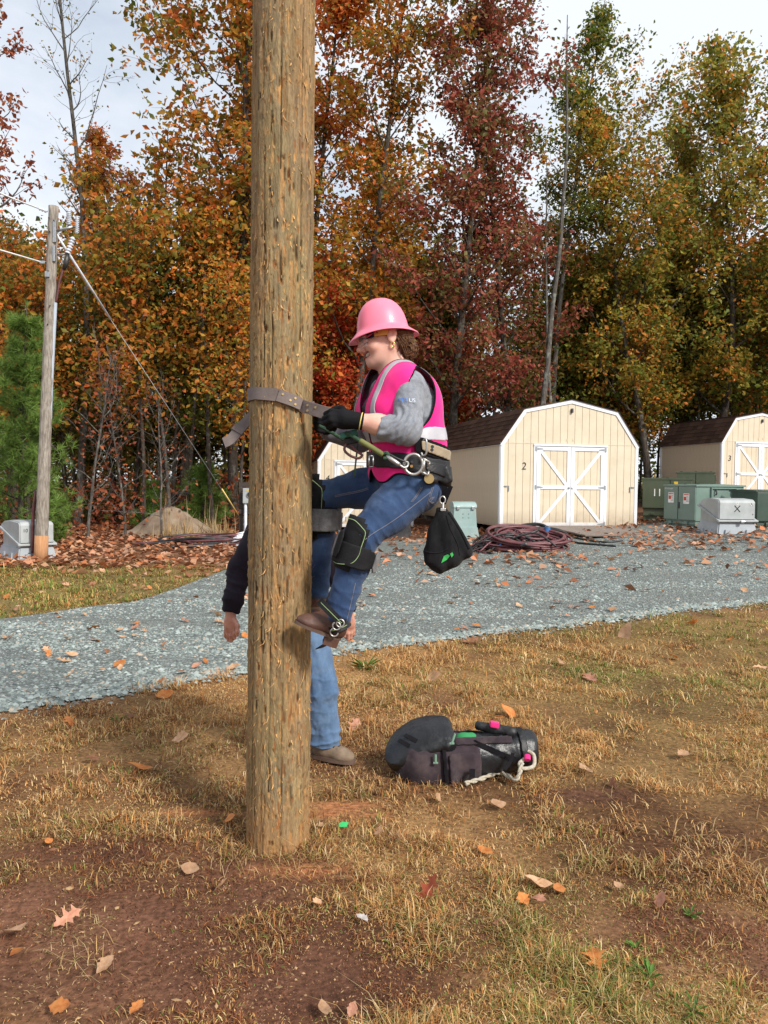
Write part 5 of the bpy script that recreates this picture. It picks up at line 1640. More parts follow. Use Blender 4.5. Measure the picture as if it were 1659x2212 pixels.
dens = lambda z: 1.0
for k in range(4600):
    z0 = rs.uniform(0.02, plen); t0 = rs.uniform(0, 2 * np.pi)
    w = rs.uniform(0.0022, 0.0062) / R0; l = rs.gamma(2.0, 0.0085) + 0.006
    kind = rs.uniform() ** 1.25
    if rs.uniform() > 0.35 + 1.1 * max(0.0, 0.45 + 1.5 * float(vnoise(z0 * 2.6, t0 * 1.7, 0.0, 33))):
        continue
    sl = rs.normal(0, 0.03)
    i0, i1 = int((z0 - l) / dz_), int((z0 + l) / dz_) + 1
    i0, i1 = max(0, i0), min(NZ - 1, i1)
    jw = int(w / dth) + 2; jc = int(t0 / dth)
    jj = (np.arange(jc - jw, jc + jw + 1)) % NA
    zz = (za[i0:i1 + 1] - z0)[:, None] / l
    tt2 = ((np.arange(jc - jw, jc + jw + 1) * dth - t0)[None, :] - sl * zz * l / R0) / w
    m = np.clip(1 - np.abs(tt2) ** 1.6 - np.abs(zz) ** 3, 0, 1) ** 0.5
    ix = np.ix_(np.arange(i0, i1 + 1), jj)
    if kind < 0.46:       # gouge showing fresh or reddish wood
        disp[ix] -= m * rs.uniform(0.002, 0.0055)
        cc_ = fresh * rs.uniform(0.6, 1.25) if rs.uniform() < 0.62 else redw * rs.uniform(0.7, 1.2)
        a = (m * 0.9)[..., None]; col[ix] = col[ix] * (1 - a) + cc_ * a
    elif kind < 0.80:     # raised flake, ends lifting
        lift = np.clip(zz * rs.choice([-1, 1]) * 0.5 + 0.6, 0, 1)
        disp[ix] += m * lift * rs.uniform(0.002, 0.0065)
        a = (m * 0.8)[..., None]; col[ix] = col[ix] * (1 - a) + (fresh * 0.75 * rs.uniform(0.6, 1.3) + 0.02) * a
    else:                 # dark slot
        disp[ix] -= m * rs.uniform(0.003, 0.008)
        a = (m * 0.9)[..., None]; col[ix] = col[ix] * (1 - a) + dark * rs.uniform(0.3, 0.9) * a
# long flaking strips of the outer wood
for k in range(260):
    z0 = rs.uniform(0.1, plen); t0 = rs.uniform(0, 2 * np.pi); w = rs.uniform(0.004, 0.013) / R0; l = rs.uniform(0.04, 0.17)
    i0, i1 = max(0, int((z0 - l) / dz_)), min(NZ - 1, int((z0 + l) / dz_) + 1)
    jw = int(w / dth) + 2; jc = int(t0 / dth); jj = (np.arange(jc - jw, jc + jw + 1)) % NA
    zz = (za[i0:i1 + 1] - z0)[:, None] / l
    wob = 0.35 * vnoise(zz * 3 + k, 0.5, 0.0, 5)
    tt2 = (np.arange(jc - jw, jc + jw + 1) * dth - t0)[None, :] / w + wob
    m = np.clip(1.25 - np.abs(tt2) ** 3 - np.abs(zz) ** 6, 0, 1)
    ix = np.ix_(np.arange(i0, i1 + 1), jj)
    up_ = rs.uniform() < 0.5
    disp[ix] += m * (rs.uniform(0.001, 0.003) if up_ else -rs.uniform(0.001, 0.0035))
    tone = (np.array([0.36, 0.27, 0.155]) if up_ else np.array([0.40, 0.24, 0.115])) * rs.uniform(0.55, 1.15)
    a = (m * rs.uniform(0.35, 0.75))[..., None]; col[ix] = col[ix] * (1 - a) + tone * a
# long drying checks
for (t0, zlo, zhi) in ((4.55, 0.3, 2.4), (4.95, 0.0, 1.3), (4.25, 0.9, 3.0), (5.5, 2.2, 4.4), (4.8, 2.9, 4.6), (3.9, 0.2, 1.6), (1.5, 0.2, 3), (0.5, 1, 4)):
    c_ = t0 + 0.03 * np.sin(ZZ * 2.1 + t0) + 0.012 * vnoise(ZZ * 9, t0 * 3, 0, 4)
    d_ = np.abs((TH - c_ + np.pi) % (2 * np.pi) - np.pi) * R0
    m = np.clip(1 - d_ / 0.003, 0, 1) * ((ZZ > zlo) & (ZZ < zhi))
    disp -= 0.009 * m
    a = m[..., None] * 0.9; col = col * (1 - a) + dark * 0.35 * a
# clay staining near the foot
ft = np.clip(1 - ZZ / 0.28, 0, 1)[..., None] * (0.4 + 0.6 * np.clip(0.5 + cn(20, 8, 9), 0, 1)[..., None])
col = col * (1 - 0.75 * ft) + np.array([0.42, 0.19, 0.075]) * 0.75 * ft
col = col * np.array([0.90, 0.85, 0.76])
rad = pole_r(ZZ) + disp
Vp = pb0 + pdir * ZZ[..., None] + (np.cos(TH)[..., None] * pu + np.sin(TH)[..., None] * pv) * rad[..., None]
V = Vp.reshape(-1, 3) - pb0
I = np.arange(NA * NZ).reshape(NZ, NA)
F = np.stack([I[:-1], np.roll(I[:-1], -1, 1), np.roll(I[1:], -1, 1), I[1:]], -1).reshape(-1, 4)
M_pole = tint_mat('hacked_pine_pole', rough=0.85, bump=0.5, bscale=60, nvar=0.2, spec=0.05, stretch=(4, 4, 0.8))
root = thing('climbing_pole', pb0, 'thick rough wooden climbing pole, bark hacked by climbing spikes', 'utility pole')
link('shaft', mesh_np('shaft', V, F, colors=np.clip(col.reshape(-1, 3), 0.008, 1), smooth=False, mats=[M_pole]), root)
# splinters curling off the wood: one uncountable mass
rs = np.random.RandomState(78)
Vs, Fs, Cs = [], [], []
for k in range(2600):
    z0 = rs.uniform(0.1, plen - 0.1); t0 = rs.uniform(0, 2 * np.pi); l = rs.gamma(2.2, 0.008) + 0.008; w = rs.uniform(0.0008, 0.0026)
    rd = np.cos(t0) * pu + np.sin(t0) * pv; tg = -np.sin(t0) * pu + np.cos(t0) * pv
    p = pb0 + pdir * z0 + rd * (pole_r(z0) - 0.001)
    s = rs.choice([-1, 1], p=[0.7, 0.3]); out = rs.uniform(0.1, 0.6); side = rs.normal(0, 0.25)
    q = p + (pdir * s + rd * out * 0.5 + tg * side) * l * 0.5; e_ = p + (pdir * s * 0.8 + rd * out + tg * side * 1.8) * l
    b = len(Vs) * 5
    Vs.append([p - tg * w, p + tg * w, q + tg * w, q - tg * w, e_]); Fs.append((b, b + 1, b + 2, b + 3)); 
    c_ = fresh * rs.uniform(0.5, 1.3); Cs += [c_] * 5
Vs = np.array(Vs).reshape(-1, 3) - pb0
Fq = np.array(Fs); Ft = np.stack([Fq[:, 3], Fq[:, 2], Fq[:, 2] + 2], 1); Ft[:, 2] = Fq[:, 0] + 4
o = link('splinters', mesh_np('splinters', Vs, [Fq, Ft], colors=np.array(Cs), mats=[M_pole]), root)
o['kind'] = 'stuff'
# ------------------------------------------------------------------ clothing and skin materials
def skin_mat(name, c1, c2):
    m = pmat(name, c1, c2, scale=14, rough=0.48, bump=0.06, bscale=300, spec=0.4)
    b = m.node_tree.nodes['Principled BSDF']
    b.inputs['Subsurface Weight'].default_value = 0.25
    b.inputs['Subsurface Radius'].default_value = (0.012, 0.005, 0.003)
    b.inputs['Subsurface Scale'].default_value = 0.6
    return m
M_skin = skin_mat('fair_skin', (0.68, 0.37, 0.285), (0.78, 0.46, 0.365))
M_lip = skin_mat('lips', (0.42, 0.15, 0.13), (0.50, 0.20, 0.17))
M_hand = skin_mat('weathered_skin', (0.44, 0.20, 0.145), (0.56, 0.29, 0.21))
M_tooth = pmat('teeth', (0.72, 0.69, 0.62), rough=0.3, scale=30)
M_hair = pmat('brown_hair', (0.030, 0.013, 0.006), (0.19, 0.088, 0.036), scale=4, stretch=(30, 14, 40), rough=0.5, bump=0.5, bscale=8, bstretch=(30, 12, 40), spec=0.25)
M_pinkhat = pmat('pink_hard_hat_plastic', (0.84, 0.20, 0.30), (0.90, 0.245, 0.345), scale=3, rough=0.42, spec=0.4, coat=0.08, bump=0.03, bscale=9)
def fabric(name, c1, c2, rough=0.9, sc=5, weave=420, bump=0.25, sheen=0.15, dirt=None):
    return pmat(name, c1, c2, scale=sc, rough=rough, bump=bump, bscale=weave, sheen=sheen, spec=0.15, dirt=dirt)
M_vest = fabric('hot_pink_vest', (0.82, 0.015, 0.20), (0.90, 0.030, 0.26), rough=0.75, bump=0.1)
M_reflect = pmat('silver_reflective_tape', (0.36, 0.35, 0.39), (0.47, 0.46, 0.50), scale=6, rough=0.42, bump=0.05, bscale=200)
M_piping = fabric('black_binding', (0.006, 0.005, 0.007), (0.014, 0.013, 0.016), sheen=0.0)
M_shirt = fabric('heather_grey_jersey', (0.19, 0.205, 0.235), (0.28, 0.298, 0.335), sc=40, weave=500, dirt=((0.13, 0.14, 0.16), 0.6, 120))
def denim(name, c1, c2, fade):
    return pmat(name, c1, c2, scale=3.2, rough=0.85, bump=0.35, bscale=380, spec=0.15, dirt=(fade, 0.45, 9), sheen=0.1, lo=0.3, hi=0.72)
M_denim = denim('dark_blue_denim', (0.014, 0.030, 0.085), (0.060, 0.112, 0.225), (0.13, 0.195, 0.32))
M_denim2 = denim('faded_blue_denim', (0.060, 0.115, 0.215), (0.14, 0.225, 0.36), (0.24, 0.33, 0.46))
M_thread = pmat('tan_stitching', (0.20, 0.19, 0.22), rough=0.8)
M_lime = pmat('lime_stitching', (0.30, 0.45, 0.20), rough=0.8)
M_glove = fabric('black_knit_glove', (0.005, 0.005, 0.006), (0.012, 0.012, 0.014), rough=0.8, weave=260, bump=0.5, sheen=0.0)
M_cuff = pmat('yellow_glove_hem', (0.62, 0.50, 0.14), rough=0.8)
M_leather = pmat('black_leather', (0.007, 0.007, 0.008), (0.018, 0.0185, 0.021), scale=9, rough=0.45, bump=0.25, bscale=90, spec=0.35, dirt=((0.07, 0.07, 0.074), 0.35, 14))
M_nubuck = pmat('black_nubuck_pad', (0.008, 0.008, 0.009), (0.018, 0.018, 0.020), scale=10, rough=0.85, bump=0.3, bscale=150, spec=0.2)
M_felt = fabric('grey_felt', (0.11, 0.11, 0.115), (0.21, 0.21, 0.215), sc=30, weave=150, bump=0.6)
M_tanpad = fabric('tan_webbing_pad', (0.27, 0.21, 0.14), (0.40, 0.33, 0.235), sc=8, weave=300)
M_boot = pmat('brown_boot_leather', (0.060, 0.026, 0.017), (0.12, 0.056, 0.038), scale=8, rough=0.6, bump=0.2, bscale=60, dirt=((0.17, 0.11, 0.085), 0.4, 10))
M_sole = pmat('boot_sole_edge', (0.085, 0.048, 0.033), (0.13, 0.082, 0.06), rough=0.75, scale=12)
M_jacket = fabric('dark_plum_black_canvas', (0.010, 0.007, 0.012), (0.020, 0.015, 0.024), sc=6, weave=350, sheen=0.05)
M_jacket2 = fabric('faded_plum_lining', (0.065, 0.040, 0.050), (0.10, 0.065, 0.078), sc=6, weave=350)
M_shoe = pmat('tan_work_shoe', (0.13, 0.085, 0.055), (0.24, 0.175, 0.12), scale=10, rough=0.85, bump=0.3)
M_strap = pmat('brown_rubber_strap', (0.125, 0.096, 0.088), (0.19, 0.152, 0.14), scale=12, rough=0.75, bump=0.2, bscale=120, dirt=((0.22, 0.18, 0.16), 0.35, 9))
M_brass = pmat('brass', (0.55, 0.40, 0.18), rough=0.35, metallic=0.9)
M_gold = pmat('gold', (0.75, 0.42, 0.14), rough=0.25, metallic=0.95)
M_alloy = pmat('forged_alloy', (0.46, 0.45, 0.43), rough=0.35, metallic=0.75, scale=20, bump=0.1)
M_rope = pmat('green_rope', (0.018, 0.055, 0.030), (0.05, 0.12, 0.065), scale=60, rough=0.85, bump=0.8, bscale=200)
M_sleeve = pmat('olive_rope_sleeve', (0.10, 0.115, 0.030), (0.17, 0.18, 0.055), scale=14, rough=0.7)
M_grab = pmat('green_anodised_grab', (0.030, 0.15, 0.11), (0.05, 0.21, 0.16), rough=0.45, metallic=0.3)
M_headband = pmat('amber_headband', (0.62, 0.34, 0.055), (0.72, 0.42, 0.09), rough=0.5)
M_navy = fabric('navy_sweatband', (0.012, 0.012, 0.05), (0.025, 0.025, 0.08))

def glass_mat():
    m, nt, b, out = new_mat('clear_lens')
    b.inputs['Base Color'].default_value = (0.9, 0.85, 0.86, 1); b.inputs['Roughness'].default_value = 0.05
    b.inputs['Alpha'].default_value = 0.22
    return m
M_lens = glass_mat()

DW = 3.34
def W(px, py, dd=0.0):
    return P(px, py, DW + dd)
MW = DW / FPX
def solidify(o, t, off=1.0):
    md = o.modifiers.new('thickness', 'SOLIDIFY'); md.thickness = t; md.offset = off
    return o
def zline(a, b):
    """height as a linear function of x through two pixels"""
    A, B = W(*a), W(*b)
    return lambda x: A[2] + (x - A[0]) * (B[2] - A[2]) / (B[0] - A[0])
def border_loops(F):
    E = np.vstack([F[:, [i, (i + 1) % F.shape[1]]] for i in range(F.shape[1])])
    key = np.sort(E, 1); _, inv, cnt = np.unique(key, axis=0, return_inverse=True, return_counts=True)
    E = E[cnt[inv.ravel()] == 1]
    nxt = {}
    for a, b in E: nxt.setdefault(int(a), []).append(int(b))
    loops = []
    while nxt:
        s = next(iter(nxt)); cur = s; lp = []
        while cur in nxt:
            lp.append(cur); n_ = nxt[cur].pop()
            if not nxt[cur]: del nxt[cur]
            cur = n_
            if cur == s: break
        if len(lp) > 3: loops.append(lp)
    return loops
def smooth_border(V, F, it=8):
    V = V.copy(); loops = border_loops(F)
    for lp in loops:
        i = np.array(lp); q = V[i]
        for _ in range(it): q = 0.5 * q + 0.25 * (np.roll(q, 1, 0) + np.roll(q, -1, 0))
        V[i] = q
    return V, loops
def fc(V, F):
    return V[F].mean(1)
def wrinkle(V, F, amp, f):
    return V + vnormals(V, F) * (amp * f(V))[:, None]
def creases(V, a, b, freq, seed):
    """folds running across the limb a-b: bands along its length broken up by noise"""
    a = np.asarray(a); b = np.asarray(b); d = (b - a) / np.linalg.norm(b - a)
    t = (V - a) @ d
    n = fbm(V[:, 0] * 9, V[:, 1] * 9, V[:, 2] * 9, 3, seed)
    sn = np.sin((t * freq + n * 5.0) * 0.5)
    return (2.0 * (1 - np.abs(sn)) ** 1.4 - 0.75) * (0.55 + 0.9 * fbm(V[:, 0] * 14, V[:, 1] * 14, V[:, 2] * 14, 2, seed + 5))

from mathutils.bvhtree import BVHTree
def drape(me, V, F, off, direction=(0, 1, 0)):
    """press a flat mesh (world coordinates) on the surface V, F along a direction"""
    bvh = BVHTree.FromPolygons([tuple(v) for v in V], [tuple(int(i) for i in f) for f in F])
    d = Vector(direction).normalized()
    for v in me.vertices:
        hit = bvh.ray_cast(v.co - d * 0.5, d)
        if hit[0] is not None:
            v.co = hit[0] - d * off
def text_world(body, name, parent, origin, c, ux, uy, size, mat, V, F, off=0.0015):
    cu = bpy.data.curves.new(name, 'FONT'); cu.body = body; cu.size = size; cu.align_x = 'LEFT'; cu.align_y = 'CENTER'; cu.resolution_u = 3
    tmp = bpy.data.objects.new('tmp', cu); me = bpy.data.meshes.new_from_object(tmp)
    bpy.data.objects.remove(tmp); bpy.data.curves.remove(cu)
    c = np.asarray(c, float); ux = np.asarray(ux, float); uy = np.asarray(uy, float)
    for v in me.vertices:
        v.co = Vector(c + v.co.x * ux + v.co.y * uy)
    drape(me, V, F, off)
    for v in me.vertices: v.co -= Vector(origin)
    me.materials.clear(); me.materials.append(mat)
    return link(name, me, parent)

# ================================================================== the climber
wroot_p = W(735, 1405, -0.16)
climber = thing('person', wroot_p, 'climber in pink hard hat and pink vest on the pole, smiling, head bent down', 'person')
OW = np.array(climber.location)
Tf = np.array([-0.906, -0.42, 0.0]); Ts = np.array([0.42, -0.906, 0.0]); Tu = np.array([0, 0, 1.0])
Qt = np.stack([Tf, Ts, Tu], 1)
# ---- head frame
ha = R(15)
hf = np.array([-math.cos(ha), -0.14, -math.sin(ha)]); hf /= np.linalg.norm(hf)
hu = np.array([-math.sin(ha), 0, math.cos(ha)]); hu = hu - hf * (hu @ hf); hu /= np.linalg.norm(hu)
hs = -np.cross(hf, hu)
Qh = np.stack([hf, hs, hu], 1)
HO = W(841, 730, 0.0)
def Hd(f, s, u): return HO + (hf * f + hs * s + hu * u) * 1.03
fld = Field(W(760, 850, 0)[0:3] * 0 + np.minimum(W(755, 830, -0.15), W(900, 830, -0.15)), np.maximum(W(905, 660, 0.15), W(755, 660, 0.15)), 0.003)
fld.ell(Hd(0.010, 0, 0.032), (0.083, 0.073, 0.072), 0.0, Qh)
fld.ell(Hd(0.068, 0, 0.045), (0.046, 0.060, 0.050), 0.03, Qh)
fld.ell(Hd(0.055, 0, -0.025), (0.066, 0.058, 0.078), 0.03, Qh)
for s in (-1, 1):
    fld.ell(Hd(0.078, s * 0.040, -0.026), (0.034, 0.026, 0.030), 0.02, Qh)
    fld.cone(Hd(0.012, s * 0.054, -0.050), Hd(0.090, s * 0.014, -0.086), 0.020, 0.015, 0.03)
    fld.ell(Hd(0.096, s * 0.030, 0.022), (0.022, 0.028, 0.010), 0.012, Qh)
fld.ell(Hd(0.099, 0, -0.086), (0.020, 0.021, 0.018), 0.018, Qh)
fld.ell(Hd(0.048, 0, -0.080), (0.056, 0.046, 0.028), 0.03, Qh)
fld.cone(Hd(0.116, 0, 0.014), Hd(0.134, 0, -0.020), 0.009, 0.011, 0.012)
fld.ell(Hd(0.135, 0, -0.022), (0.013, 0.013, 0.011), 0.008, Qh)
for s in (-1, 1):
    fld.ell(Hd(0.123, s * 0.012, -0.027), (0.011, 0.009, 0.009), 0.006, Qh)
    fld.ell(Hd(0.122, s * 0.034, 0.004), (0.014, 0.018, 0.010), 0.010, Qh, sub=True)
    fld.ell(Hd(0.101, s * 0.033, 0.003), (0.016, 0.017, 0.013), 0.004, Qh)
    fld.cone(Hd(0.116, s * 0.004, -0.043), Hd(0.088, s * 0.036, -0.036), 0.009, 0.006, 0.008)
    fld.cone(Hd(0.112, s * 0.004, -0.068), Hd(0.090, s * 0.034, -0.050), 0.009, 0.006, 0.008)
    fld.ell(Hd(0.078, s * 0.052, -0.024), (0.022, 0.016, 0.018), 0.014, Qh)       # smiling cheek
    for q in range(6):
        t = q / 5
        fld.ell(Hd(0.124 - 0.030 * t, s * 0.036 * t, -0.0555 + 0.012 * t), (0.020, 0.008, 0.0085 - 0.004 * t), 0.002, Qh, sub=True)
    fld.cone(Hd(0.112, s * 0.022, -0.030), Hd(0.082, s * 0.047, -0.052), 0.004, 0.003, 0.006, sub=True)  # smile line
    fld.ell(Hd(0.0, s * 0.077, -0.002), (0.022, 0.010, 0.035), 0.005, np.stack([hf * 0.94 + hu * 0.34, hs, hu * 0.94 - hf * 0.34], 1))
    fld.ell(Hd(0.003, s * 0.090, 0.004), (0.012, 0.008, 0.020), 0.003, Qh, sub=True)
    fld.ell(Hd(0.006, s * 0.078, -0.030), (0.008, 0.006, 0.009), 0.005, Qh)
NB = W(850, 815, 0.0)
fld.cone(Hd(0.002, 0, -0.035), NB, 0.056, 0.062, 0.03)
fld.cone(Hd(-0.02, 0, -0.02), NB + np.array([0.02, 0, 0]), 0.045, 0.062, 0.03)
Vh, Fh = fld.nets(0, 1)
ch = (fc(Vh, Fh) - HO) @ Qh / 1.03
lipm = (((np.abs(ch[:, 2] + 0.056 - 0.012 * np.clip(np.abs(ch[:, 1]) / 0.036, 0, 1)) < 0.014) & (ch[:, 0] > 0.094 - 0.2 * np.abs(ch[:, 1]) + 0.012) & (np.abs(ch[:, 1]) < 0.037) & (ch[:, 2] < -0.037 + 0.25 * np.abs(ch[:, 1]))))
browm = (np.abs(ch[:, 2] - 0.026) < 0.005) & (np.abs(np.abs(ch[:, 1]) - 0.036) < 0.022) & (ch[:, 0] > 0.085)
lash = (np.abs(ch[:, 2] + 0.007) < 0.0026) & (np.abs(np.abs(ch[:, 1]) - 0.034) < 0.017) & (ch[:, 0] > 0.093)
# ---- arms of the body (skin), one continuous body with neck and torso below the clothes
SH_N = W(884, 834, -0.15); EL_N = W(880, 930, -0.23); WR_N = W(776, 909, -0.235)
SH_F = W(824, 834, 0.16); EL_F = W(778, 950, 0.20); WR_F = W(704, 930, 0.13)
bf = Field(np.min([W(670, 1130, -0.35), W(1000, 1130, -0.35)], 0), np.max([W(1000, 790, 0.32), W(670, 790, 0.32)], 0), 0.008)
def torso(F_, k=0.04, arms=False):
    F_.ell(W(856, 848), (0.105, 0.160, 0.090), 0.0, Qt)
    F_.ell(W(862, 890), (0.125, 0.168, 0.120), k, Qt)
    F_.ell(W(862, 892) + Tf * 0.075 + Ts * 0.065, (0.070, 0.075, 0.068), k, Qt)
    F_.ell(W(862, 892) + Tf * 0.075 - Ts * 0.065, (0.070, 0.075, 0.068), k, Qt)
    F_.ell(W(876, 955), (0.128, 0.160, 0.120), k, Qt)
    F_.ell(W(877, 1008), (0.130, 0.166, 0.100), k, Qt)
    F_.ell(W(882, 1048), (0.130, 0.170, 0.088), k, Qt)
    F_.cone(W(852, 812), W(852, 835), 0.062, 0.075, k)
    F_.cone(W(852, 825), SH_N + np.array([0, 0.02, 0]), 0.055, 0.058, k)
    F_.cone(W(852, 825), SH_F, 0.055, 0.058, k)
    return F_
torso(bf)
for (a, b, c) in ((SH_N, EL_N, WR_N), (SH_F, EL_F, WR_F)):
    bf.cone(a, b, 0.052, 0.046, 0.03); bf.cone(b, c, 0.050, 0.043, 0.02)
    bf.ell(b * 0.40 + c * 0.60, (0.054, 0.050, 0.052), 0.03)
Vb, Fb = bf.nets(-0.010, 2)
Vall = np.vstack([Vh, Vb]); Fall = np.vstack([Fh, Fb + len(Vh)])
fm = np.concatenate([np.where(lipm, 1, np.where(browm | lash, 2, 0)), np.zeros(len(Fb), int)])
body = soft('body', Vall, Fall, None, climber, OW, fmat=fm, mats=[M_skin, M_lip, M_hair])
tf_ = Field(Hd(0.10, 0, -0.056) - 0.06, Hd(0.10, 0, -0.056) + 0.06, 0.002)
for q in range(-5, 6):
    s = q / 5
    tf_.ell(Hd(0.110 - 0.020 * s * s, s * 0.031, -0.050 + 0.010 * s * s), (0.006, 0.0042, 0.0062), 0.0005, Qh)
Vt, Ft = tf_.nets(0, 0); soft('teeth', Vt, Ft, M_tooth, climber, OW)
bfm, bbk = W(751, 738), W(904, 718)
hx = (bfm - bbk); hlen = np.linalg.norm(hx); hx /= hlen
hz = np.array([-hx[2], 0, hx[0]]); hz = hz if hz[2] > 0 else -hz
hy = -np.cross(hx, hz)            # towards the camera for the climber's left
if hy[1] > 0: hy = -hy
hx2 = hx * 0.99 + hy * 0.12; hx2 /= np.linalg.norm(hx2); hy = hy - hx2 * (hy @ hx2); hy /= np.linalg.norm(hy)
HC = (bfm + bbk) / 2
A_ = hlen / 2
# hair: cap under the hat, nape and low bun
hfld = Field(np.min([W(825, 815, -0.13), W(915, 815, -0.13)], 0), np.max([W(915, 680, 0.13), W(825, 680, 0.13)], 0), 0.003)
hfld.ell(Hd(-0.018, 0, 0.035), (0.094, 0.083, 0.080), 0.0, Qh)
hfld.cone(Hd(-0.045, 0.02, -0.01), W(868, 765, -0.01), 0.055, 0.036, 0.02)
hfld.ell(W(880, 757, -0.015), (0.046, 0.045, 0.043), 0.012)
hfld.ell(W(889, 752, -0.03), (0.026, 0.028, 0.03), 0.008)
hfld.ell(W(877, 776, -0.02), (0.022, 0.026, 0.024), 0.008)
hfld.cone(Hd(0.03, 0.070, 0.035), Hd(-0.04, 0.066, 0.0), 0.012, 0.018, 0.01)
hfld.cone(Hd(0.030, 0.071, 0.035), Hd(0.026, 0.073, 0.004), 0.006, 0.002, 0.004)
Vq, Fq_ = hfld.nets(0, 1)
rel = Vq - W(880, 757, -0.015)
ang = np.arctan2(rel[:, 2], rel[:, 0])
bun = np.clip(1.5 - np.linalg.norm(rel, axis=1) / 0.055, 0, 1)
Vq = Vq + vnormals(Vq, Fq_) * ((0.0035 * np.sin(ang * 7 + 60 * np.linalg.norm(rel, axis=1) + 3 * vnoise(Vq[:, 0] * 40, Vq[:, 1] * 40, Vq[:, 2] * 40)) * bun) + (1 - bun) * 0.002 * np.sin((Vq @ hu) * 420 + 4 * vnoise(Vq[:, 0] * 30, Vq[:, 1] * 30, Vq[:, 2] * 30)))[:, None]
cq = (fc(Vq, Fq_) - HO) @ Qh / 1.03
hair_ok = (((fc(Vq, Fq_) - HC) @ hz) < 0.004) & ~((cq[:, 0] > 0.034) | ((cq[:, 0] > -0.015) & (cq[:, 2] < 0.028) & (np.abs(cq[:, 1]) < 0.2) & (cq[:, 0] > -0.018 + 0.0 * cq[:, 2]) & ~((cq[:, 0] > 0.018) & (cq[:, 2] > 0.0))))
Vq2, Fq2 = keep_faces(Vq, Fq_, hair_ok)
hair = soft('hair', Vq2, Fq2, M_hair, climber, OW)
rsh = np.random.RandomState(21); g = G()
bc = W(880, 757, -0.02)
for k in range(70):          # combed strands from hat rim to the bun
    t = rsh.uniform(0, 1)
    st = Hd(-0.014 - 0.058 * t, 0.078 - 0.040 * t, 0.012 - 0.02 * rsh.uniform()) 
    en = bc + np.array([-0.012 + rsh.normal(0, 0.014), -0.035 + rsh.normal(0, 0.006), rsh.normal(0, 0.016)])
    md = st * 0.5 + en * 0.5 + np.array([0.006, -0.014 - 0.006 * rsh.uniform(), -0.012 * (1 - t) + rsh.normal(0, 0.003)])
    g.tube(spline([st, md, en], 8), [0.0016] * 7 + [0.0008], 4)
for k in range(80):          # bun: loops lying round it
    a0 = rsh.uniform(0, 6.28); ln = rsh.uniform(1.2, 3.0); r_ = rsh.uniform(0.012, 0.047)
    aa_ = np.linspace(a0, a0 + ln, 9); yy = -np.sqrt(np.clip(0.050 ** 2 - r_ ** 2, 0.0001, 1))
    g.tube(np.stack([bc[0] + r_ * 1.02 * np.cos(aa_), np.full(9, bc[1] + 0.004) + yy + rsh.normal(0, 0.0015), bc[2] + r_ * 0.95 * np.sin(aa_)], 1), 0.0018, 4)
for k in range(9):           # loose wisps
    st = W(872 + rsh.uniform(0, 10), 772, -0.05); g.tube(spline([st, st + np.array([0.006, -0.005, -0.022]), st + np.array([rsh.uniform(-0.004, 0.03), 0, -0.045 * rsh.uniform(0.5, 1.2)])], 7), 0.0007, 3)
link('hair_strands', g.mesh('hair_strands', M_hair, smooth=True, origin=OW), hair)
g = G()
er = Hd(0.008, 0.079, -0.044)
aa = np.linspace(0, 2 * np.pi, 17)
g.tube(np.stack([er + hf * 0.009 * np.cos(t) + hu * 0.011 * np.sin(t) + hs * 0.002 for t in aa]), 0.0024, 6, cap=False)
link('earring', g.mesh('earring', M_gold, smooth=True, origin=OW), climber)
# ---- glasses
gl = link('safety_glasses', None, climber)
for s in (1, -1):
    g = G().tube(spline([Hd(0.012, s * 0.080, 0.026), Hd(0.05, s * 0.076, 0.024), Hd(0.088, s * 0.068, 0.017), Hd(0.104, s * 0.060, 0.012)], 10), [0.0022] * 6 + [0.004] * 4, 6)
    link('temple_arm', g.mesh('temple_arm', pmat('rose_plastic', (0.45, 0.06, 0.09), rough=0.3), smooth=True, origin=OW), gl)
V_, F_ = [], []
for i in range(13):
    a = -1.1 + 2.2 * i / 12
    for v in (0.022, 0.006, -0.010, -0.024):
        V_.append(Hd(0.080 + 0.058 * math.cos(a), 0.068 * math.sin(a) / math.sin(1.1), v + 0.004 - 0.004 * abs(a)))
for i in range(12):
    for j in range(3):
        F_.append((i * 4 + j, i * 4 + j + 1, i * 4 + j + 5, i * 4 + j + 4))
soft('lens', np.array(V_), np.array(F_), M_lens, gl, OW)
# ---- hard hat
hat = link('hard_hat', None, climber)
prof = [(0.0, 0.164), (0.015, 0.1635), (0.030, 0.161), (0.055, 0.150), (0.075, 0.133), (0.090, 0.111), (0.100, 0.0875), (0.1065, 0.062), (0.1095, 0.044), (0.1115, 0.034), (0.118, 0.027), (0.134, 0.017), (0.150, 0.008), (0.153, 0.004), (0.152, 0.001),
        (0.134, 0.013), (0.116, 0.022), (0.1075, 0.029), (0.104, 0.042), (0.097, 0.080), (0.073, 0.128), (0.030, 0.156), (0.0, 0.159)]
NPH = 72
V_ = []
for (r_, z_) in prof:
    for k in range(NPH):
        p = 2 * math.pi * k / NPH
        c_, s_ = math.cos(p), math.sin(p)
        e_ = max(0.0, (r_ - 0.105) / 0.048)
        sc = A_ / 0.153
        zz = z_ - e_ * (0.018 * c_ * c_ * (1.0 if c_ > 0 else 0.6)) + e_ * 0.006 * s_ * s_
        ridge = 0.003 * math.exp(-((s_ * r_) / 0.012) ** 2) * (1 if z_ > 0.05 else 0)
        xo = -0.002
        V_.append(HC + hx2 * (r_ * c_ * sc + xo) + hy * (r_ * s_ * sc * 0.86) + hz * (zz + ridge))
V_ = np.array(V_); n_ = len(prof)
I = np.arange(n_ * NPH).reshape(n_, NPH)
F_ = np.stack([I[:-1], I[1:], np.roll(I[1:], -1, 1), np.roll(I[:-1], -1, 1)], -1).reshape(-1, 4)
soft('shell', V_, F_, M_pinkhat, hat, OW)
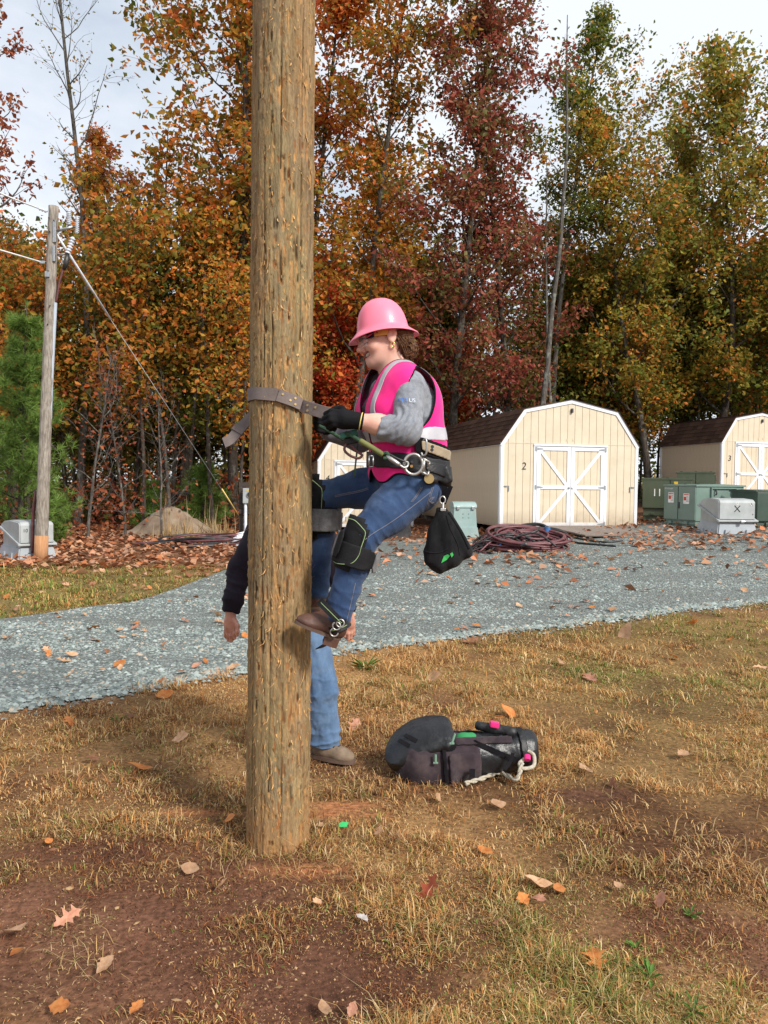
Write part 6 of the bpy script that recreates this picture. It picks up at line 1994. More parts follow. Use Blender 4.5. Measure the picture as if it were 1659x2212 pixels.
def hatp(phi, r_, z_): return HC + hx2 * r_ * math.cos(phi) + hy * r_ * 0.86 * math.sin(phi) + hz * z_
def band(a0, a1, zs, widths, mat, nm, r_=0.098):
    ph = np.linspace(a0, a1, 18)
    pts = np.array([hatp(p, r_, np.interp(p, np.linspace(a0, a1, len(zs)), zs)) for p in ph])
    V, F = ribbon_arrays(pts, np.tile(hz, (18, 1)), np.interp(ph, np.linspace(a0, a1, len(widths)), widths), 0.003)
    g = G().add(V, F); return link(nm, g.mesh(nm, mat, smooth='auto', origin=OW), hat)
band(R(-75), R(62), [0.006, 0.004, 0.004, 0.006], [0.034, 0.034], M_navy, 'sweat_band', 0.104)
for s in (1, -1):
    band(s * R(62), s * R(150), [0.004, 0.004, -0.008, -0.030], [0.026, 0.024, 0.028, 0.034], M_headband, 'head_band', 0.100)
    g = G().tube([hatp(s * R(70), 0.100, 0.005), hatp(s * R(70), 0.1035, 0.005)], 0.003, 8); link('rivet', g.mesh('rivet', M_maroon, origin=OW), hat)
band(R(150), R(210), [-0.034, -0.042, -0.034], [0.03, 0.034, 0.03], M_leather, 'ratchet_band', 0.100)
g = G().tube([hatp(R(178), 0.098, -0.042), hatp(R(178), 0.125, -0.046)], 0.017, 14); link('ratchet_knob', g.mesh('ratchet_knob', M_leather, smooth='auto', origin=OW), hat)
for k in range(4):
    q = hatp(R(158), 0.100, -0.02 - 0.012 * k); g = G().box(q, (0.012, 0.012, 0.006)); link('ratchet_tooth', g.mesh('ratchet_tooth', M_leather, origin=OW), hat)
# ---- shirt: torso with sleeves, near sleeve pushed up to mid forearm
sf = Field(np.min([W(660, 1010, -0.36), W(1000, 1010, -0.36)], 0), np.max([W(1000, 785, 0.33), W(660, 785, 0.33)], 0), 0.005)
torso(sf)
sf.ell(W(893, 892), (0.095, 0.15, 0.14), 0.05, Qt)
CUF_N = W(818, 922, -0.235)
sf.cone(SH_N, EL_N + np.array([0.002, 0, 0.01]), 0.065, 0.058, 0.035)
sf.cone(EL_N, CUF_N, 0.060, 0.050, 0.02)
sf.ell(EL_N + np.array([-0.02, 0, 0.0]), (0.060, 0.058, 0.054), 0.02)
sf.cone(SH_F, EL_F, 0.064, 0.058, 0.035); sf.cone(EL_F, WR_F + (EL_F - WR_F) * 0.1, 0.056, 0.044, 0.02)
sf.cone(NB + np.array([0, 0, 0.012]), NB - np.array([0, 0, .05]), 0.066, 0.085, 0.02)
arm_d = (WR_N - EL_N) / np.linalg.norm(WR_N - EL_N)
cut = float((CUF_N - EL_N) @ arm_d)
def clipf(X, Y, Z):
    t = (X - EL_N[0]) * arm_d[0] + (Y - EL_N[1]) * arm_d[1] + (Z - EL_N[2]) * arm_d[2]
    near = (Y < DW - 0.14) & (X < EL_N[0])
    return np.where(near, t - cut, -1.0)
sf.clip(clipf)
sf.clip(lambda X, Y, Z: (W(850, 988)[2] - Z) + 0 * X + 0 * Y)
sf.clip(lambda X, Y, Z: np.where((X < W(905, 800)[0]) & (np.abs(Y - DW) < 0.10), Z - (W(850, 803)[2] + (X - W(850, 803)[0]) * 0.55), -1.0) + 0 * X)
Vs, Fs = sf.nets(0, 2)
el = np.exp(-(np.linalg.norm(Vs - (EL_N + np.array([-0.03, -0.02, 0.01])), axis=1) / 0.085) ** 2)
rad_dir = np.arctan2(Vs[:, 2] - (EL_N[2] + 0.03), Vs[:, 0] - (EL_N[0] - 0.05))
fold = np.sin(np.linalg.norm(Vs - W(826, 893, -0.25), axis=1) * 235 + 2.2 * vnoise(Vs[:, 0] * 25, Vs[:, 1] * 25, Vs[:, 2] * 25, 3))
Vs = Vs + vnormals(Vs, Fs) * (0.0058 * el * fold + 0.003 * creases(Vs, SH_N, EL_N, 70, 4) * (1 - el))[:, None]
shirt = soft('shirt', Vs, Fs, M_shirt, climber, OW)
text_world('CEE', 'sleeve_lettering', shirt, OW, W(859, 861, -0.3), W(1, 0)[0:3] * 0 + np.array([1, 0, -0.03]), np.array([0, 0, 1.0]), 0.024, pmat('blue_print', (0.03, 0.16, 0.55), rough=0.7), Vs, Fs, 0.007)
text_world('US', 'sleeve_lettering', shirt, OW, W(884, 862, -0.3), np.array([1, 0, -0.03]), np.array([0, 0, 1.0]), 0.023, pmat('pale_print', (0.50, 0.55, 0.62), rough=0.7), Vs, Fs, 0.007)
# ---- vest
vf = Field(np.min([W(720, 1080, -0.36), W(1010, 1080, -0.36)], 0), np.max([W(1010, 780, 0.33), W(720, 780, 0.33)], 0), 0.005, pad=0.05)
torso(vf, 0.05)
vf.ell(W(890, 890), (0.09, 0.14, 0.14), 0.05, Qt)          # loose back panel
vf.ell(W(893, 960), (0.10, 0.14, 0.10), 0.05, Qt)
def vest_dist(c, extra=0.0):
    """>0 inside the vest cloth: distance to its cut edges"""
    lc = (c - W(856, 850)) @ Qt
    f_, s_, u_ = lc[:, 0], lc[:, 1], lc[:, 2]
    d = np.full(len(c), 1.0)
    for sg in (1, -1):
        # arm hole, an upright ellipse at the side
        ax = np.stack([f_ - 0.005 + 0.02 * 0, u_ - 0.00], 1)
        q = np.sqrt(((f_ + 0.015 + 0.15 * (u_ + 0.02)) / 0.074) ** 2 + ((u_ + 0.035) / 0.135) ** 2)
        d = np.minimum(d, np.where((s_ * sg > 0.085), (q - 1) * 0.08, 1.0))
    # neck opening with a deep V at the front
    v = np.abs(s_ + 0.0) - np.clip((u_ + 0.165) * 0.27, 0.004, 0.080)
    d = np.minimum(d, np.where((f_ > 0.0) & (u_ > -0.30), v, 1.0))
    nk = np.sqrt((f_ / 0.075) ** 2 + (s_ / 0.082) ** 2) - 1
    d = np.minimum(d, np.where(u_ > 0.03, nk * 0.08, 1.0))
    # hem, two rounded flaps at the front
    front = sstep(0.03, 0.10, f_)
    hem = -0.385 + front * (0.050 * np.clip(np.abs(np.abs(s_) - 0.085) / 0.075, 0, 1.3) ** 2 + 0.0) + 0.03 * (1 - front)
    d = np.minimum(d, u_ - hem)
    return d, (f_, s_, u_)
Vv, Fv = vf.nets(0.022, 2)
Vv = wrinkle(Vv, Fv, 0.004, lambda q: fbm(q[:, 0] * 12, q[:, 1] * 12, q[:, 2] * 7, 3, 8) * 2 + 0.8 * creases(q, W(860, 850), W(880, 1000), 60, 3) * sstep(W(0, 930)[2], W(0, 990)[2], q[:, 2]))
d, (f_, s_, u_) = vest_dist(Vv)
# pull the border vertices so that the cut runs smoothly
dF = d[Fv].min(1); c = fc(Vv, Fv)
keep = d[Fv].mean(1) > 0
V1, F1 = keep_faces(Vv, Fv, keep)
V1, loops = smooth_border(V1, F1, 14)
vest = soft('safety_vest', V1, F1, M_vest, climber, OW); solidify(vest, 0.003)
for lp in loops:
    if len(lp) < 20: continue
    q = V1[np.array(lp + lp[:1])]
    g = G().tube(q, 0.0042, 6, cap=False); link('binding', g.mesh('binding', M_piping, smooth=True, origin=OW), vest)
Vr, Fr = vf.nets(0.0265, 2)
Vr = wrinkle(Vr, Fr, 0.004, lambda q: fbm(q[:, 0] * 12, q[:, 1] * 12, q[:, 2] * 7, 3, 8) * 2 + 0.8 * creases(q, W(860, 850), W(880, 1000), 60, 3) * sstep(W(0, 930)[2], W(0, 990)[2], q[:, 2]))
dr, (fr, sr, ur) = vest_dist(fc(Vr, Fr))
hor = (np.abs(ur + 0.185 + 0.05 * fr) < 0.027) & (dr > 0.004)
for nm, msk in (('reflective_band', hor), ('shoulder_band', (np.abs(sr - 0.100) < 0.014) & (ur > -0.155) & (dr > 0.011)), ('shoulder_band', (np.abs(sr + 0.100) < 0.014) & (ur > -0.155) & (dr > 0.011))):
    if msk.sum() < 10: continue
    V2, F2 = keep_faces(Vr, Fr, msk); V2, _ = smooth_border(V2, F2, 10)
    o = soft(nm, V2, F2, M_reflect, vest, OW); solidify(o, 0.0015)
# ---- jeans
HIP_N = W(895, 1052, -0.09); KN_N = W(782, 1160, -0.175); AN_N = W(728, 1335, -0.185)
HIP_F = W(874, 1040, 0.09); KN_F = W(694, 1071, 0.19); AN_F = W(686, 1285, 0.20)
jf = Field(np.min([W(630, 1370, -0.34), W(1000, 1370, -0.34)], 0), np.max([W(1000, 990, 0.36), W(630, 990, 0.36)], 0), 0.005, pad=0.03)
jf.ell(W(877, 1010), (0.132, 0.166, 0.090), 0.0, Qt); jf.ell(W(886, 1050), (0.130, 0.170, 0.088), 0.04, Qt)
jf.ell(W(908, 1064, -0.05), (0.066, 0.08, 0.064), 0.04); jf.ell(W(902, 1056, 0.07), (0.06, 0.075, 0.062), 0.04)
def leg(Fd, hip, kn, an, r):
    mid = hip * 0.5 + kn * 0.5
    Fd.cone(hip, mid, r[0], r[1], 0.04); Fd.cone(mid, kn, r[1], r[2], 0.03)
    cal = kn * 0.68 + an * 0.32
    Fd.cone(kn, cal, r[2], r[3], 0.03); Fd.cone(cal, an, r[3], r[4], 0.03)
leg(jf, HIP_N, KN_N, AN_N, (0.110, 0.090, 0.066, 0.066, 0.056)); leg(jf, HIP_F, KN_F, AN_F, (0.105, 0.086, 0.064, 0.062, 0.054))
jf.ell(KN_N + np.array([-0.012, 0, 0.0]), (0.062, 0.060, 0.062), 0.02)
jf.clip(lambda X, Y, Z: Z - W(850, 1000)[2] + 0 * X + 0 * Y)
for kn, an in ((KN_N, AN_N), (KN_F, AN_F)):
    dd = (an - kn) / np.linalg.norm(an - kn)
    jf.clip(lambda X, Y, Z, kn=kn, an=an, dd=dd: np.where(((X - an[0]) ** 2 + (Y - an[1]) ** 2 + (Z - an[2]) ** 2) < 0.12 ** 2, (X - an[0]) * dd[0] + (Y - an[1]) * dd[1] + (Z - an[2]) * dd[2] - 0.012, -1.0))
Vj, Fj = jf.nets(0, 2)
def leg_folds(V):
    w = np.zeros(len(V))
    for (a, b, p, sz, fr) in ((HIP_N, KN_N, HIP_N + np.array([-0.07, 0, -0.02]), 0.11, 120), (HIP_N, KN_N, KN_N, 0.10, 130), (KN_N, AN_N, AN_N + np.array([0, 0, 0.03]), 0.09, 110), (HIP_F, KN_F, W(760, 1050, 0.1), 0.13, 80), (KN_F, AN_F, AN_F, 0.1, 110), (KN_N, AN_N, KN_N * .5 + AN_N * .5, 0.12, 60)):
        w += 0.9 * np.exp(-(np.linalg.norm(V - p, axis=1) / sz) ** 2) * creases(V, a, b, fr, int(fr))
    return w + 0.7 * fbm(V[:, 0] * 16, V[:, 1] * 16, V[:, 2] * 16, 3, 14)
Vj = wrinkle(Vj, Fj, 0.0065, leg_folds)
jeans = soft('jeans', Vj, Fj, M_denim, climber, OW)
def seam(pts, mat, nm, parent, off=0.001, r=0.0013, n=40, surf=None):
    q = spline(pts, n); V, F = surf
    bvh = BVHTree.FromPolygons([tuple(v) for v in V], [tuple(int(i) for i in f) for f in F])
    out = []
    for p in q:
        hit = bvh.ray_cast(Vector(p) - Vector((0, 0.6, 0)), Vector((0, 1, 0)))
        out.append(np.array(hit[0]) - np.array([0, off, 0]) if hit[0] is not None else p)
    g = G().tube(out, r, 5); link(nm, g.mesh(nm, mat, smooth=True, origin=OW), parent)
sj = (Vj, Fj)
seam([W(925, 1062), W(880, 1097), W(840, 1125), W(800, 1150), W(778, 1172)], M_thread, 'side_seam', jeans, surf=sj)
seam([W(772, 1245), W(762, 1290), W(752, 1330)], M_thread, 'side_seam', jeans, surf=sj)
for o_ in (0, 3):
    seam([W(905 + o_, 1052), W(895 + o_, 1068), W(884 + o_, 1082)], M_thread, 'pocket_stitch', jeans, surf=sj)
    seam([W(928 + o_, 1052), W(921 + o_, 1075), W(915 + o_, 1100)], M_thread, 'pocket_stitch', jeans, surf=sj)
    seam([W(930 + o_, 1072), W(922 + o_, 1080 + o_), W(935, 1085 + o_)], M_thread, 'pocket_stitch', jeans, surf=sj)
    seam([W(720, 1071 + o_), W(745, 1066 + o_), W(775, 1060 + o_), W(795, 1054 + o_)], M_thread, 'inner_seam', jeans, surf=sj)
# ---- knee and shin pads of the climbers
def pad(kn, an, up_t, lo_t, ang0, ang1, off, mat, nm, parent, lift=0.0, th=0.008, phase=0.0):
    """curved plate round the leg: from t = up_t to lo_t along the shin, angles measured about the shin, 0 = towards the camera"""
    d = (an - kn); L_ = np.linalg.norm(d); d = d / L_
    e1 = np.array([0, -1.0, 0]); e1 = e1 - d * (e1 @ d); e1 /= np.linalg.norm(e1)
    e2 = np.cross(d, e1); 
    if e2[0] > 0: e2 = -e2                                # e2 towards the pole, the shin side
    V = []; nt_, na_ = 12, 14
    for i in range(nt_ + 1):
        t = up_t + (lo_t - up_t) * i / nt_
        for j in range(na_ + 1):
            # rounded corners
            v = j / na_; uu = i / nt_
            a = ang0 + (ang1 - ang0) * v
            r_ = np.interp(t, [-0.25, 0, 0.15, 0.35, 0.7, 1], [0.066, 0.067, 0.068, 0.068, 0.062, 0.056]) + off
            V.append(kn + d * t * L_ + (e1 * math.cos(a) + e2 * math.sin(a)) * r_)
    V = np.array(V); I = np.arange((nt_ + 1) * (na_ + 1)).reshape(nt_ + 1, na_ + 1)
    F = np.stack([I[:-1, :-1], I[1:, :-1], I[1:, 1:], I[:-1, 1:]], -1).reshape(-1, 4)
    ii = np.arange(nt_) - (nt_ - 1) / 2; jj = np.arange(na_) - (na_ - 1) / 2
    rr = np.sqrt(np.clip(np.abs(ii)[:, None] - (nt_ / 2 - 3), 0, 9) ** 2 + np.clip(np.abs(jj)[None, :] - (na_ / 2 - 3), 0, 9) ** 2)
    F = F[(rr < 2.75).ravel()]
    o = soft(nm, V, F, mat, parent, OW); solidify(o, th, 1.0); return o, V, I
for (kn, an, lab) in ((KN_N, AN_N, 'near'), (KN_F, AN_F, 'far')):
    lp = link('leg_pad', None, climber)
    o, Vp_, I_ = pad(kn, an, -0.22, 0.42, R(-18), R(150), 0.010, M_nubuck, 'pad_plate', lp, th=0.012)
    o2, _, _ = pad(kn, an, 0.10, 0.36, R(-62), R(128), 0.026, M_nubuck, 'wrap_strap', lp, th=0.006)
    o3, _, _ = pad(kn, an, 0.10, 0.36, R(-92), R(-56), 0.029, M_felt, 'strap_end', lp, th=0.006)
    o4, _, _ = pad(kn, an, 0.0, 0.30, R(52), R(96), 0.035, M_felt, 'strap_end', lp, th=0.006)
    o5, _, _ = pad(kn, an, -0.02, 0.31, R(42), R(58), 0.043, M_nubuck, 'pull_tab', lp, th=0.006)
    nt1, na1 = I_.shape
    for ring in (1,):
        loop = [I_[ring + 1, na1 - 4], I_[ring, na1 - 5], I_[ring, 6], I_[ring, 4], I_[ring + 1, 2], I_[3, 1], I_[6, 1], I_[nt1 - 5, 1], I_[nt1 - 3, 2], I_[nt1 - 2, 5], I_[nt1 - 2, na1 - 5]]
        cen = kn * 0.9 + an * 0.1
        q = np.array([Vp_[i] + (Vp_[i] - (kn + (an - kn) * np.clip(((Vp_[i] - kn) @ (an - kn)) / ((an - kn) @ (an - kn)), -1, 1))) * 0.19 for i in loop])
        g = G().tube(spline(q, 50), 0.0014, 5); link('stitching', g.mesh('stitching', M_lime, smooth=True, origin=OW), lp)
# turned-down felt cuff on the far pad
pad(KN_F, AN_F, 0.12, 0.34, R(-80), R(130), 0.036, M_felt, 'felt_cuff', climber, th=0.012)
# shank iron and foot straps (near)
g = G().tube(spline([KN_N * 0.45 + AN_N * 0.55 + np.array([-0.052, 0.0, 0]), KN_N * 0.2 + AN_N * 0.8 + np.array([-0.062, 0.01, 0]), AN_N + np.array([-0.055, 0.0, -0.02]), W(716, 1372, -0.15)], 16), 0.006, 8)
link('shank_iron', g.mesh('shank_iron', M_black_metal, smooth=True, origin=OW), climber)
# ---- boots
def boot(an, toe, heel, side, nm):
    """an ankle centre, toe tip and heel bottom points"""
    fwd = toe - heel; fl = np.linalg.norm(fwd); fwd = fwd / fl
    sd = np.array([0, 1.0, 0]); up = np.cross(sd, fwd); up = up if up[2] > 0 else -up; up /= np.linalg.norm(up); sd = np.cross(up, fwd)
    Q = np.stack([fwd, sd, up], 1)
    lo = np.min([an, toe, heel], 0) - 0.1; hi = np.max([an, toe, heel], 0) + 0.1
    B = heel + up * 0.045
    f = Field(lo, hi, 0.004)
    f.cone(B + fwd * 0.03 + up * 0.005, B + fwd * (fl - 0.045) - up * 0.010, 0.036, 0.031, 0.0)
    f.ell(B + fwd * (fl - 0.055) - up * 0.008, (0.056, 0.043, 0.026), 0.015, Q)
    f.ell(B + fwd * 0.085 + up * 0.02, (0.065, 0.038, 0.036), 0.02, Q)
    f.cone(B + fwd * 0.035 + up * 0.015, an + np.array([0, 0, 0.03]), 0.040, 0.046, 0.03)
    f.clip(lambda X, Y, Z: -((X - heel[0]) * up[0] + (Y - heel[1]) * up[1] + (Z - heel[2]) * up[2]) + 0.024)
    V, F = f.nets(0, 1)
    V = wrinkle(V, F, 0.0016, lambda q: fbm(q[:, 0] * 40, q[:, 1] * 40, q[:, 2] * 40, 3, 3) * 2)
    bt = link('boot', None, climber)
    soft('upper', V, F, M_boot, bt, OW)
    # sole outline
    ol = []
    for k in range(36):
        a = 2 * math.pi * k / 36; x = math.cos(a); y = math.sin(a)
        xx = fl * 0.5 + x * (fl * 0.5 + 0.004); w_ = 0.038 * (1 + 0.22 * (xx / fl - 0.35)) if True else 0
        ol.append((xx, (abs(y) ** 0.75) * np.sign(y) * (w_ + 0.006)))
    g = G().prism(ol, heel + up * 0.016, fwd, sd, up * 0.012); link('sole', g.mesh('sole', M_sole, origin=OW), bt)
    hl = [(x_ * 0.34 * fl / 1.0 + 0.002, y_) for x_, y_ in ((0, -0.022), (0, 0.022), (0.35, 0.036), (0.9, 0.036), (0.9, -0.036), (0.35, -0.036))]
    g = G().prism(hl, heel + up * 0.0155, fwd, sd, -up * 0.034); link('heel', g.mesh('heel', M_boot, origin=OW), bt)
    return fwd, sd, up
fw, sd_, up_ = boot(W(727, 1338, -0.185), W(634, 1352, -0.20), W(731, 1390, -0.185), 1, 'near')
boot(W(687, 1290, 0.20), W(640, 1318, 0.20), W(700, 1322, 0.20), -1, 'far')
# ankle straps over the near boot
for (a, b, c_, wd, m_) in ((W(694, 1302, -0.24), W(712, 1320, -0.262), W(738, 1345, -0.258), 0.032, M_nubuck), (W(712, 1362, -0.225), W(728, 1360, -0.25), W(749, 1350, -0.23), 0.026, M_leather)):
    pts = spline([a + np.array([-0.01, 0.06, 0.0]), a, b, c_, c_ + np.array([0.01, 0.06, 0])], 22)
    dirv = (c_ - a) / np.linalg.norm(c_ - a); sv = np.cross(dirv, np.array([0, 1.0, 0]))
    V, F = ribbon_arrays(pts, np.tile(sv, (22, 1)), wd, 0.006); g = G().add(V, F); st_ = link('ankle_strap', g.mesh('ankle_strap', m_, origin=OW), climber)
    g = G().tube(pts[5:17] + np.array([0, -0.0045, 0]), 0.0013, 5); link('stitching', g.mesh('stitching', M_lime, origin=OW), st_)
for q in (W(727, 1352, -0.262), W(722, 1366, -0.245), W(735, 1346, -0.262)):
    g = G().tube([q + np.array([0.016 * math.cos(t), -0.002, 0.016 * math.sin(t)]) for t in np.linspace(0, 2 * np.pi, 15)], 0.0035, 6, cap=False); link('buckle_ring', g.mesh('buckle_ring', M_alloy, smooth=True, origin=OW), climber)
# gaff spike going into the pole
g = G().tube([W(706, 1390, -0.12), W(696, 1396, -0.10), W(682, 1402, -0.08)], [0.009, 0.007, 0.002], 8); link('gaff', g.mesh('gaff', M_black_metal, smooth=True, origin=OW), climber)
# ---- gloves with fingers
def hand(nm, lo, hi, palm, palm_r, Q, fingers, thumb, wrist, fr, mat, parent, org, h=0.003, k=0.010):
    f = Field(lo, hi, h)
    f.ell(palm, palm_r, 0.0, Q)
    for (a, b) in wrist: f.cone(a[0], b[0], a[1], b[1], k * 1.5)
    for ch_ in fingers:
        for i in range(len(ch_) - 1):
            f.cone(ch_[i], ch_[i + 1], fr * (1 - 0.07 * i), fr * (1 - 0.07 * (i + 1)), 0.004 if i else k)
    for i in range(len(thumb) - 1):
        f.cone(thumb[i], thumb[i + 1], fr * 1.15 * (1 - 0.08 * i), fr * 1.1 * (1 - 0.08 * (i + 1)), 0.005 if i else k)
    V, F = f.nets(0, 1)
    return soft(nm, V, F, mat, parent, org), V, F
fing = []
for i in range(4):
    y0 = 889 + 9.6 * i; dx = (0, -3, -1, 5)[i]; dpt = (-0.205, -0.222, -0.225, -0.215)[i]
    fing.append([W(734 + dx, y0 + 2, dpt - 0.004), W(716 + dx, y0 - 1, dpt - 0.012), W(704 + dx, y0 + 5, dpt + 0.008), W(709 + dx, y0 + 9, dpt + 0.036), W(719 + dx, y0 + 8, dpt + 0.042)])
Qg = np.stack([arm_d, np.cross(arm_d, [0, 1, 0]), np.array([0, 1.0, 0])], 1)
gl_n, _, _ = hand('glove', np.min([W(690, 960, -0.30), W(800, 960, -0.30)], 0), np.max([W(800, 860, -0.1), W(690, 860, -0.1)], 0), W(744, 905, -0.222), (0.044, 0.040, 0.026), Qg, fing,
     [W(752, 895, -0.20), W(738, 882, -0.185), W(722, 884, -0.175), W(708, 893, -0.170)], [((W(750, 906, -0.225), 0.036), (W(779, 910, -0.235), 0.035))], 0.0125, M_glove, climber, OW)
g = G().tube([W(779.5, 910, -0.235) + (np.cross(arm_d, [0, 1, 0]) * math.cos(t) + np.array([0, 1.0, 0]) * math.sin(t)) * 0.0345 for t in np.linspace(0, 2 * np.pi, 29)], 0.0024, 6, cap=False)
link('glove_hem', g.mesh('glove_hem', M_cuff, smooth=True, origin=OW), gl_n)
fing = []
for i in range(4):
    y0 = 899 + 8.5 * i; dpt = 0.02
    fing.append([W(700, y0 + 6, dpt + .04), W(690, y0, dpt + 0.02), W(684, y0 + 2, dpt), W(690, y0 + 6, dpt - 0.02), W(698, y0 + 8, dpt - .02)])
arm_f = (WR_F - EL_F) / np.linalg.norm(WR_F - EL_F)
Qg2 = np.stack([arm_f, np.cross(arm_f, [0, 1, 0]), np.array([0, 1.0, 0])], 1)
hand('glove', np.min([W(660, 985, -0.1), W(790, 985, -0.1)], 0), np.max([W(790, 870, 0.3), W(660, 870, 0.3)], 0), W(699, 916, 0.085), (0.042, 0.038, 0.026), Qg2, fing,
     [W(705, 905, 0.06), W(700, 893, 0.04), W(692, 888, 0.02), W(684, 892, 0.0)], [((W(700, 920, 0.10), 0.033), (WR_F + (EL_F - WR_F) * 0.25, 0.040))], 0.012, M_glove, climber, OW)
# ---- work belt round the hips, part of what is worn
belt = link('work_belt', None, climber)
wf = Field(np.min([W(760, 1080, -0.36), W(1010, 1080, -0.36)], 0), np.max([W(1010, 920, 0.33), W(760, 920, 0.33)], 0), 0.005, pad=0.07)
torso(wf, 0.05); wf.ell(W(893, 960), (0.10, 0.14, 0.10), 0.05, Qt)
def belt_piece(off, top, bot, x0, x1, mat, nm, th, seed=0):
    V, F = wf.nets(off, 2); c = fc(V, F)
    m = (c[:, 2] < top(c[:, 0])) & (c[:, 2] > bot(c[:, 0])) & (c[:, 0] > x0) & (c[:, 0] < x1)
    V, F = keep_faces(V, F, m); V, _ = smooth_border(V, F, 8); o = soft(nm, V, F, mat, belt, OW); solidify(o, th, 1.0); return V, F
X = lambda px: W(px, 1000)[0]
belt_piece(0.028, zline((800, 977), (960, 990)), zline((800, 1008), (960, 1024)), X(700), X(1100), M_leather, 'waist_belt', 0.006)
belt_piece(0.032, zline((880, 987), (960, 998)), zline((880, 1020), (960, 1046)), X(872), X(1100), M_leather, 'hip_pad', 0.012)
belt_piece(0.043, zline((910, 997), (960, 1008)), zline((910, 1016), (960, 1034)), X(915), X(1100), M_leather, 'outer_strap', 0.005)
belt_piece(0.028, zline((895, 948), (960, 968)), zline((895, 982), (960, 1000)), X(892), X(1100), M_piping, 'pad_lining', 0.010)
Vtp, Ftp = belt_piece(0.037, zline((900, 955), (960, 974)), zline((900, 974), (960, 994)), X(905), X(1100), M_tanpad, 'tan_pad', 0.006)
def ring(pts, r, m_, nm, n=8, par=None):
    g = G().tube(spline(pts, 40), r, n); link(nm, g.mesh(nm, m_, smooth=True, origin=OW), par or belt)
DR = -0.265
a = np.linspace(0, 2 * np.pi, 25)
g = G().tube([W(893 + 20 * math.cos(t), 1003 + 22 * math.sin(t), DR + 0.01) for t in a], 0.0065, 8, cap=False)
g.tube([W(909, 990, DR + .01), W(918, 993, DR + .01), W(928, 999, DR + 0.012)], 0.0055, 8).tube([W(908, 1018, DR + .01), W(916, 1022, DR + .01), W(924, 1027, DR + 0.012)], 0.0055, 8).tube([W(917, 992, DR + .01), W(913, 1021, DR + .01)], 0.0055, 8)
g.tube([W(928, 999, DR + 0.012), W(924, 1008, DR + 0.02)], 0.0045, 8).tube([W(924, 1027, DR + 0.012), W(926, 1018, DR + 0.02)], 0.0045, 8)
link('d_ring', g.mesh('d_ring', M_alloy, smooth=True, origin=OW), belt)
ring([W(915, 950, -0.262), W(921, 951, -0.275), W(921, 978, -0.275), W(914, 984, -0.268), W(910, 978, -0.262)], 0.004, M_alloy, 'tool_loop')
for (px_, py_) in ((934, 965), (933, 972)):
    g = G().tube([W(px_, py_, -0.22), W(px_, py_, -0.262)], 0.007, 10); link('rivet', g.mesh('rivet', M_black_metal, smooth='auto', origin=OW), belt)
for (px_, py_, m_) in ((889, 1007, M_gold), (890, 998, M_black_metal)):
    g = G().tube([W(px_, py_, -0.20), W(px_, py_, -0.262)], 0.006, 10); link('rivet', g.mesh('rivet', m_, smooth='auto', origin=OW), belt)
# front buckle
g = G()
for (p_, q_) in (((797, 985), (797, 1008)), ((797, 985), (806, 985)), ((797, 1008), (806, 1008)), ((806, 985), (806, 1008))):
    g.tube([W(p_[0], p_[1], -0.215), W(q_[0], q_[1], -0.215)], 0.003, 6)
link('buckle', g.mesh('buckle', M_steel, smooth=True, origin=OW), belt)
# pouch and hanger at the back of the belt
f = Field(np.min([W(920, 1080, -0.3), W(1000, 1080, -0.3)], 0), np.max([W(1000, 990, 0.05), W(920, 990, 0.05)], 0), 0.004)
f.box(W(962, 1026, -0.12), (0.020, 0.035, 0.038), 0.006, np.array(Matrix.Rotation(R(-22), 3, 'Y')), 0.010); f.ell(W(930, 1036, -0.18), (0.034, 0.045, 0.022), 0.01); f.cone(W(955, 1040, -0.14), W(968, 1046, -0.13), 0.016, 0.012, 0.01)
V, F = f.nets(0, 1); soft('belt_pouch', V, F, M_leather, belt, OW)
g = G().tube([W(927, 1034, -0.20), W(927, 1034, -0.245)], 0.020, 16); link('snap_disc', g.mesh('snap_disc', M_brass, smooth='auto', origin=OW), belt)

# ================================================================== pole strap and lanyard, held but separate
root = thing('pole_strap', W(548, 893, 0.1), 'grey brown riveted rubber strap looped round the climbing pole', 'strap')
OS = np.array(root.location)
pts = []; sds = []
def pole_pt(ang, px_y, extra=0.006):
    # ang 0 = right, measured through the camera side; height from picture row
    z = (W(600, px_y)[2] - pb0[2]) / pdir[2]
    c = pole_axis(z); rd = pu * math.cos(ang) - pv * math.sin(ang)
    return c + rd * (pole_r(z) + extra)
for k in range(34):
    a = R(176) + (R(44) - R(176)) * k / 33
    yy = np.interp(math.degrees(a), [44, 60, 90, 130, 176], [881, 873, 861, 856, 857])
    pts.append(pole_pt(a, yy, 0.007)); sds.append(pdir)
end = W(738, 903, -0.20); p_last = pts[-1]
for t in np.linspace(0.12, 1, 14):
    pts.append(p_last * (1 - t) + end * t + np.array([0, -0.01 * math.sin(t * 3.14), 0])); sds.append(pdir)
pts = np.array(pts); sds = np.array(sds)
V, F = ribbon_arrays(pts, sds, 0.052, 0.007)
g = G().add(V, F); stp = link('webbing', g.mesh('webbing', M_strap, smooth='auto', origin=OS), root)
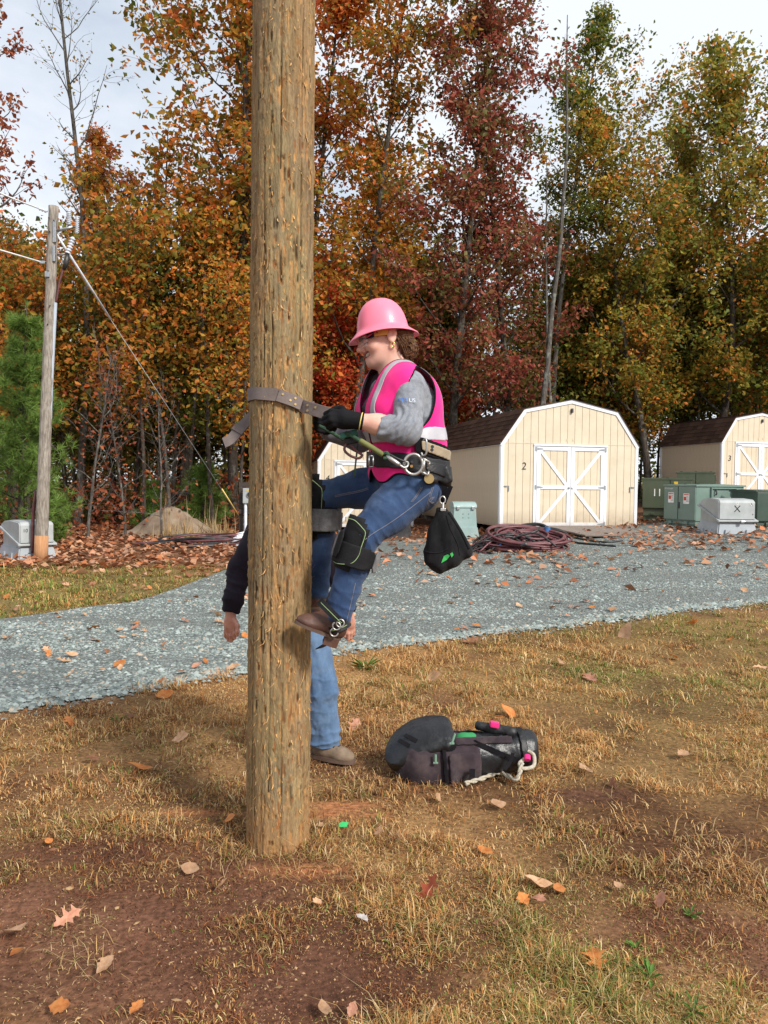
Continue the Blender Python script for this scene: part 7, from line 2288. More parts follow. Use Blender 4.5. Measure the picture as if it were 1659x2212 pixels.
# second ply towards the hand, with rivets
q = pts[22:44]; tq = np.gradient(q, axis=0); tq /= np.linalg.norm(tq, axis=1)[:, None]; nq = np.cross(tq, np.tile(pdir, (len(q), 1))); 
nq = np.where((nq[:, 1] > 0)[:, None], -nq, nq)
V, F = ribbon_arrays(q + nq * 0.0072, sds[22:44], 0.050, 0.006); g = G().add(V, F); link('second_ply', g.mesh('second_ply', M_strap, smooth='auto', origin=OS), root)
for (i, o_) in ((2, 0.010), (5, -0.004), (7, 0.012), (7, -0.013), (13, 0.010), (13, -0.012), (16, 0.011)):
    c = q[i] + nq[i] * 0.0102 + pdir * o_
    g = G().tube([c, c + nq[i] * 0.003], 0.0052, 10); link('rivet', g.mesh('rivet', M_brass, smooth='auto', origin=OS), root)
# back half of the loop and the loose tail hanging out to the left
bk = np.array([pole_pt(a, np.interp(math.degrees(a), [176, 360], [857, 880]), 0.007) for a in np.linspace(R(176), R(372), 30)])
V, F = ribbon_arrays(bk, np.tile(pdir, (30, 1)), 0.052, 0.006); g = G().add(V, F); link('back_loop', g.mesh('back_loop', M_strap, smooth='auto', origin=OS), root)
tl = spline([pole_pt(R(200), 872, 0.02), W(548, 893, 0.06), W(524, 920, 0.04), W(500, 948, 0.02), W(484, 957, 0.02)], 22)
V, F = ribbon_arrays(tl, np.tile(np.array([0.60, -0.35, -0.60]), (22, 1)), 0.050, 0.007); g = G().add(V, F); link('loose_tail', g.mesh('loose_tail', M_strap, smooth='auto', origin=OS), root)
V, F = ribbon_arrays(tl[11:14] + np.array([0, -0.008, 0.003]), np.tile(np.array([0.60, -0.35, -0.60]), (3, 1)), 0.058, 0.006); g = G().add(V, F); link('keeper', g.mesh('keeper', M_strap, origin=OS), root)

root = thing('safety_lanyard', W(893, 985, -0.26), 'green rope lanyard with olive sleeve clipped to the belt ring', 'lanyard')
OL = np.array(root.location)
def lpart(nm, g, m_, sm=True): return link(nm, g.mesh(nm, m_, smooth=sm, origin=OL), root)
lpart('rope', G().tube(spline([W(690, 920, -0.03), W(716, 934, -0.07), W(742, 950, -0.10)], 16), 0.0075, 8), M_rope)
lpart('rope', G().tube(spline([W(748, 935, -0.19), W(766, 945, -0.225), W(786, 957, -0.25)], 16), 0.0085, 8), M_rope)
lpart('rope_sleeve', G().tube(spline([W(778, 952, -0.245), W(800, 965, -0.262), W(828, 983, -0.275)], 16), 0.0115, 10), M_sleeve)
lpart('rope', G().tube(spline([W(826, 981, -0.275), W(836, 978, -0.28), W(838, 989, -0.28), W(828, 990, -0.28)], 14), 0.007, 8), M_rope)
lpart('snap_hook', G().tube([W(835, 985, -0.28), W(845, 992, -0.285), W(858, 1001, -0.288), W(865, 1005, -0.288)], [0.007, 0.010, 0.010, 0.006], 10), M_alloy)
lpart('snap_hook', G().tube(spline([W(862, 1003, -0.288), W(872, 1010, -0.29), W(880, 1007, -0.285), W(881, 999, -0.272), W(874, 998, -0.272)], 18), 0.0048, 8), M_alloy)
lpart('cable', G().tube(spline([W(836, 978, -0.27), W(858, 990, -0.275), W(880, 999, -0.272)], 12), 0.004, 6), M_black_metal)
gq = np.array(Matrix.Rotation(R(-14), 3, 'Y'))
lpart('rope_grab', G().box(W(754, 938, -0.155), (0.072, 0.045, 0.026), rot=gq, bev=0.004), M_grab, False)
lpart('rope_grab', G().box(W(760, 952, -0.15), (0.060, 0.040, 0.030), rot=gq, bev=0.006), M_leather, False)
lpart('carabiner', G().tube(spline([W(748, 958, -0.17), W(744, 972, -0.175), W(756, 984, -0.178), W(774, 990, -0.178), W(782, 983, -0.175), W(772, 976, -0.172), W(757, 962, -0.17)], 30), 0.0055, 8), M_maroon)
lpart('hanging_strap', G().tube(spline([W(773, 960, -0.16), W(770, 985, -0.165), W(767, 1012, -0.165), W(765, 1030, -0.15)], 14), 0.008, 6, squash=(1.0, 0.5)), M_rope)

# ================================================================== hanging tool bag
root = thing('hanging_tool_bag', W(950, 1225, -0.14), 'black canvas tool bag hanging behind the climber from the belt', 'bag')
OB = np.array(root.location)
f = Field(np.min([W(890, 1250, -0.32), W(1030, 1250, -0.32)], 0), np.max([W(1030, 1080, 0.05), W(890, 1080, 0.05)], 0), 0.004)
poly_ = [W(*q) for q in ((938, 1094), (960, 1096), (970, 1110), (1012, 1182), (1008, 1193), (968, 1221), (946, 1230), (926, 1224), (913, 1208), (910, 1184))]
def bag_sdf(X, Y, Z):
    d2 = None; n_ = len(poly_)
    for i in range(n_):
        A, B2 = poly_[i], poly_[(i + 1) % n_]
        e_ = np.array([B2[0] - A[0], B2[2] - A[2]]); e_ /= np.linalg.norm(e_); nx_, nz_ = -e_[1], e_[0]
        dd_ = (X - A[0]) * nx_ + (Z - A[2]) * nz_
        d2 = dd_ if d2 is None else np.maximum(d2, dd_)
    t_ = np.clip((poly_[0][2] - Z) / (poly_[0][2] - poly_[6][2]), 0, 1)
    r_ = 0.018 + 0.022 * t_; th_ = 0.026 + 0.040 * np.sin(t_ * 2.6)
    yy = np.abs(Y - (DW - 0.14)) - th_ + r_
    xx = d2 + r_
    return np.sqrt(np.maximum(xx, 0) ** 2 + np.maximum(yy, 0) ** 2) + np.minimum(np.maximum(xx, yy), 0) - r_
f.D[:] = bag_sdf(*f._pts((slice(None),) * 3))
Vg, Fg = f.nets(0, 2)
Vg = wrinkle(Vg, Fg, 0.005, lambda q: fbm(q[:, 0] * 22, q[:, 1] * 22, q[:, 2] * 7, 3, 5) * 2.0 + 0.6 * np.sin(q[:, 0] * 90 + q[:, 2] * 25))
M_canvas = fabric('black_canvas', (0.006, 0.006, 0.007), (0.015, 0.015, 0.017), sc=8, weave=300, dirt=((0.045, 0.045, 0.048), 0.3, 12), sheen=0.05)
soft('canvas', Vg, Fg, M_canvas, root, OB)
def bag_seam(pts, r, m_, nm, V, F, O_, par, off=0.001):
    q = spline(pts, 30); bvh = BVHTree.FromPolygons([tuple(v) for v in V], [tuple(int(i) for i in f_) for f_ in F]); out = []
    for p in q:
        h_ = bvh.ray_cast(Vector(p) - Vector((0, 0.6, 0)), Vector((0, 1, 0))); out.append(np.array(h_[0]) - np.array([0, off, 0]) if h_[0] is not None else p)
    g = G().tube(out, r, 6); return link(nm, g.mesh(nm, m_, smooth=True, origin=O_), par)
bag_seam([W(968, 1106, -0.14), W(985, 1133, -0.14), W(1000, 1160, -0.14), W(1010, 1182, -0.14)], 0.008, M_canvas, 'rolled_rim', Vg, Fg, OB, root)
bag_seam([W(963, 1112, -0.14), W(970, 1140, -0.14), W(985, 1172, -0.14), W(990, 1196, -0.14)], 0.0022, M_canvas, 'seam', Vg, Fg, OB, root)
bag_seam([W(914, 1188, -0.14), W(930, 1191, -0.14), W(950, 1190, -0.14), W(964, 1182, -0.14)], 0.0022, M_canvas, 'seam', Vg, Fg, OB, root)
M_gprint = pmat('green_print', (0.04, 0.42, 0.09), rough=0.7)
def patch(outline, V, F, O_, par, mat, nm, dd):
    g = G(); ctr = np.mean(outline, 0)
    Vv_ = [W(ctr[0], ctr[1], dd)] + [W(x_, y_, dd) for x_, y_ in outline]
    g.add(Vv_, [(0, i + 1, (i + 1) % len(outline) + 1) for i in range(len(outline))])
    me = g.mesh(nm, mat); drape(me, V, F, 0.002)
    for v in me.vertices: v.co -= Vector(O_)
    return link(nm, me, par)
patch([(957, 1222), (963, 1206), (971, 1202), (976, 1205), (970, 1214)], Vg, Fg, OB, root, M_gprint, 'green_emblem', -0.3)
patch([(976, 1201), (981, 1197), (984, 1203), (980, 1209)], Vg, Fg, OB, root, M_gprint, 'green_emblem', -0.3)
hit = BVHTree.FromPolygons([tuple(v) for v in Vg], [tuple(int(i) for i in f_) for f_ in Fg]).ray_cast(Vector(W(918, 1211, -0.6)), Vector((0, 1, 0)))
if hit[0] is not None:
    c = np.array(hit[0]); g = G().tube([c + np.array([0.005 * math.cos(t), -0.001, 0.005 * math.sin(t)]) for t in np.linspace(0, 6.283, 13)], 0.0018, 6, cap=False); link('eyelet', g.mesh('eyelet', M_brass, smooth=True, origin=OB), root)
for (a, b) in ((W(962, 1050, -0.16), W(955, 1088, -0.15)), (W(974, 1050, -0.11), W(958, 1088, -0.14))):
    V, F = ribbon_arrays(np.array([a, (a + b) / 2, b]), np.tile(np.array([0.9, -0.2, 0.2]), (3, 1)), 0.020, 0.003); g = G().add(V, F); link('hanger_strap', g.mesh('hanger_strap', M_piping, origin=OB), root)
g = G().tube([W(956 + 6 * math.cos(t), 1080 + 8 * math.sin(t), -0.165) for t in np.linspace(0, 6.283, 17)], 0.003, 6, cap=False); link('hanger_ring', g.mesh('hanger_ring', M_alloy, smooth=True, origin=OB), root)
g = G().tube([W(957, 1086, -0.165), W(957, 1098, -0.17)], [0.005, 0.004], 8).box(W(957, 1101, -0.172), (0.022, 0.008, 0.012), bev=0.002); link('swivel_clip', g.mesh('swivel_clip', M_alloy, origin=OB), root)

# ================================================================== bystander behind the pole
DB = 4.35
def B(px, py, dd=0.0): return P(px, py, DB + dd)
fr_ = B(708, 1640, -0.05); fr_[2] = float(terr(fr_[0], fr_[1]))
by = thing('person', fr_, 'person in dark jacket and faded jeans standing behind the climbing pole', 'person')
OY = np.array(by.location)
sL, eL, wL = B(566, 1148, 0.0), B(518, 1228, -0.03), B(499, 1318, -0.10)
sR, eR, wR = B(690, 1150, 0.05), B(728, 1235, 0.10), B(752, 1318, 0.02)
hips = B(642, 1362, 0.03)
# body: head, neck, hands as one skin body
f = Field(np.min([B(460, 1400, -0.3), B(800, 1400, -0.3)], 0), np.max([B(800, 960, 0.35), B(460, 960, 0.35)], 0), 0.009)
f.ell(B(622, 1022), (0.076, 0.098, 0.115), 0.0); f.ell(B(626, 1046, -0.03), (0.058, 0.072, 0.062), 0.03); f.cone(B(622, 1050), B(624, 1112), 0.058, 0.066, 0.03); f.ell(B(633, 1035, -0.105), (0.015, 0.02, 0.022), 0.01)
for s in (-1, 1): f.ell(B(622, 1028) + np.array([s * 0.078, 0, 0]), (0.012, 0.018, 0.03), 0.006)
f.ell(B(628, 1190, 0.02), (0.17, 0.10, 0.16), 0.05); f.cone(B(624, 1120), B(628, 1180, 0.02), 0.08, 0.10, 0.05); f.ell(B(635, 1290, 0.03), (0.15, 0.105, 0.2), 0.05)
for (a, b, c) in ((sL, eL, wL), (sR, eR, wR)):
    f.cone(B(628, 1150, 0.02), a, 0.07, 0.055, 0.04); f.cone(a, b, 0.052, 0.043, 0.02); f.cone(b, c, 0.043, 0.029, 0.02)
V0, F0 = f.nets(0, 1)
parts_V, parts_F = [V0], [F0]
def by_hand(w, sgn, D0):
    f = Field(np.min([B(w[0] - 40, w[1] + 75, D0 - 0.15), B(w[0] + 40, w[1] + 75, D0 - 0.15)], 0), np.max([B(w[0] + 40, w[1] - 30, D0 + 0.15), B(w[0] - 40, w[1] - 30, D0 + 0.15)], 0), 0.003)
    q = lambda x, y, d=0.0: B(w[0] + sgn * x, w[1] + y, D0 + d)
    f.cone(q(0, -18), q(-1, 8), 0.030, 0.028, 0.0); f.ell(q(-2, 22), (0.036, 0.022, 0.044), 0.02)
    for i, (x0, x1, x2, y1, y2, y3, d1) in enumerate(((8, 8, 3, 46, 54, 56, -0.008), (0, 0, -1, 51, 61, 62, 0.0), (-7, -6, -4, 49, 58, 61, 0.008), (-12, -12, -8, 43, 50, 54, 0.016))):
        ch_ = [q(x0 * 0.9, 30, d1 * .6), q(x0, y1 - 4, d1), q(x1, y2 - 2, d1 + 0.012), q(x2, y3, d1 + 0.032)]
        for k in range(3): f.cone(ch_[k], ch_[k + 1], 0.0105 - 0.0008 * k, 0.0098 - 0.0008 * k, 0.004 if k else 0.010)
    th_ = [q(8, 14, -0.012), q(14, 26, -0.022), q(14, 38, -0.026), q(13, 46, -0.022)]
    for k in range(3): f.cone(th_[k], th_[k + 1], 0.013 - 0.001 * k, 0.012 - 0.001 * k, 0.006 if k else 0.012)
    return f.nets(0, 1)
for (w, sgn, D0) in (((499, 1326), 1, -0.10), ((752, 1322), -1, 0.02)):
    V1, F1 = by_hand(w, sgn, D0); parts_F.append(F1 + sum(len(v) for v in parts_V)); parts_V.append(V1)
soft('body', np.vstack(parts_V), np.vstack(parts_F), M_hand, by, OY)
f = Field(np.min([B(540, 1130, -0.2), B(700, 1130, -0.2)], 0), np.max([B(700, 950, 0.25), B(540, 950, 0.25)], 0), 0.006)
f.ell(B(622, 1008, 0.015), (0.084, 0.102, 0.100), 0.0); f.clip(lambda X, Y, Z: (B(622, 1012)[2] - Z) - (Y - DB) * 0.6 + 0 * X)
V, F = f.nets(0, 1); soft('hair', V, F, M_hair, by, OY)
# jacket
f = Field(np.min([B(450, 1420, -0.3), B(810, 1420, -0.3)], 0), np.max([B(810, 1080, 0.4), B(450, 1080, 0.4)], 0), 0.006)
f.ell(B(628, 1190, 0.02), (0.20, 0.125, 0.17), 0.0); f.ell(B(635, 1290, 0.03), (0.165, 0.13, 0.22), 0.06); f.cone(B(624, 1112), B(626, 1150, 0.01), 0.085, 0.12, 0.05)
for (a, b, c, r) in ((sL, eL, wL, 1), (sR, eR, wR, 1)):
    f.cone(B(628, 1160, 0.02), a, 0.10, 0.082, 0.05); f.cone(a, b, 0.082, 0.068, 0.03); f.cone(b, c, 0.068, 0.048, 0.03)
    f.ell(b * 0.25 + c * 0.75, (0.058, 0.058, 0.06), 0.02); f.cone(c - (c - b) * 0.06, c + (c - b) * 0.10, 0.037, 0.035, 0.006)
f.clip(lambda X, Y, Z: B(640, 1372)[2] - Z + 0 * X + 0 * Y) if False else None
for (b, c) in ((eL, wL), (eR, wR)):
    dd = (c - b) / np.linalg.norm(c - b)
    f.clip(lambda X, Y, Z, c=c, dd=dd: np.where(((X - c[0]) ** 2 + (Y - c[1]) ** 2 + (Z - c[2]) ** 2) < 0.1 ** 2, (X - c[0]) * dd[0] + (Y - c[1]) * dd[1] + (Z - c[2]) * dd[2] - 0.014, -1.0))
V, F = f.nets(0, 2)
def jk(V):
    w = 0
    for (a, b, p, sz, fr2) in ((eL, wL, eL * 0.35 + wL * 0.65, 0.12, 130), (eR, wR, eR * .35 + wR * .65, 0.12, 130), (sL, eL, eL, 0.12, 60)):
        w = w + 1.3 * np.exp(-(np.linalg.norm(V - p, axis=1) / sz) ** 2) * creases(V, a, b, fr2, 7)
    return w + fbm(V[:, 0] * 9, V[:, 1] * 9, V[:, 2] * 9, 3, 4) * 1.4
V = wrinkle(V, F, 0.007, jk)
jac = soft('jacket', V, F, M_jacket, by, OY)
def bpatch(outl, mat, nm, par, V, F):
    g = G(); ctr = np.mean(outl, 0)
    g.add([B(ctr[0], ctr[1], -0.3)] + [B(x_, y_, -0.3) for x_, y_ in outl], [(0, i + 1, (i + 1) % len(outl) + 1) for i in range(len(outl))])
    me = g.mesh(nm, mat); drape(me, V, F, 0.003)
    for v in me.vertices: v.co -= Vector(OY)
    return link(nm, me, par)
bp_ = bpatch([(522, 1138), (529, 1131), (533, 1141), (527, 1149)], pmat('shoulder_patch_red', (0.30, 0.06, 0.05), rough=0.8), 'shoulder_patch', jac, V, F)
for k in range(2):
    bpatch([(523 + k * 3, 1141 - k * 3), (524 + k * 3, 1140 - k * 3), (528 + k * 3, 1147 - k * 3.5), (527 + k * 3, 1148 - k * 3.5)], pmat('shoulder_patch_pale', (0.5, 0.45, 0.42), rough=0.8), 'patch_stripe', jac, V, F)
# jeans and shoes
f = Field(np.min([B(560, 1680, -0.3), B(790, 1680, -0.3)], 0), np.max([B(790, 1320, 0.4), B(560, 1320, 0.4)], 0), 0.0055)
f.ell(hips, (0.165, 0.125, 0.13), 0.0)
kR, aR = B(699, 1492, -0.02), B(702, 1606, 0.0)
kL, aL = B(607, 1490, 0.02), B(608, 1600, 0.06)
f.cone(B(676, 1385, 0.02), kR, 0.098, 0.080, 0.04); f.cone(kR, aR, 0.076, 0.082, 0.03)
f.cone(B(612, 1385, 0.03), kL, 0.095, 0.074, 0.04); f.cone(kL, aL, 0.072, 0.074, 0.03)
f.clip(lambda X, Y, Z: B(640, 1610)[2] - Z + 0 * X + 0 * Y)
V, F = f.nets(0, 2)
V = wrinkle(V, F, 0.009, lambda q: fbm(q[:, 0] * 15, q[:, 1] * 15, q[:, 2] * 7, 3, 9) * 2.6 + 1.3 * np.exp(-((q[:, 2] - B(0, 1590)[2]) / 0.07) ** 2) * creases(q, kR, aR, 110, 6) + 0.7 * np.exp(-((q[:, 2] - B(0, 1480)[2]) / 0.10) ** 2) * creases(q, kR, aR, 70, 16))
soft('jeans', V, F, M_denim2, by, OY)
for (an, yaw) in ((B(704, 1612, 0.0), R(-28)), (B(606, 1606, 0.06), R(-150))):
    fwd = np.array([math.cos(yaw), math.sin(yaw), 0]); sd = np.array([-fwd[1], fwd[0], 0])
    base = an.copy(); base[2] = float(terr(an[0], an[1])) + 0.012
    Q = np.stack([fwd, sd, np.array([0, 0, 1.0])], 1)
    f = Field(base - 0.3, base + 0.3, 0.005)
    f.cone(base - fwd * 0.04 + [0, 0, 0.05], base + fwd * 0.10 + [0, 0, 0.04], 0.046, 0.042, 0.0); f.ell(base + fwd * 0.11 + [0, 0, 0.035], (0.075, 0.05, 0.040), 0.02, Q); f.cone(base + [0, 0, 0.06], base + [0, 0, 0.13], 0.05, 0.05, 0.03)
    f.clip(lambda X, Y, Z: base[2] + 0.016 - Z + 0 * X + 0 * Y)
    V, F = f.nets(0, 1); sh = link('shoe', None, by); soft('upper', V, F, M_shoe, sh, OY)
    ol = [(0.035 + 0.155 * math.cos(t), 0.052 * abs(math.sin(t)) ** 0.7 * np.sign(math.sin(t))) for t in np.linspace(0, 6.283, 33)[:-1]]
    g = G().prism(ol, base, fwd, sd, (0, 0, 0.022)); link('sole', g.mesh('sole', M_sole, origin=OY), sh)
    for k in range(4):
        c0 = base + fwd * (0.045 + 0.022 * k) + np.array([0, 0, 0.097 - 0.008 * k]); g = G().tube([c0 - sd * 0.028 - [0, 0, .008], c0 + [0, 0, 0.004], c0 + sd * 0.028 - [0, 0, .008]], 0.0035, 6); link('lace', g.mesh('lace', M_leather, smooth=True, origin=OY), sh)

# ================================================================== tool duffel on the lawn
DG = 3.98
def D_(px, py, dd=0.0): return P(px, py, DG + dd)
bq = ground(975, 1700)
DG = bq[1] + 0.16
root = thing('gear_bag', (bq[0], bq[1] + 0.16, bq[2]), 'black and plum gear bag lying open on the lawn with a rope handle', 'bag')
OG = np.array(root.location)
M_plum = fabric('faded_plum_canvas', (0.026, 0.018, 0.023), (0.058, 0.041, 0.049), sc=6, weave=300, dirt=((0.16, 0.12, 0.10), 0.35, 9))
M_vinyl = pmat('black_vinyl', (0.007, 0.0075, 0.009), (0.016, 0.017, 0.020), scale=5, rough=0.34, bump=0.7, bscale=16, dirt=((0.06, 0.06, 0.06), 0.2, 8))
lo_, hi_ = np.min([D_(800, 1740, -0.35), D_(1200, 1740, -0.35)], 0), np.max([D_(1200, 1530, 0.4), D_(800, 1530, 0.4)], 0)
ax0, ax1 = D_(912, 1640, 0.0), D_(1128, 1618, 0.05)
dirb = (ax1 - ax0) / np.linalg.norm(ax1 - ax0)
def bagbody():
    f = Field(lo_, hi_, 0.006, pad=0.03)
    f.cone(ax0, ax1, 0.160, 0.112, 0.0, flat=((0, 0, 1), 0.95)); f.box(D_(928, 1650, 0.0), (0.115, 0.135, 0.105), 0.05, np.array(Matrix.Rotation(R(4), 3, 'Y')), 0.03)
    f.clip(lambda X, Y, Z: OG[2] + 0.005 - Z + 0 * X + 0 * Y)
    f.ell(D_(1146, 1618, 0.05), (0.035, 0.10, 0.095), 0.03); e1 = D_(1163, 1620); f.clip(lambda X, Y, Z: (X - e1[0]) * dirb[0] + (Z - e1[2]) * dirb[2] + 0 * Y)
    return f
bb = bagbody()
# opening along the top
bb.ell(D_(1010, 1567, 0.04), (0.115, 0.055, 0.055), 0.012, sub=True)
Vg, Fg = bb.nets(0, 2)
wr = lambda q: fbm(q[:, 0] * 10, q[:, 1] * 10, q[:, 2] * 10, 3, 6) * 1.6 + 0.7 * creases(q, ax0, ax1, 45, 9)
Vg = wrinkle(Vg, Fg, 0.006, wr)
cg = fc(Vg, Fg)
t_ = (cg - ax0) @ dirb
xq = lambda px: float((D_(px, 1640) - ax0) @ dirb)
fmg = np.where(t_ < xq(1030), 0, 1)
inside = np.linalg.norm((cg - D_(1010, 1567, 0.04)) / np.array([0.118, 0.058, 0.058]), axis=1) < 1.02
fmg = np.where(inside, 2, fmg)
soft('bag_body', Vg, Fg, None, root, OG, fmat=fmg, mats=[M_plum, M_vinyl, M_piping])
Vo, Fo = bagbody().nets(0.010, 2); Vo = wrinkle(Vo, Fo, 0.005, wr); co_ = fc(Vo, Fo); to_ = (co_ - ax0) @ dirb
def shell_part(nm, msk, mat, th):
    V, F = keep_faces(Vo, Fo, msk); V, _ = smooth_border(V, F, 8); o = soft(nm, V, F, mat, root, OG); solidify(o, th, 0.0); return o
near_ = co_[:, 1] < DG + 0.02
zt = lambda py: D_(1000, py)[2]
shell_part('side_pocket', (to_ > xq(962)) & (to_ < xq(1030)) & near_ & (co_[:, 2] < zt(1610)), M_plum, 0.008)
shell_part('end_collar', (to_ > xq(1122)) & (to_ < xq(1136)), M_leather, 0.005)
shell_part('zip_edge', (to_ > xq(948)) & (to_ < xq(956)) & near_, M_piping, 0.010)
shell_part('top_flap_edge', (to_ > xq(975)) & (to_ < xq(1105)) & (co_[:, 1] < DG + 0.04) & (co_[:, 2] < zt(1586)) & (co_[:, 2] > zt(1596)), M_plum, 0.008)
def gseam(pts, r, m_, nm): return bag_seam([D_(*p) for p in pts], r, m_, nm, Vo, Fo, OG, root, 0.003)
gs = [D_(*p) for p in ((1020, 1592), (1055, 1606), (1090, 1621), (1110, 1630))]
bv = BVHTree.FromPolygons([tuple(v) for v in Vo], [tuple(int(i) for i in f_) for f_ in Fo])
sp_ = []
for p in spline(gs, 20):
    h_ = bv.ray_cast(Vector(p) - Vector((0, 0.8, 0)), Vector((0, 1, 0))); sp_.append(np.array(h_[0]) - np.array([0, 0.003, 0]) if h_[0] is not None else p)
V, F = ribbon_arrays(np.array(sp_), np.tile(np.array([0.3, 0, 1.0]), (20, 1)), 0.026, 0.004); g = G().add(V, F); link('cross_strap', g.mesh('cross_strap', M_piping, origin=OG), root)
V, F = ribbon_arrays(spline([D_(1108, 1626, -0.13), D_(1103, 1645, -0.14), D_(1090, 1662, -0.15)], 8), np.tile(np.array([1.0, 0, 0.3]), (8, 1)), 0.018, 0.003); g = G().add(V, F); link('strap_tail', g.mesh('strap_tail', M_piping, origin=OG), root)
gseam(((1010, 1690), (1045, 1688), (1080, 1676), (1100, 1664)), 0.004, M_piping, 'bottom_seam')
g = G().box(D_(1020, 1670, -0.158), (0.030, 0.004, 0.045), bev=0.001); link('loop_patch', g.mesh('loop_patch', M_piping, origin=OG), root)
for (px_, py_) in ((1111, 1589), (1117, 1597)):
    h_ = bv.ray_cast(Vector(D_(px_, py_, -0.6)), Vector((0, 1, 0)))
    if h_[0] is not None:
        c = np.array(h_[0]); g = G().tube([c, c + np.array([0, -0.016, 0.004])], 0.006, 10); link('rivet', g.mesh('rivet', M_steel, smooth='auto', origin=OG), root)
# lid flap folded back at the left end: a thick rounded leaf
lc = D_(905, 1597, -0.02)
e1 = (D_(978, 1577, -0.06) - D_(836, 1628, -0.03)); L1 = np.linalg.norm(e1); e1 /= L1
e2 = np.array([0.10, 0.80, 0.55]); e2 = e2 - e1 * (e2 @ e1); e2 /= np.linalg.norm(e2); e3 = np.cross(e1, e2)
if e3[2] < 0: e3 = -e3
f = Field(lc - 0.32, lc + 0.32, 0.005)
f.box(lc, (L1 * 0.52, 0.120, 0.030), 0.0, np.stack([e1, e2, e3], 1), 0.028)
f.ell(lc, (L1 * 0.46, 0.115, 0.048), 0.04, np.stack([e1, e2, e3], 1))
endc = lc - e1 * L1 * 0.5
f.clip(lambda X, Y, Z: (np.sqrt((((X - lc[0]) * e1[0] + (Y - lc[1]) * e1[1] + (Z - lc[2]) * e1[2] - 0.02) / (L1 * 0.56)) ** 2 + (((X - lc[0]) * e2[0] + (Y - lc[1]) * e2[1] + (Z - lc[2]) * e2[2]) / 0.150) ** 2) - 1) * 0.12)
Vl, Fl = f.nets(0, 2); Vl = wrinkle(Vl, Fl, 0.004, lambda q: fbm(q[:, 0] * 12, q[:, 1] * 12, q[:, 2] * 12, 3, 31) * 2)
q1 = (Vl - lc) @ e1; q2 = (Vl - lc) @ e2
Vl = Vl - np.outer(1.1 * q1 ** 2 + 1.0 * np.clip(-q1, 0, 1) ** 1.5 * 0.35 + 1.2 * q2 ** 2, np.array([0, 0, 1.0])) + np.array([0, 0, 0.022])
lid_o = soft('lid', Vl, Fl, M_vinyl, root, OG)
bl = BVHTree.FromPolygons([tuple(v) for v in Vl], [tuple(int(i) for i in f_) for f_ in Fl])
for (a_, b_) in (((862, 1599), (884, 1612)), ((875, 1588), (900, 1601))):
    q_ = []
    for t in np.linspace(0, 1, 8):
        p = D_(a_[0] + (b_[0] - a_[0]) * t, a_[1] + (b_[1] - a_[1]) * t, -0.7)
        rr = ray(a_[0] + (b_[0] - a_[0]) * t, a_[1] + (b_[1] - a_[1]) * t); h_ = bl.ray_cast(Vector((0, 0, CAM_H)), Vector(rr).normalized())
        if h_[0] is not None: q_.append(np.array(h_[0]) + e3 * 0.003)
    if len(q_) > 2:
        V, F = ribbon_arrays(np.array(q_), np.tile(e1, (len(q_), 1)), 0.022, 0.003); g = G().add(V, F); link('hook_strip', g.mesh('hook_strip', M_piping, origin=OG), lid_o)
# zip rim round the lid edge
rim = []
for t in np.linspace(0, 2 * np.pi, 60):
    rim.append(lc + e1 * (0.02 + L1 * 0.545 * math.cos(t)) + e2 * 0.146 * math.sin(t) - e3 * 0.012)
rim = np.array([p for p in rim if (p - lc) @ e1 < L1 * 0.52])
for (px_, py_, px2, py2) in ((941, 1630, 941, 1648), (983, 1585, 976, 1606)):
    a_, b_ = D_(px_, py_, -0.17), D_(px2, py2, -0.175)
    g = G().tube([a_, b_], 0.006, 8).box(b_, (0.026, 0.008, 0.010), bev=0.002); link('zip_pull', g.mesh('zip_pull', pmat('glow_green_pull', (0.16, 0.28, 0.20), rough=0.5), origin=OG), root)
f = Field(D_(1012, 1583, 0.0) - 0.12, D_(1012, 1583, 0.0) + 0.12, 0.004)
f.ell(D_(1003, 1594, -0.03), (0.05, 0.03, 0.03), 0.0); f.ell(D_(1018, 1592, -0.02), (0.03, 0.03, 0.024), 0.01)
V, F = f.nets(0, 1); soft('green_contents', V, F, pmat('green_cloth', (0.02, 0.22, 0.07), rough=0.8), root, OG)
f = Field(D_(1070, 1570) - 0.2, D_(1070, 1570) + 0.2, 0.004)
f.cone(D_(1035, 1568, 0.04), D_(1105, 1582, 0.0), 0.026, 0.030, 0.0); V, F = f.nets(0, 1); V = wrinkle(V, F, 0.004, lambda q: fbm(q[:, 0] * 20, q[:, 1] * 20, q[:, 2] * 20, 3, 1) * 2); soft('rolled_edge', V, F, M_leather, root, OG)
M_pinktape = fabric('pink_tape', (0.72, 0.02, 0.16), (0.85, 0.04, 0.24))
g = G().box(D_(1068, 1565, -0.005), (0.05, 0.045, 0.03), rot=np.array(Matrix.Rotation(R(10), 3, 'Y')), bev=0.008); link('pink_tag', g.mesh('pink_tag', M_pinktape, smooth='auto', origin=OG), root)
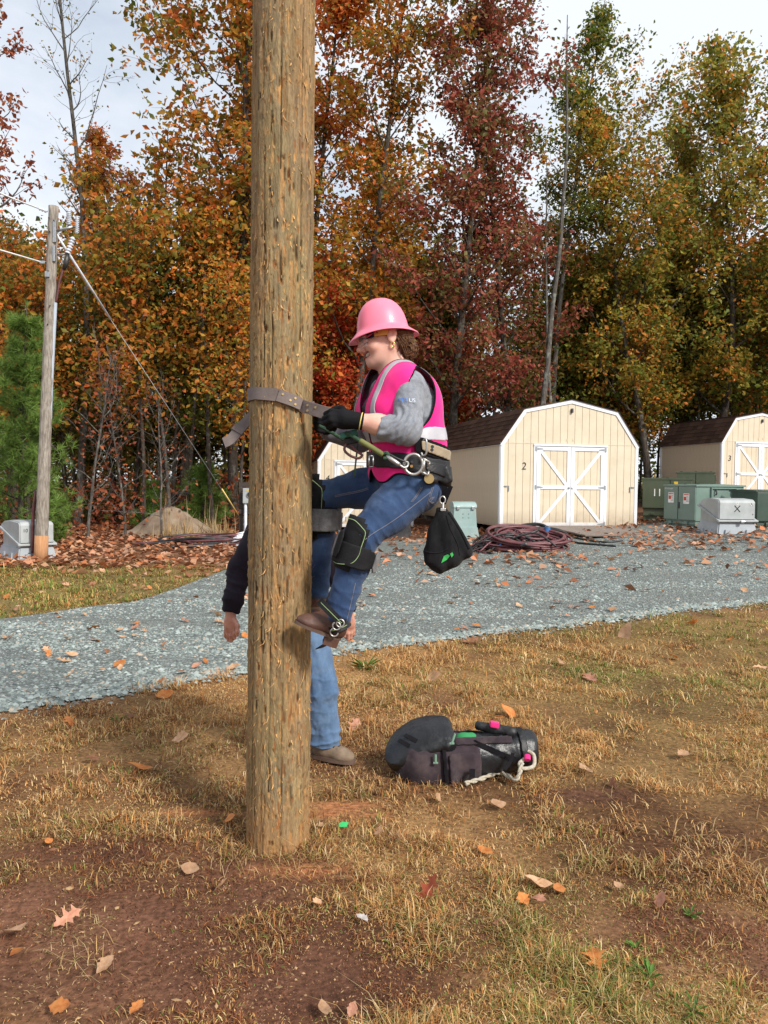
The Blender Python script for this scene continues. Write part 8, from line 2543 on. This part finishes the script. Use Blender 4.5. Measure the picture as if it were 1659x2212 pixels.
# rope handle: two strands twisted
M_wrope = pmat('white_braided_rope', (0.42, 0.36, 0.26), (0.58, 0.52, 0.42), scale=50, rough=0.9, bump=0.8, bscale=160, dirt=((0.10, 0.25, 0.35), 0.5, 60))
def gz(p, h): p = np.array(p); p[2] = float(terr(p[0], p[1])) + h; return p
rp_ = spline([D_(1140, 1622, -0.06), D_(1153, 1632, -0.09), D_(1152, 1655, -0.12), D_(1130, 1660, -0.15), D_(1122, 1650, -0.12), D_(1132, 1640, -0.09)], 40)
g = G().tube(rp_, 0.0105, 9); link('rope_eye', g.mesh('rope_eye', M_wrope, smooth=True, origin=OG), root)
r2_ = [D_(1128, 1648, -0.13), gz(D_(1115, 1670, -0.17), 0.05), gz(ground(1080, 1684), 0.035), gz(ground(1040, 1697), 0.030), gz(ground(1005, 1704), 0.026)]
for ph in (0, math.pi):
    q = spline(r2_, 60); _, t3, U3, W3 = frames(q); a = np.linspace(0, 26, 60) + ph
    g = G().tube(q + (U3 * np.cos(a)[:, None] + W3 * np.sin(a)[:, None]) * 0.0055, 0.0078, 8); link('rope_strand', g.mesh('rope_strand', M_wrope, smooth=True, origin=OG), root)
g = G().tube([D_(1139, 1632, -0.10), D_(1139, 1642, -0.12)], 0.017, 10); link('pink_wrap', g.mesh('pink_wrap', M_pinktape, smooth='auto', origin=OG), root)
# ------------------------------------------------------------------ dormant grass
def blades(n, region, seed, hgt, wid, cols, dens, lean=0.9):
    rs = np.random.RandomState(seed)
    x0, x1, y0, y1 = region
    t = rs.uniform(0, 1, n * 5)
    y = 1.0 / (1 / y0 + t * (1 / y1 - 1 / y0))           # more, finer blades close by
    x = rs.uniform(-1, 1, n * 5) * (0.56 * y + 0.5)
    ok = (x > x0) & (x < x1) & (rs.uniform(size=len(x)) < dens(x, y))
    k = np.argwhere(ok).ravel()[:n]
    x, y = x[k], y[k]; m = len(k)
    # gather into tufts
    z = terr(x, y) + 0.012 * fbm(x * 3, y * 3, 0, 3, 77) - 0.006
    tuft = np.clip(0.62 + 1.6 * fbm(x * 6, y * 6, 0, 3, 12), 0.25, 1.7) * (1 + 0.35 * sstep(3.5, 7, y))
    h = hgt * rs.gamma(6, 1 / 6., m) * tuft * ((1 - 0.6 * bare(x, y)) if hgt < 0.05 else 1.0)
    a = rs.uniform(0, 2 * np.pi, m) + 2.5 * vnoise(x * 7, y * 7, 0, 19)
    ln = np.clip(rs.normal(lean, 0.45, m), 0.1, 2.2)
    d = np.stack([np.cos(a) * ln, np.sin(a) * ln, np.ones(m)], 1); d /= np.linalg.norm(d, axis=1)[:, None]
    s = np.stack([-np.sin(a), np.cos(a), np.zeros(m)], 1)
    b = np.stack([x, y, z], 1)
    w = (wid * rs.uniform(0.6, 1.3, m) * np.clip(y / 3.4, 0.9, 3.2))[:, None]
    mid = b + d * (h * 0.55)[:, None]
    tip = b + d * h[:, None] + np.stack([np.cos(a), np.sin(a), -0.9 * np.ones(m)], 1) * (h * 0.28 * np.clip(ln, 0, 1.2))[:, None]
    V = np.stack([b - s * w, b + s * w, mid + s * w * 0.8, mid - s * w * 0.8, tip], 1).reshape(-1, 3)
    i = np.arange(m)[:, None] * 5
    Fq = i + np.array([[0, 1, 2, 3]]); Ft = i + np.array([[3, 2, 4]])
    C = cols(x, y, rs, m)
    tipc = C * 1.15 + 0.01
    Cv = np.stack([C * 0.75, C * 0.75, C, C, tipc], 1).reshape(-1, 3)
    return V, [Fq, Ft], np.clip(Cv, 0.005, 1)
M_blade = tint_mat('dormant_grass_blade', rough=0.7, translucent=0.25, spec=0.2)
straw = np.array([0.60, 0.38, 0.15]); rust = np.array([0.47, 0.215, 0.070]); brown = np.array([0.21, 0.092, 0.042]); olv = np.array([0.29, 0.25, 0.07]); grn = np.array([0.13, 0.20, 0.035]); pale = np.array([0.66, 0.49, 0.26])
def near_cols(x, y, rs, m):
    n1 = fbm(x * 0.9, y * 0.9, 0, 4, 61); n2 = fbm(x * 2.3, y * 2.3, 0, 3, 62)
    u = rs.uniform(size=m)
    gz = np.clip(0.02 + 1.0 * fbm(x * 0.5 + 3, y * 0.5, 0, 3, 63) + 1.1 * sstep(4.6, 6.6, y) * sstep(0.2, 2.2, x) * np.clip(0.7 + 1.6 * fbm(x * 1.1, y * 1.1, 0, 3, 65), 0.1, 1.2) + 0.25 * sstep(0.1, 0.8, x) * sstep(3.2, 2.4, y), 0.02, 0.85)
    br = np.clip(0.20 + 0.9 * n1 - 0.12 * sstep(-0.5, 1.5, x) + 0.22 * sstep(3.6, 2.2, y) * sstep(0.8, -1.0, x), 0.05, 0.85)
    C = np.where((u < 0.45)[:, None], straw, rust)
    C = np.where((rs.uniform(size=m) < br)[:, None], brown, C)
    C = np.where((rs.uniform(size=m) < gz)[:, None], np.where((rs.uniform(size=m) < 0.35)[:, None], grn, olv), C)
    C = np.where((rs.uniform(size=m) < 0.14)[:, None], pale, C)
    bb_ = bare(x, y)
    C = np.where((rs.uniform(size=m) < 0.75 * bb_)[:, None], brown * np.array([1.0, 0.85, 0.85]), C)
    return C * rs.uniform(0.7, 1.3, (m, 1)) * (1 + 0.25 * n2[:, None])
bald = [(ground(px, py), rx, ry) for px, py, rx, ry in ((740, 1742, 0.23, 0.075), (690, 1762, 0.12, 0.05), (800, 1768, 0.10, 0.05), (420, 1755, 0.14, 0.05), (180, 1560, 0.15, 0.08))]
def near_dens(x, y):
    d = np.clip(0.62 + 1.2 * fbm(x * 1.1 + 5, y * 1.1, 0, 4, 71) + 0.9 * fbm(x * 5, y * 5, 0, 3, 73), 0.10, 1)
    d = d * (1 - 0.85 * sstep(0.5, -0.5, x) * sstep(3.25, 2.7, y) * np.clip(0.6 + 1.5 * fbm(x * 2, y * 2, 0, 3, 74), 0, 1))
    d = d * np.where(y < y_near(x) + 0.10 - 0.30 * np.abs(vnoise(x * 5, y * 5)), 1, 0)
    d = d * (1 - 0.55 * bare(x, y))
    for p, rx, ry in bald:
        d = d * (1 - 0.93 * np.exp(-((((x - p[0]) / rx) ** 2 + ((y - p[1]) / ry) ** 2) ** 2)))
    return d
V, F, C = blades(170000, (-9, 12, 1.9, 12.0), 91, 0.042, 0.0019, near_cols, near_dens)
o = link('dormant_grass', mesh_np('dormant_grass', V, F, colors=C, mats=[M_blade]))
tag(o, 'brown and straw coloured dormant lawn grass', 'grass', kind='stuff')
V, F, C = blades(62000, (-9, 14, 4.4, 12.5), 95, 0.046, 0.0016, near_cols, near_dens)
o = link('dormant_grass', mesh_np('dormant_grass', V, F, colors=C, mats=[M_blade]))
tag(o, 'far part of the dormant lawn near the gravel road', 'grass', kind='stuff')
# longer wispy straw round the pole foot and in scattered tufts
def tuft_dens(x, y):
    d = np.clip(2.4 * fbm(x * 2.0 + 9, y * 2.0, 0, 3, 81) - 0.35, 0, 1) * (y < 4.5)
    e = ((x - POLE_O[0] - 0.03) / 0.28) ** 2 + ((y - POLE_O[1] + 0.17) / 0.16) ** 2
    return np.maximum(d, np.exp(-e * e) * 1.0) * 0.5
def tuft_cols(x, y, rs, m):
    C = np.where((rs.uniform(size=m) < 0.6)[:, None], pale * 0.85, straw)
    C = np.where((rs.uniform(size=m) < 0.22)[:, None], olv, C)
    return C * rs.uniform(0.7, 1.25, (m, 1))
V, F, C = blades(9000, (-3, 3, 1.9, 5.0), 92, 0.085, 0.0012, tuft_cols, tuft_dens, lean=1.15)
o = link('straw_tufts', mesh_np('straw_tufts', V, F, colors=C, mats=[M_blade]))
tag(o, 'longer wispy straw tufts round the pole foot', 'grass', kind='stuff')
def strip_cols(x, y, rs, m):
    u = rs.uniform(size=m)
    C = np.where((u < 0.3)[:, None], grn * 1.05, olv * 1.0); C = np.where((u > 0.55)[:, None], straw * 0.85, C); C = np.where((u > 0.78)[:, None], rust * 0.8, C)
    return C * rs.uniform(0.7, 1.3, (m, 1)) * (1 + 0.4 * fbm(x, y, 0, 3, 64)[:, None])
def strip_dens(x, y):
    return np.where((y > y_far(x) + 0.08) & (y < 14.6) & (x < -1.6), np.clip(0.6 + 1.2 * fbm(x * 1.2, y * 1.2, 0, 3, 72), 0.1, 1), 0)
V, F, C = blades(30000, (-10, -1.5, 8.5, 15), 93, 0.055, 0.0022, strip_cols, strip_dens)
o = link('verge_grass', mesh_np('verge_grass', V, F, colors=C, mats=[M_blade]))
tag(o, 'greener verge grass strip beyond the gravel road', 'grass', kind='stuff')
def weed_cols(x, y, rs, m):
    return np.where((rs.uniform(size=m) < 0.7)[:, None], pale * 0.75, straw * 0.8) * rs.uniform(0.7, 1.2, (m, 1))
wq = ground(480, 1140)
V, F, C = blades(1500, (wq[0] - 0.7, wq[0] + 1.2, 20.5, 23), 94, 0.42, 0.003, weed_cols, lambda x, y: np.ones_like(x), lean=0.3)
o = link('dry_weeds', mesh_np('dry_weeds', V, F, colors=C, mats=[M_blade]))
tag(o, 'tall dry tan weeds in front of the meter board', 'weeds', kind='stuff')

# crumbs of soil, bark chips and bits of straw on the bare patches
def crumbs(n, seed):
    rs = np.random.RandomState(seed)
    y = 1.0 / rs.uniform(1 / 6.0, 1 / 1.95, n * 6); x = rs.uniform(-1, 1, n * 6) * (0.56 * y + 0.3)
    k = np.argwhere((rs.uniform(size=len(x)) < np.clip(0.12 + bare(x, y), 0, 1)) & (y < y_near(x))).ravel()[:n]
    x, y = x[k], y[k]; m = len(k)
    s_ = rs.gamma(2.0, 0.0008, m) + 0.0010
    base = np.array([[1, 0, 0], [0, 1, 0], [-1, 0, 0], [0, -1, 0], [0, 0, 1.0]])
    B_ = base[None] * (1 + rs.uniform(-0.45, 0.45, (m, 5, 1))) * np.stack([1 + 1.6 * (rs.uniform(size=m) < 0.3), np.ones(m), 0.8 * np.ones(m)], 1)[:, None, :]
    a = rs.uniform(0, 6.28, m); ca, sa = np.cos(a)[:, None], np.sin(a)[:, None]
    Q = np.stack([B_[:, :, 0] * ca - B_[:, :, 1] * sa, B_[:, :, 0] * sa + B_[:, :, 1] * ca, B_[:, :, 2]], -1) * s_[:, None, None]
    z = terr(x, y) + 0.012 * fbm(x * 3, y * 3, 0, 3, 77) - 0.004
    V = (Q + np.stack([x, y, z], 1)[:, None, :]).reshape(-1, 3)
    F = (np.array([[0, 1, 4], [1, 2, 4], [2, 3, 4], [3, 0, 4]])[None] + (np.arange(m) * 5)[:, None, None]).reshape(-1, 3)
    u = rs.uniform(size=(m, 1))
    C = np.where(u < 0.55, np.array([0.085, 0.038, 0.024]), np.where(u < 0.88, np.array([0.17, 0.078, 0.045]), np.array([0.36, 0.23, 0.12]))) * rs.uniform(0.6, 1.3, (m, 1))
    return V, F, np.repeat(C, 5, 0)
V, F, C = crumbs(20000, 5)
o = link('soil_crumbs', mesh_np('soil_crumbs', V, F, colors=C, mats=[tint_mat('soil_crumb', rough=0.95, spec=0.1)]))
tag(o, 'crumbs of red brown soil on the bare patches of lawn', 'soil', kind='stuff')

# green weeds in the lawn: each a rosette of its own
M_weed = tint_mat('green_weed', rough=0.5, translucent=0.25)
def weed(seed, n, l, w):
    rs = np.random.RandomState(seed); V = []; F = []; C = []
    for k in range(n):
        a = rs.uniform(0, 6.28); e = rs.uniform(0.25, 0.9); d = np.array([math.cos(a) * math.cos(e), math.sin(a) * math.cos(e), math.sin(e)]); s = np.array([-math.sin(a), math.cos(a), 0]) * w * rs.uniform(.7, 1.2)
        L_ = l * rs.uniform(0.5, 1.1); b = len(V)
        V += [(0, 0, 0), d * L_ * .5 + s, d * L_ * 0.95 - np.array([0, 0, L_ * 0.15]), d * L_ * .5 - s]; F += [(b, b + 1, b + 2), (b, b + 2, b + 3)]
        C += [np.array([0.10, 0.21, 0.035]) * rs.uniform(0.7, 1.4)] * 4
    return mesh_np('green_weed', np.array(V), np.array(F), colors=np.array(C), mats=[M_weed])
wm = [weed(i, n, l, w) for i, (n, l, w) in enumerate(((9, 0.07, 0.006), (16, 0.10, 0.004), (40, 0.20, 0.004)))]
for (px, py, k, lab, s) in ((1490, 1983, 0, 'small green weed in the lawn beside the lobed brown leaf', 0.9), (1405, 2115, 0, 'green weed rosette near the frame bottom beside the dark soil', 1.1), (1500, 2190, 1, 'narrow green weed at the bottom edge of the lawn', 0.8), (1375, 2055, 0, 'lone green weed sprig above the rosette', 0.7),
                          (790, 1445, 2, 'bushy green grass clump beside the gravel behind the boots', 1.0), (255, 1560, 1, 'little green weed at the gravel edge left of the pole', 0.9), (1370, 1868, 0, 'tiny green weed beside a pale leaf', 0.6)):
    p = ground(px, py)
    o = link('green_weed', wm[k], None, p); o.scale = (s, s, s); o.rotation_euler = (0, 0, px)
    tag(o, lab, 'weed', 'green weeds in the lawn')

# ------------------------------------------------------------------ fallen leaves
def leaf_mesh(kind, seed, name='fallen_leaf'):
    rs = np.random.RandomState(seed)
    if kind == 'oak':
        prof = [(0, .03), (.12, .10), (.2, .30), (.27, .12), (.38, .13), (.48, .40), (.55, .15), (.66, .14), (.76, .30), (.82, .12), (.92, .10), (1, 0)]
    elif kind == 'oval':
        prof = [(0, .02), (.12, .13), (.28, .24), (.45, .29), (.62, .27), (.78, .19), (.9, .10), (1, 0)]
    else:
        prof = [(0, .03), (.10, .12), (.22, .22), (.34, .34), (.45, .28), (.58, .40), (.7, .24), (.82, .20), (.92, .08), (1, 0)]
    c1, c2, c3 = rs.uniform(0.2, 0.8), rs.uniform(-0.3, 0.5), rs.uniform(-0.5, 0.5)
    V = []; 
    def z(u, v): return c1 * v * v * 1.2 + c2 * (u - 0.5) ** 2 + c3 * (u - .5) * v + 0.03 * math.sin(u * 9 + seed)
    for u, w in prof:
        for v in (-w, -w * 0.45, 0, w * 0.45, w):
            V.append((u - 0.5, v * rs.uniform(0.9, 1.1), z(u, v)))
    V += [(-0.5, 0, z(0, 0)), (-0.74, 0.03, z(0, 0) + 0.05), (-0.5, 0.015, z(0, 0))]
    F = []
    for i in range(len(prof) - 1):
        for j in range(4):
            F.append((i * 5 + j, i * 5 + j + 1, i * 5 + j + 6, i * 5 + j + 5))
    V = np.array(V); V[:, 2] -= V[:, 2].min() * 0.7
    me = bpy.data.meshes.new(name)
    F.append((len(V) - 3, len(V) - 2, len(V) - 1))
    me.from_pydata(V.tolist(), [], F); me.update()
    return me
def leaf_mat(name, c, c2):
    m, nt, b, out = new_mat(name)
    L = nt.links.new
    co = N(nt, 'ShaderNodeTexCoord'); oi = N(nt, 'ShaderNodeObjectInfo')
    no = N(nt, 'ShaderNodeTexNoise', Scale=5.0, Detail=5.0); L(co.outputs['Object'], no.inputs['Vector'])
    rp = ramp(nt, [(0.35, c), (0.68, c2)]); L(no.outputs['Fac'], rp.inputs['Fac'])
    hs = N(nt, 'ShaderNodeHueSaturation'); mr = N(nt, 'ShaderNodeMapRange'); mr.inputs['To Min'].default_value = 0.75; mr.inputs['To Max'].default_value = 1.25
    L(oi.outputs['Random'], mr.inputs['Value']); L(mr.outputs['Result'], hs.inputs['Value']); L(rp.outputs['Color'], hs.inputs['Color'])
    L(hs.outputs['Color'], b.inputs['Base Color']); b.inputs['Roughness'].default_value = 0.6; b.inputs['Specular IOR Level'].default_value = 0.3
    tr = N(nt, 'ShaderNodeBsdfTranslucent'); L(hs.outputs['Color'], tr.inputs['Color'])
    ms = N(nt, 'ShaderNodeMixShader'); ms.inputs[0].default_value = 0.2
    L(b.outputs['BSDF'], ms.inputs[1]); L(tr.outputs['BSDF'], ms.inputs[2]); L(ms.outputs['Shader'], out.inputs['Surface'])
    return m
ML = {'tan': leaf_mat('tan_dry_leaf', (0.46, 0.25, 0.13), (0.60, 0.38, 0.23)), 'orange': leaf_mat('orange_dry_leaf', (0.46, 0.14, 0.035), (0.58, 0.24, 0.07)),
      'red': leaf_mat('red_brown_leaf', (0.25, 0.05, 0.025), (0.38, 0.10, 0.05)), 'pink': leaf_mat('pinkish_dry_leaf', (0.40, 0.17, 0.10), (0.52, 0.27, 0.18)), 'white': leaf_mat('bleached_leaf', (0.45, 0.40, 0.38), (0.6, 0.55, 0.52)), 'brown': leaf_mat('brown_dry_leaf', (0.20, 0.085, 0.04), (0.32, 0.15, 0.08))}
LM = {}
for kind in ('oak', 'oval', 'lobed'):
    for cname in ML:
        for v in range(2):
            me = leaf_mesh(kind, v * 7 + len(LM)); me.materials.append(ML[cname])
            me.polygons.foreach_set('use_smooth', np.ones(len(me.polygons), bool))
            LM[(kind, cname, v)] = me
NEAR = [  # px, py, length in px, kind, colour, label
    (250, 1781, 42, 'oval', 'orange', 'orange leaf on the grass well left of the pole foot'), (495, 1782, 36, 'oval', 'orange', 'curled orange leaf just left of the pole foot'), (412, 1893, 40, 'oval', 'tan', 'cupped pale tan leaf below the pole foot'),
    (480, 1925, 36, 'lobed', 'tan', 'small pale leaf in front of the pole foot'), (145, 2003, 56, 'oak', 'pink', 'pinkish lobed leaf standing in the lawn near the left edge'), (32, 2032, 70, 'lobed', 'tan', 'large pale leaf at the left frame edge'),
    (40, 2075, 55, 'oval', 'orange', 'long orange leaf below the large pale leaf at the left edge'), (228, 2103, 42, 'lobed', 'tan', 'bleached tan leaf in the dark patch of lawn'), (200, 1955, 34, 'oval', 'red', 'small dark red leaf among the dark grass'),
    (925, 1940, 66, 'oak', 'red', 'dark red lobed oak leaf between bag and frame bottom'), (782, 2003, 30, 'lobed', 'white', 'small white bleached leaf in the middle of the lawn'), (818, 1812, 30, 'oval', 'tan', 'pale upright leaf right of the green scrap'),
    (1048, 1852, 36, 'oval', 'orange', 'rounded orange leaf below the tool bag'), (1160, 1922, 56, 'oval', 'tan', 'long pale peach leaf, biggest of the cluster at lower right'), (1130, 1958, 34, 'lobed', 'orange', 'small orange leaf left in the cluster at lower right'),
    (1207, 1938, 32, 'oval', 'orange', 'orange leaf right in the cluster at lower right'), (1165, 1962, 30, 'lobed', 'pink', 'pinkish leaf beneath the long peach leaf'), (1337, 1928, 30, 'oval', 'tan', 'pale leaf lying alone near the right side'),
    (1428, 1960, 40, 'lobed', 'pink', 'pink brown crumpled leaf near the right frame edge'), (1285, 2088, 70, 'oak', 'orange', 'large orange lobed leaf at lower right'), (1080, 2010, 30, 'oval', 'brown', 'brown leaf tucked in grass below the oak leaf'),
    (1328, 1705, 34, 'lobed', 'pink', 'pinkish leaf on the lawn right of the rope'), (1265, 1672, 40, 'oval', 'tan', 'pale leaf lying flat right of the bag'), (1475, 1638, 30, 'lobed', 'tan', 'pale leaf on the lawn far right of the bag'),
    (1075, 1748, 40, 'oval', 'tan', 'tan leaf just below the bag rope'), (765, 1577, 40, 'oak', 'pink', 'pink brown oak leaf left of the tool bag'), (785, 1503, 26, 'lobed', 'orange', 'orange leaf beyond the tool bag'), (150, 1567, 36, 'oak', 'orange', 'orange star shaped leaf on the lawn near the gravel'),
    (300, 1668, 52, 'oval', 'orange', 'flat orange leaf midway on the lawn left of the pole'), (200, 1650, 28, 'lobed', 'brown', 'brown leaf left of the flat orange leaf'), (100, 1715, 40, 'oak', 'red', 'reddish leaf on the dark lawn at left'), (20, 1632, 26, 'oval', 'orange', 'orange leaf at the left edge of the lawn'),
    (390, 1605, 34, 'lobed', 'tan', 'tan leaf left of the pole beyond the dark patch'), (280, 1556, 34, 'lobed', 'brown', 'crumpled brown leaf on the lawn near the road'), (880, 1672, 28, 'oval', 'orange', 'orange leaf leaning against the bag'), (945, 1738, 30, 'oval', 'tan', 'small tan leaf below the bag'),
    (1065, 1556, 36, 'oval', 'orange', 'upright orange leaf behind the bag'), (1100, 1548, 44, 'oval', 'orange', 'flat orange leaf behind the bag lid end'), (1080, 1560, 26, 'lobed', 'orange', 'small orange leaf between the two behind the bag'), (905, 1592, 26, 'lobed', 'tan', 'pale leaf behind the bag lid'),
    (1275, 1472, 44, 'oak', 'pink', 'big pinkish leaf beyond the bag'), (1210, 1437, 26, 'lobed', 'tan', 'tan leaf on the lawn beyond the bag'), (935, 1470, 34, 'lobed', 'tan', 'curled tan leaf near the gravel edge'), (1015, 1390, 38, 'oak', 'brown', 'brown leaf clump at the gravel edge'),
    (1350, 1377, 50, 'oval', 'tan', 'long tan leaf on the greener grass'), (1495, 1350, 30, 'lobed', 'orange', 'orange leaf on the green grass at right'), (1575, 1388, 34, 'oak', 'orange', 'orange leaf at far right on green grass'), (1455, 1425, 28, 'lobed', 'orange', 'small orange leaf on green grass'), (1640, 1450, 30, 'lobed', 'tan', 'tan leaf by the right frame edge'),
    (345, 1480, 36, 'oval', 'orange', 'flat orange leaf near the road edge left of the pole'), (355, 1508, 34, 'oval', 'orange', 'orange leaf below its neighbour near the road edge'), (130, 2195, 46, 'lobed', 'orange', 'orange leaf at the bottom frame edge, lower left'), (295, 2200, 36, 'lobed', 'orange', 'second orange leaf at the bottom edge'), (700, 2205, 40, 'oval', 'tan', 'tan leaf at the bottom edge below the pole'),
    (760, 2200, 30, 'lobed', 'pink', 'pinkish leaf at the bottom edge beside the tan one'), (105, 1832, 26, 'oval', 'orange', 'small orange leaf left in the lawn'), (685, 1965, 26, 'lobed', 'tan', 'tan leaf on red soil below the pole foot'), (690, 1800, 26, 'oval', 'tan', 'pale leaf beside the pole foot near the clay patch'), (560, 1450, 34, 'lobed', 'tan', 'pale leaf at the road edge behind the pole')]
rs = np.random.RandomState(44)
for i, (px, py, ln, kind, cn_, lab) in enumerate(NEAR):
    p = ground(px, py); s = ln * MPP(p[1]) * 1.15
    up_ = 0.032 * s / 0.1
    o = link('fallen_leaf', LM[(kind, cn_, i % 2)], None, (p[0], p[1], p[2] + 0.026), (rs.normal(0, 0.35), rs.normal(0, 0.35), rs.uniform(0, 6.28)))
    o.scale = (s, s, s)
    tag(o, lab, 'leaf', 'fallen leaves on the lawn')
# leaves lying over the gravel and verge, each its own object up to the limit, the rest as litter
cn_list = ['tan', 'orange', 'pink', 'tan', 'tan', 'orange', 'brown']
cnt = 0
while cnt < 230:
    if cnt < 150:
        y = 1 / rs.uniform(1 / 19.0, 1 / 6.0); x = rs.uniform(-0.52, 0.52) * y; ok = bool(on_gravel(np.array([x]), np.array([y]))[0]); lab, gr = 'dry leaf lying on the blue grey gravel', 'leaves scattered over the gravel'
    else:
        y = rs.uniform(8.5, 14); x = rs.uniform(-0.52, -0.12) * y; ok = bool((y > y_far(np.array([x])) + 0.05)[0]); lab, gr = 'dry leaf on the green verge beyond the road', 'leaves scattered over the verge'
    if not ok: continue
    s = rs.uniform(0.07, 0.15)
    o = link('fallen_leaf', LM[(('oak', 'oval', 'lobed')[rs.randint(3)], cn_list[rs.randint(7)], rs.randint(2))], None, (x, y, float(terr(x, y)) + 0.035), (rs.normal(0, 0.3), rs.normal(0, 0.3), rs.uniform(0, 6.28)))
    o.scale = (s, s, s); tag(o, lab, 'leaf', gr); cnt += 1
def litter(n, seed, region, dens, size):
    rs = np.random.RandomState(seed)
    x = rs.uniform(region[0], region[1], n * 4); y = rs.uniform(region[2], region[3], n * 4)
    k = np.argwhere(rs.uniform(size=n * 4) < dens(x, y)).ravel()[:n]; x, y = x[k], y[k]; m = len(k)
    a = rs.uniform(0, 6.28, m); d = np.stack([np.cos(a), np.sin(a), rs.normal(0, .25, m)], 1); s = np.stack([-np.sin(a), np.cos(a), rs.normal(0, .3, m)], 1)
    l = (size * rs.uniform(0.6, 1.4, m))[:, None]; b = np.stack([x, y, terr(x, y) + rs.uniform(0.025, 0.06, m)], 1)
    up = np.array([0, 0, 1.0])
    V = np.stack([b - d * l * .5, b + s * l * .3 + up * l * rs.uniform(0, .35, (m, 1)), b + d * l * .5 + up * l * 0.1, b - s * l * .3 + up * l * rs.uniform(0, .35, (m, 1))], 1).reshape(-1, 3)
    i = np.arange(m)[:, None] * 4; F = np.concatenate([i + [[0, 1, 2]], i + [[0, 2, 3]]])
    cl = np.array([[0.50, 0.27, 0.15], [0.42, 0.15, 0.06], [0.50, 0.30, 0.20], [0.28, 0.11, 0.055], [0.45, 0.20, 0.11]])
    C = cl[rs.randint(0, 5, m)] * rs.uniform(0.65, 1.25, (m, 1))
    return V, F, np.repeat(C, 4, 0)
V1, F1, C1 = litter(9000, 7, (-16, 0, 12.5, 27), lambda x, y: np.where(y > 13.6, 1, 0.25) * (x < -1.2), 0.16)
V2, F2, C2 = litter(3600, 8, (-2.5, 14, 9, 24), lambda x, y: np.clip(sstep(10, 17, y) * (0.5 + 1.3 * fbm(x * .7, y * .7, 0, 3, 5)), 0.01, 1), 0.15)
o = link('leaf_litter', mesh_np('leaf_litter', np.vstack([V1, V2]), np.vstack([F1, F2 + len(V1)]), colors=np.vstack([C1, C2]), mats=[tint_mat('dry_leaf_litter', rough=0.7, translucent=0.15)]))
tag(o, 'thick litter of dry leaves along the wood edge and yard', 'leaf litter', kind='stuff')
# green scrap by the pole
p = ground(742, 1795)
g = G().prism([(-0.02, -0.012), (0.016, -0.014), (0.022, 0.010), (-0.004, 0.016), (-0.022, 0.008)], (0, 0, 0.024), (1, 0.1, 0.05), (0, 0.8, 0.5), (0, -0.001, 0.002))
o = link('plastic_scrap', g.mesh('plastic_scrap', pmat('green_plastic', (0.03, 0.45, 0.13), rough=0.5)), None, p)
tag(o, 'small bright green scrap on the soil beside the pole', 'scrap')
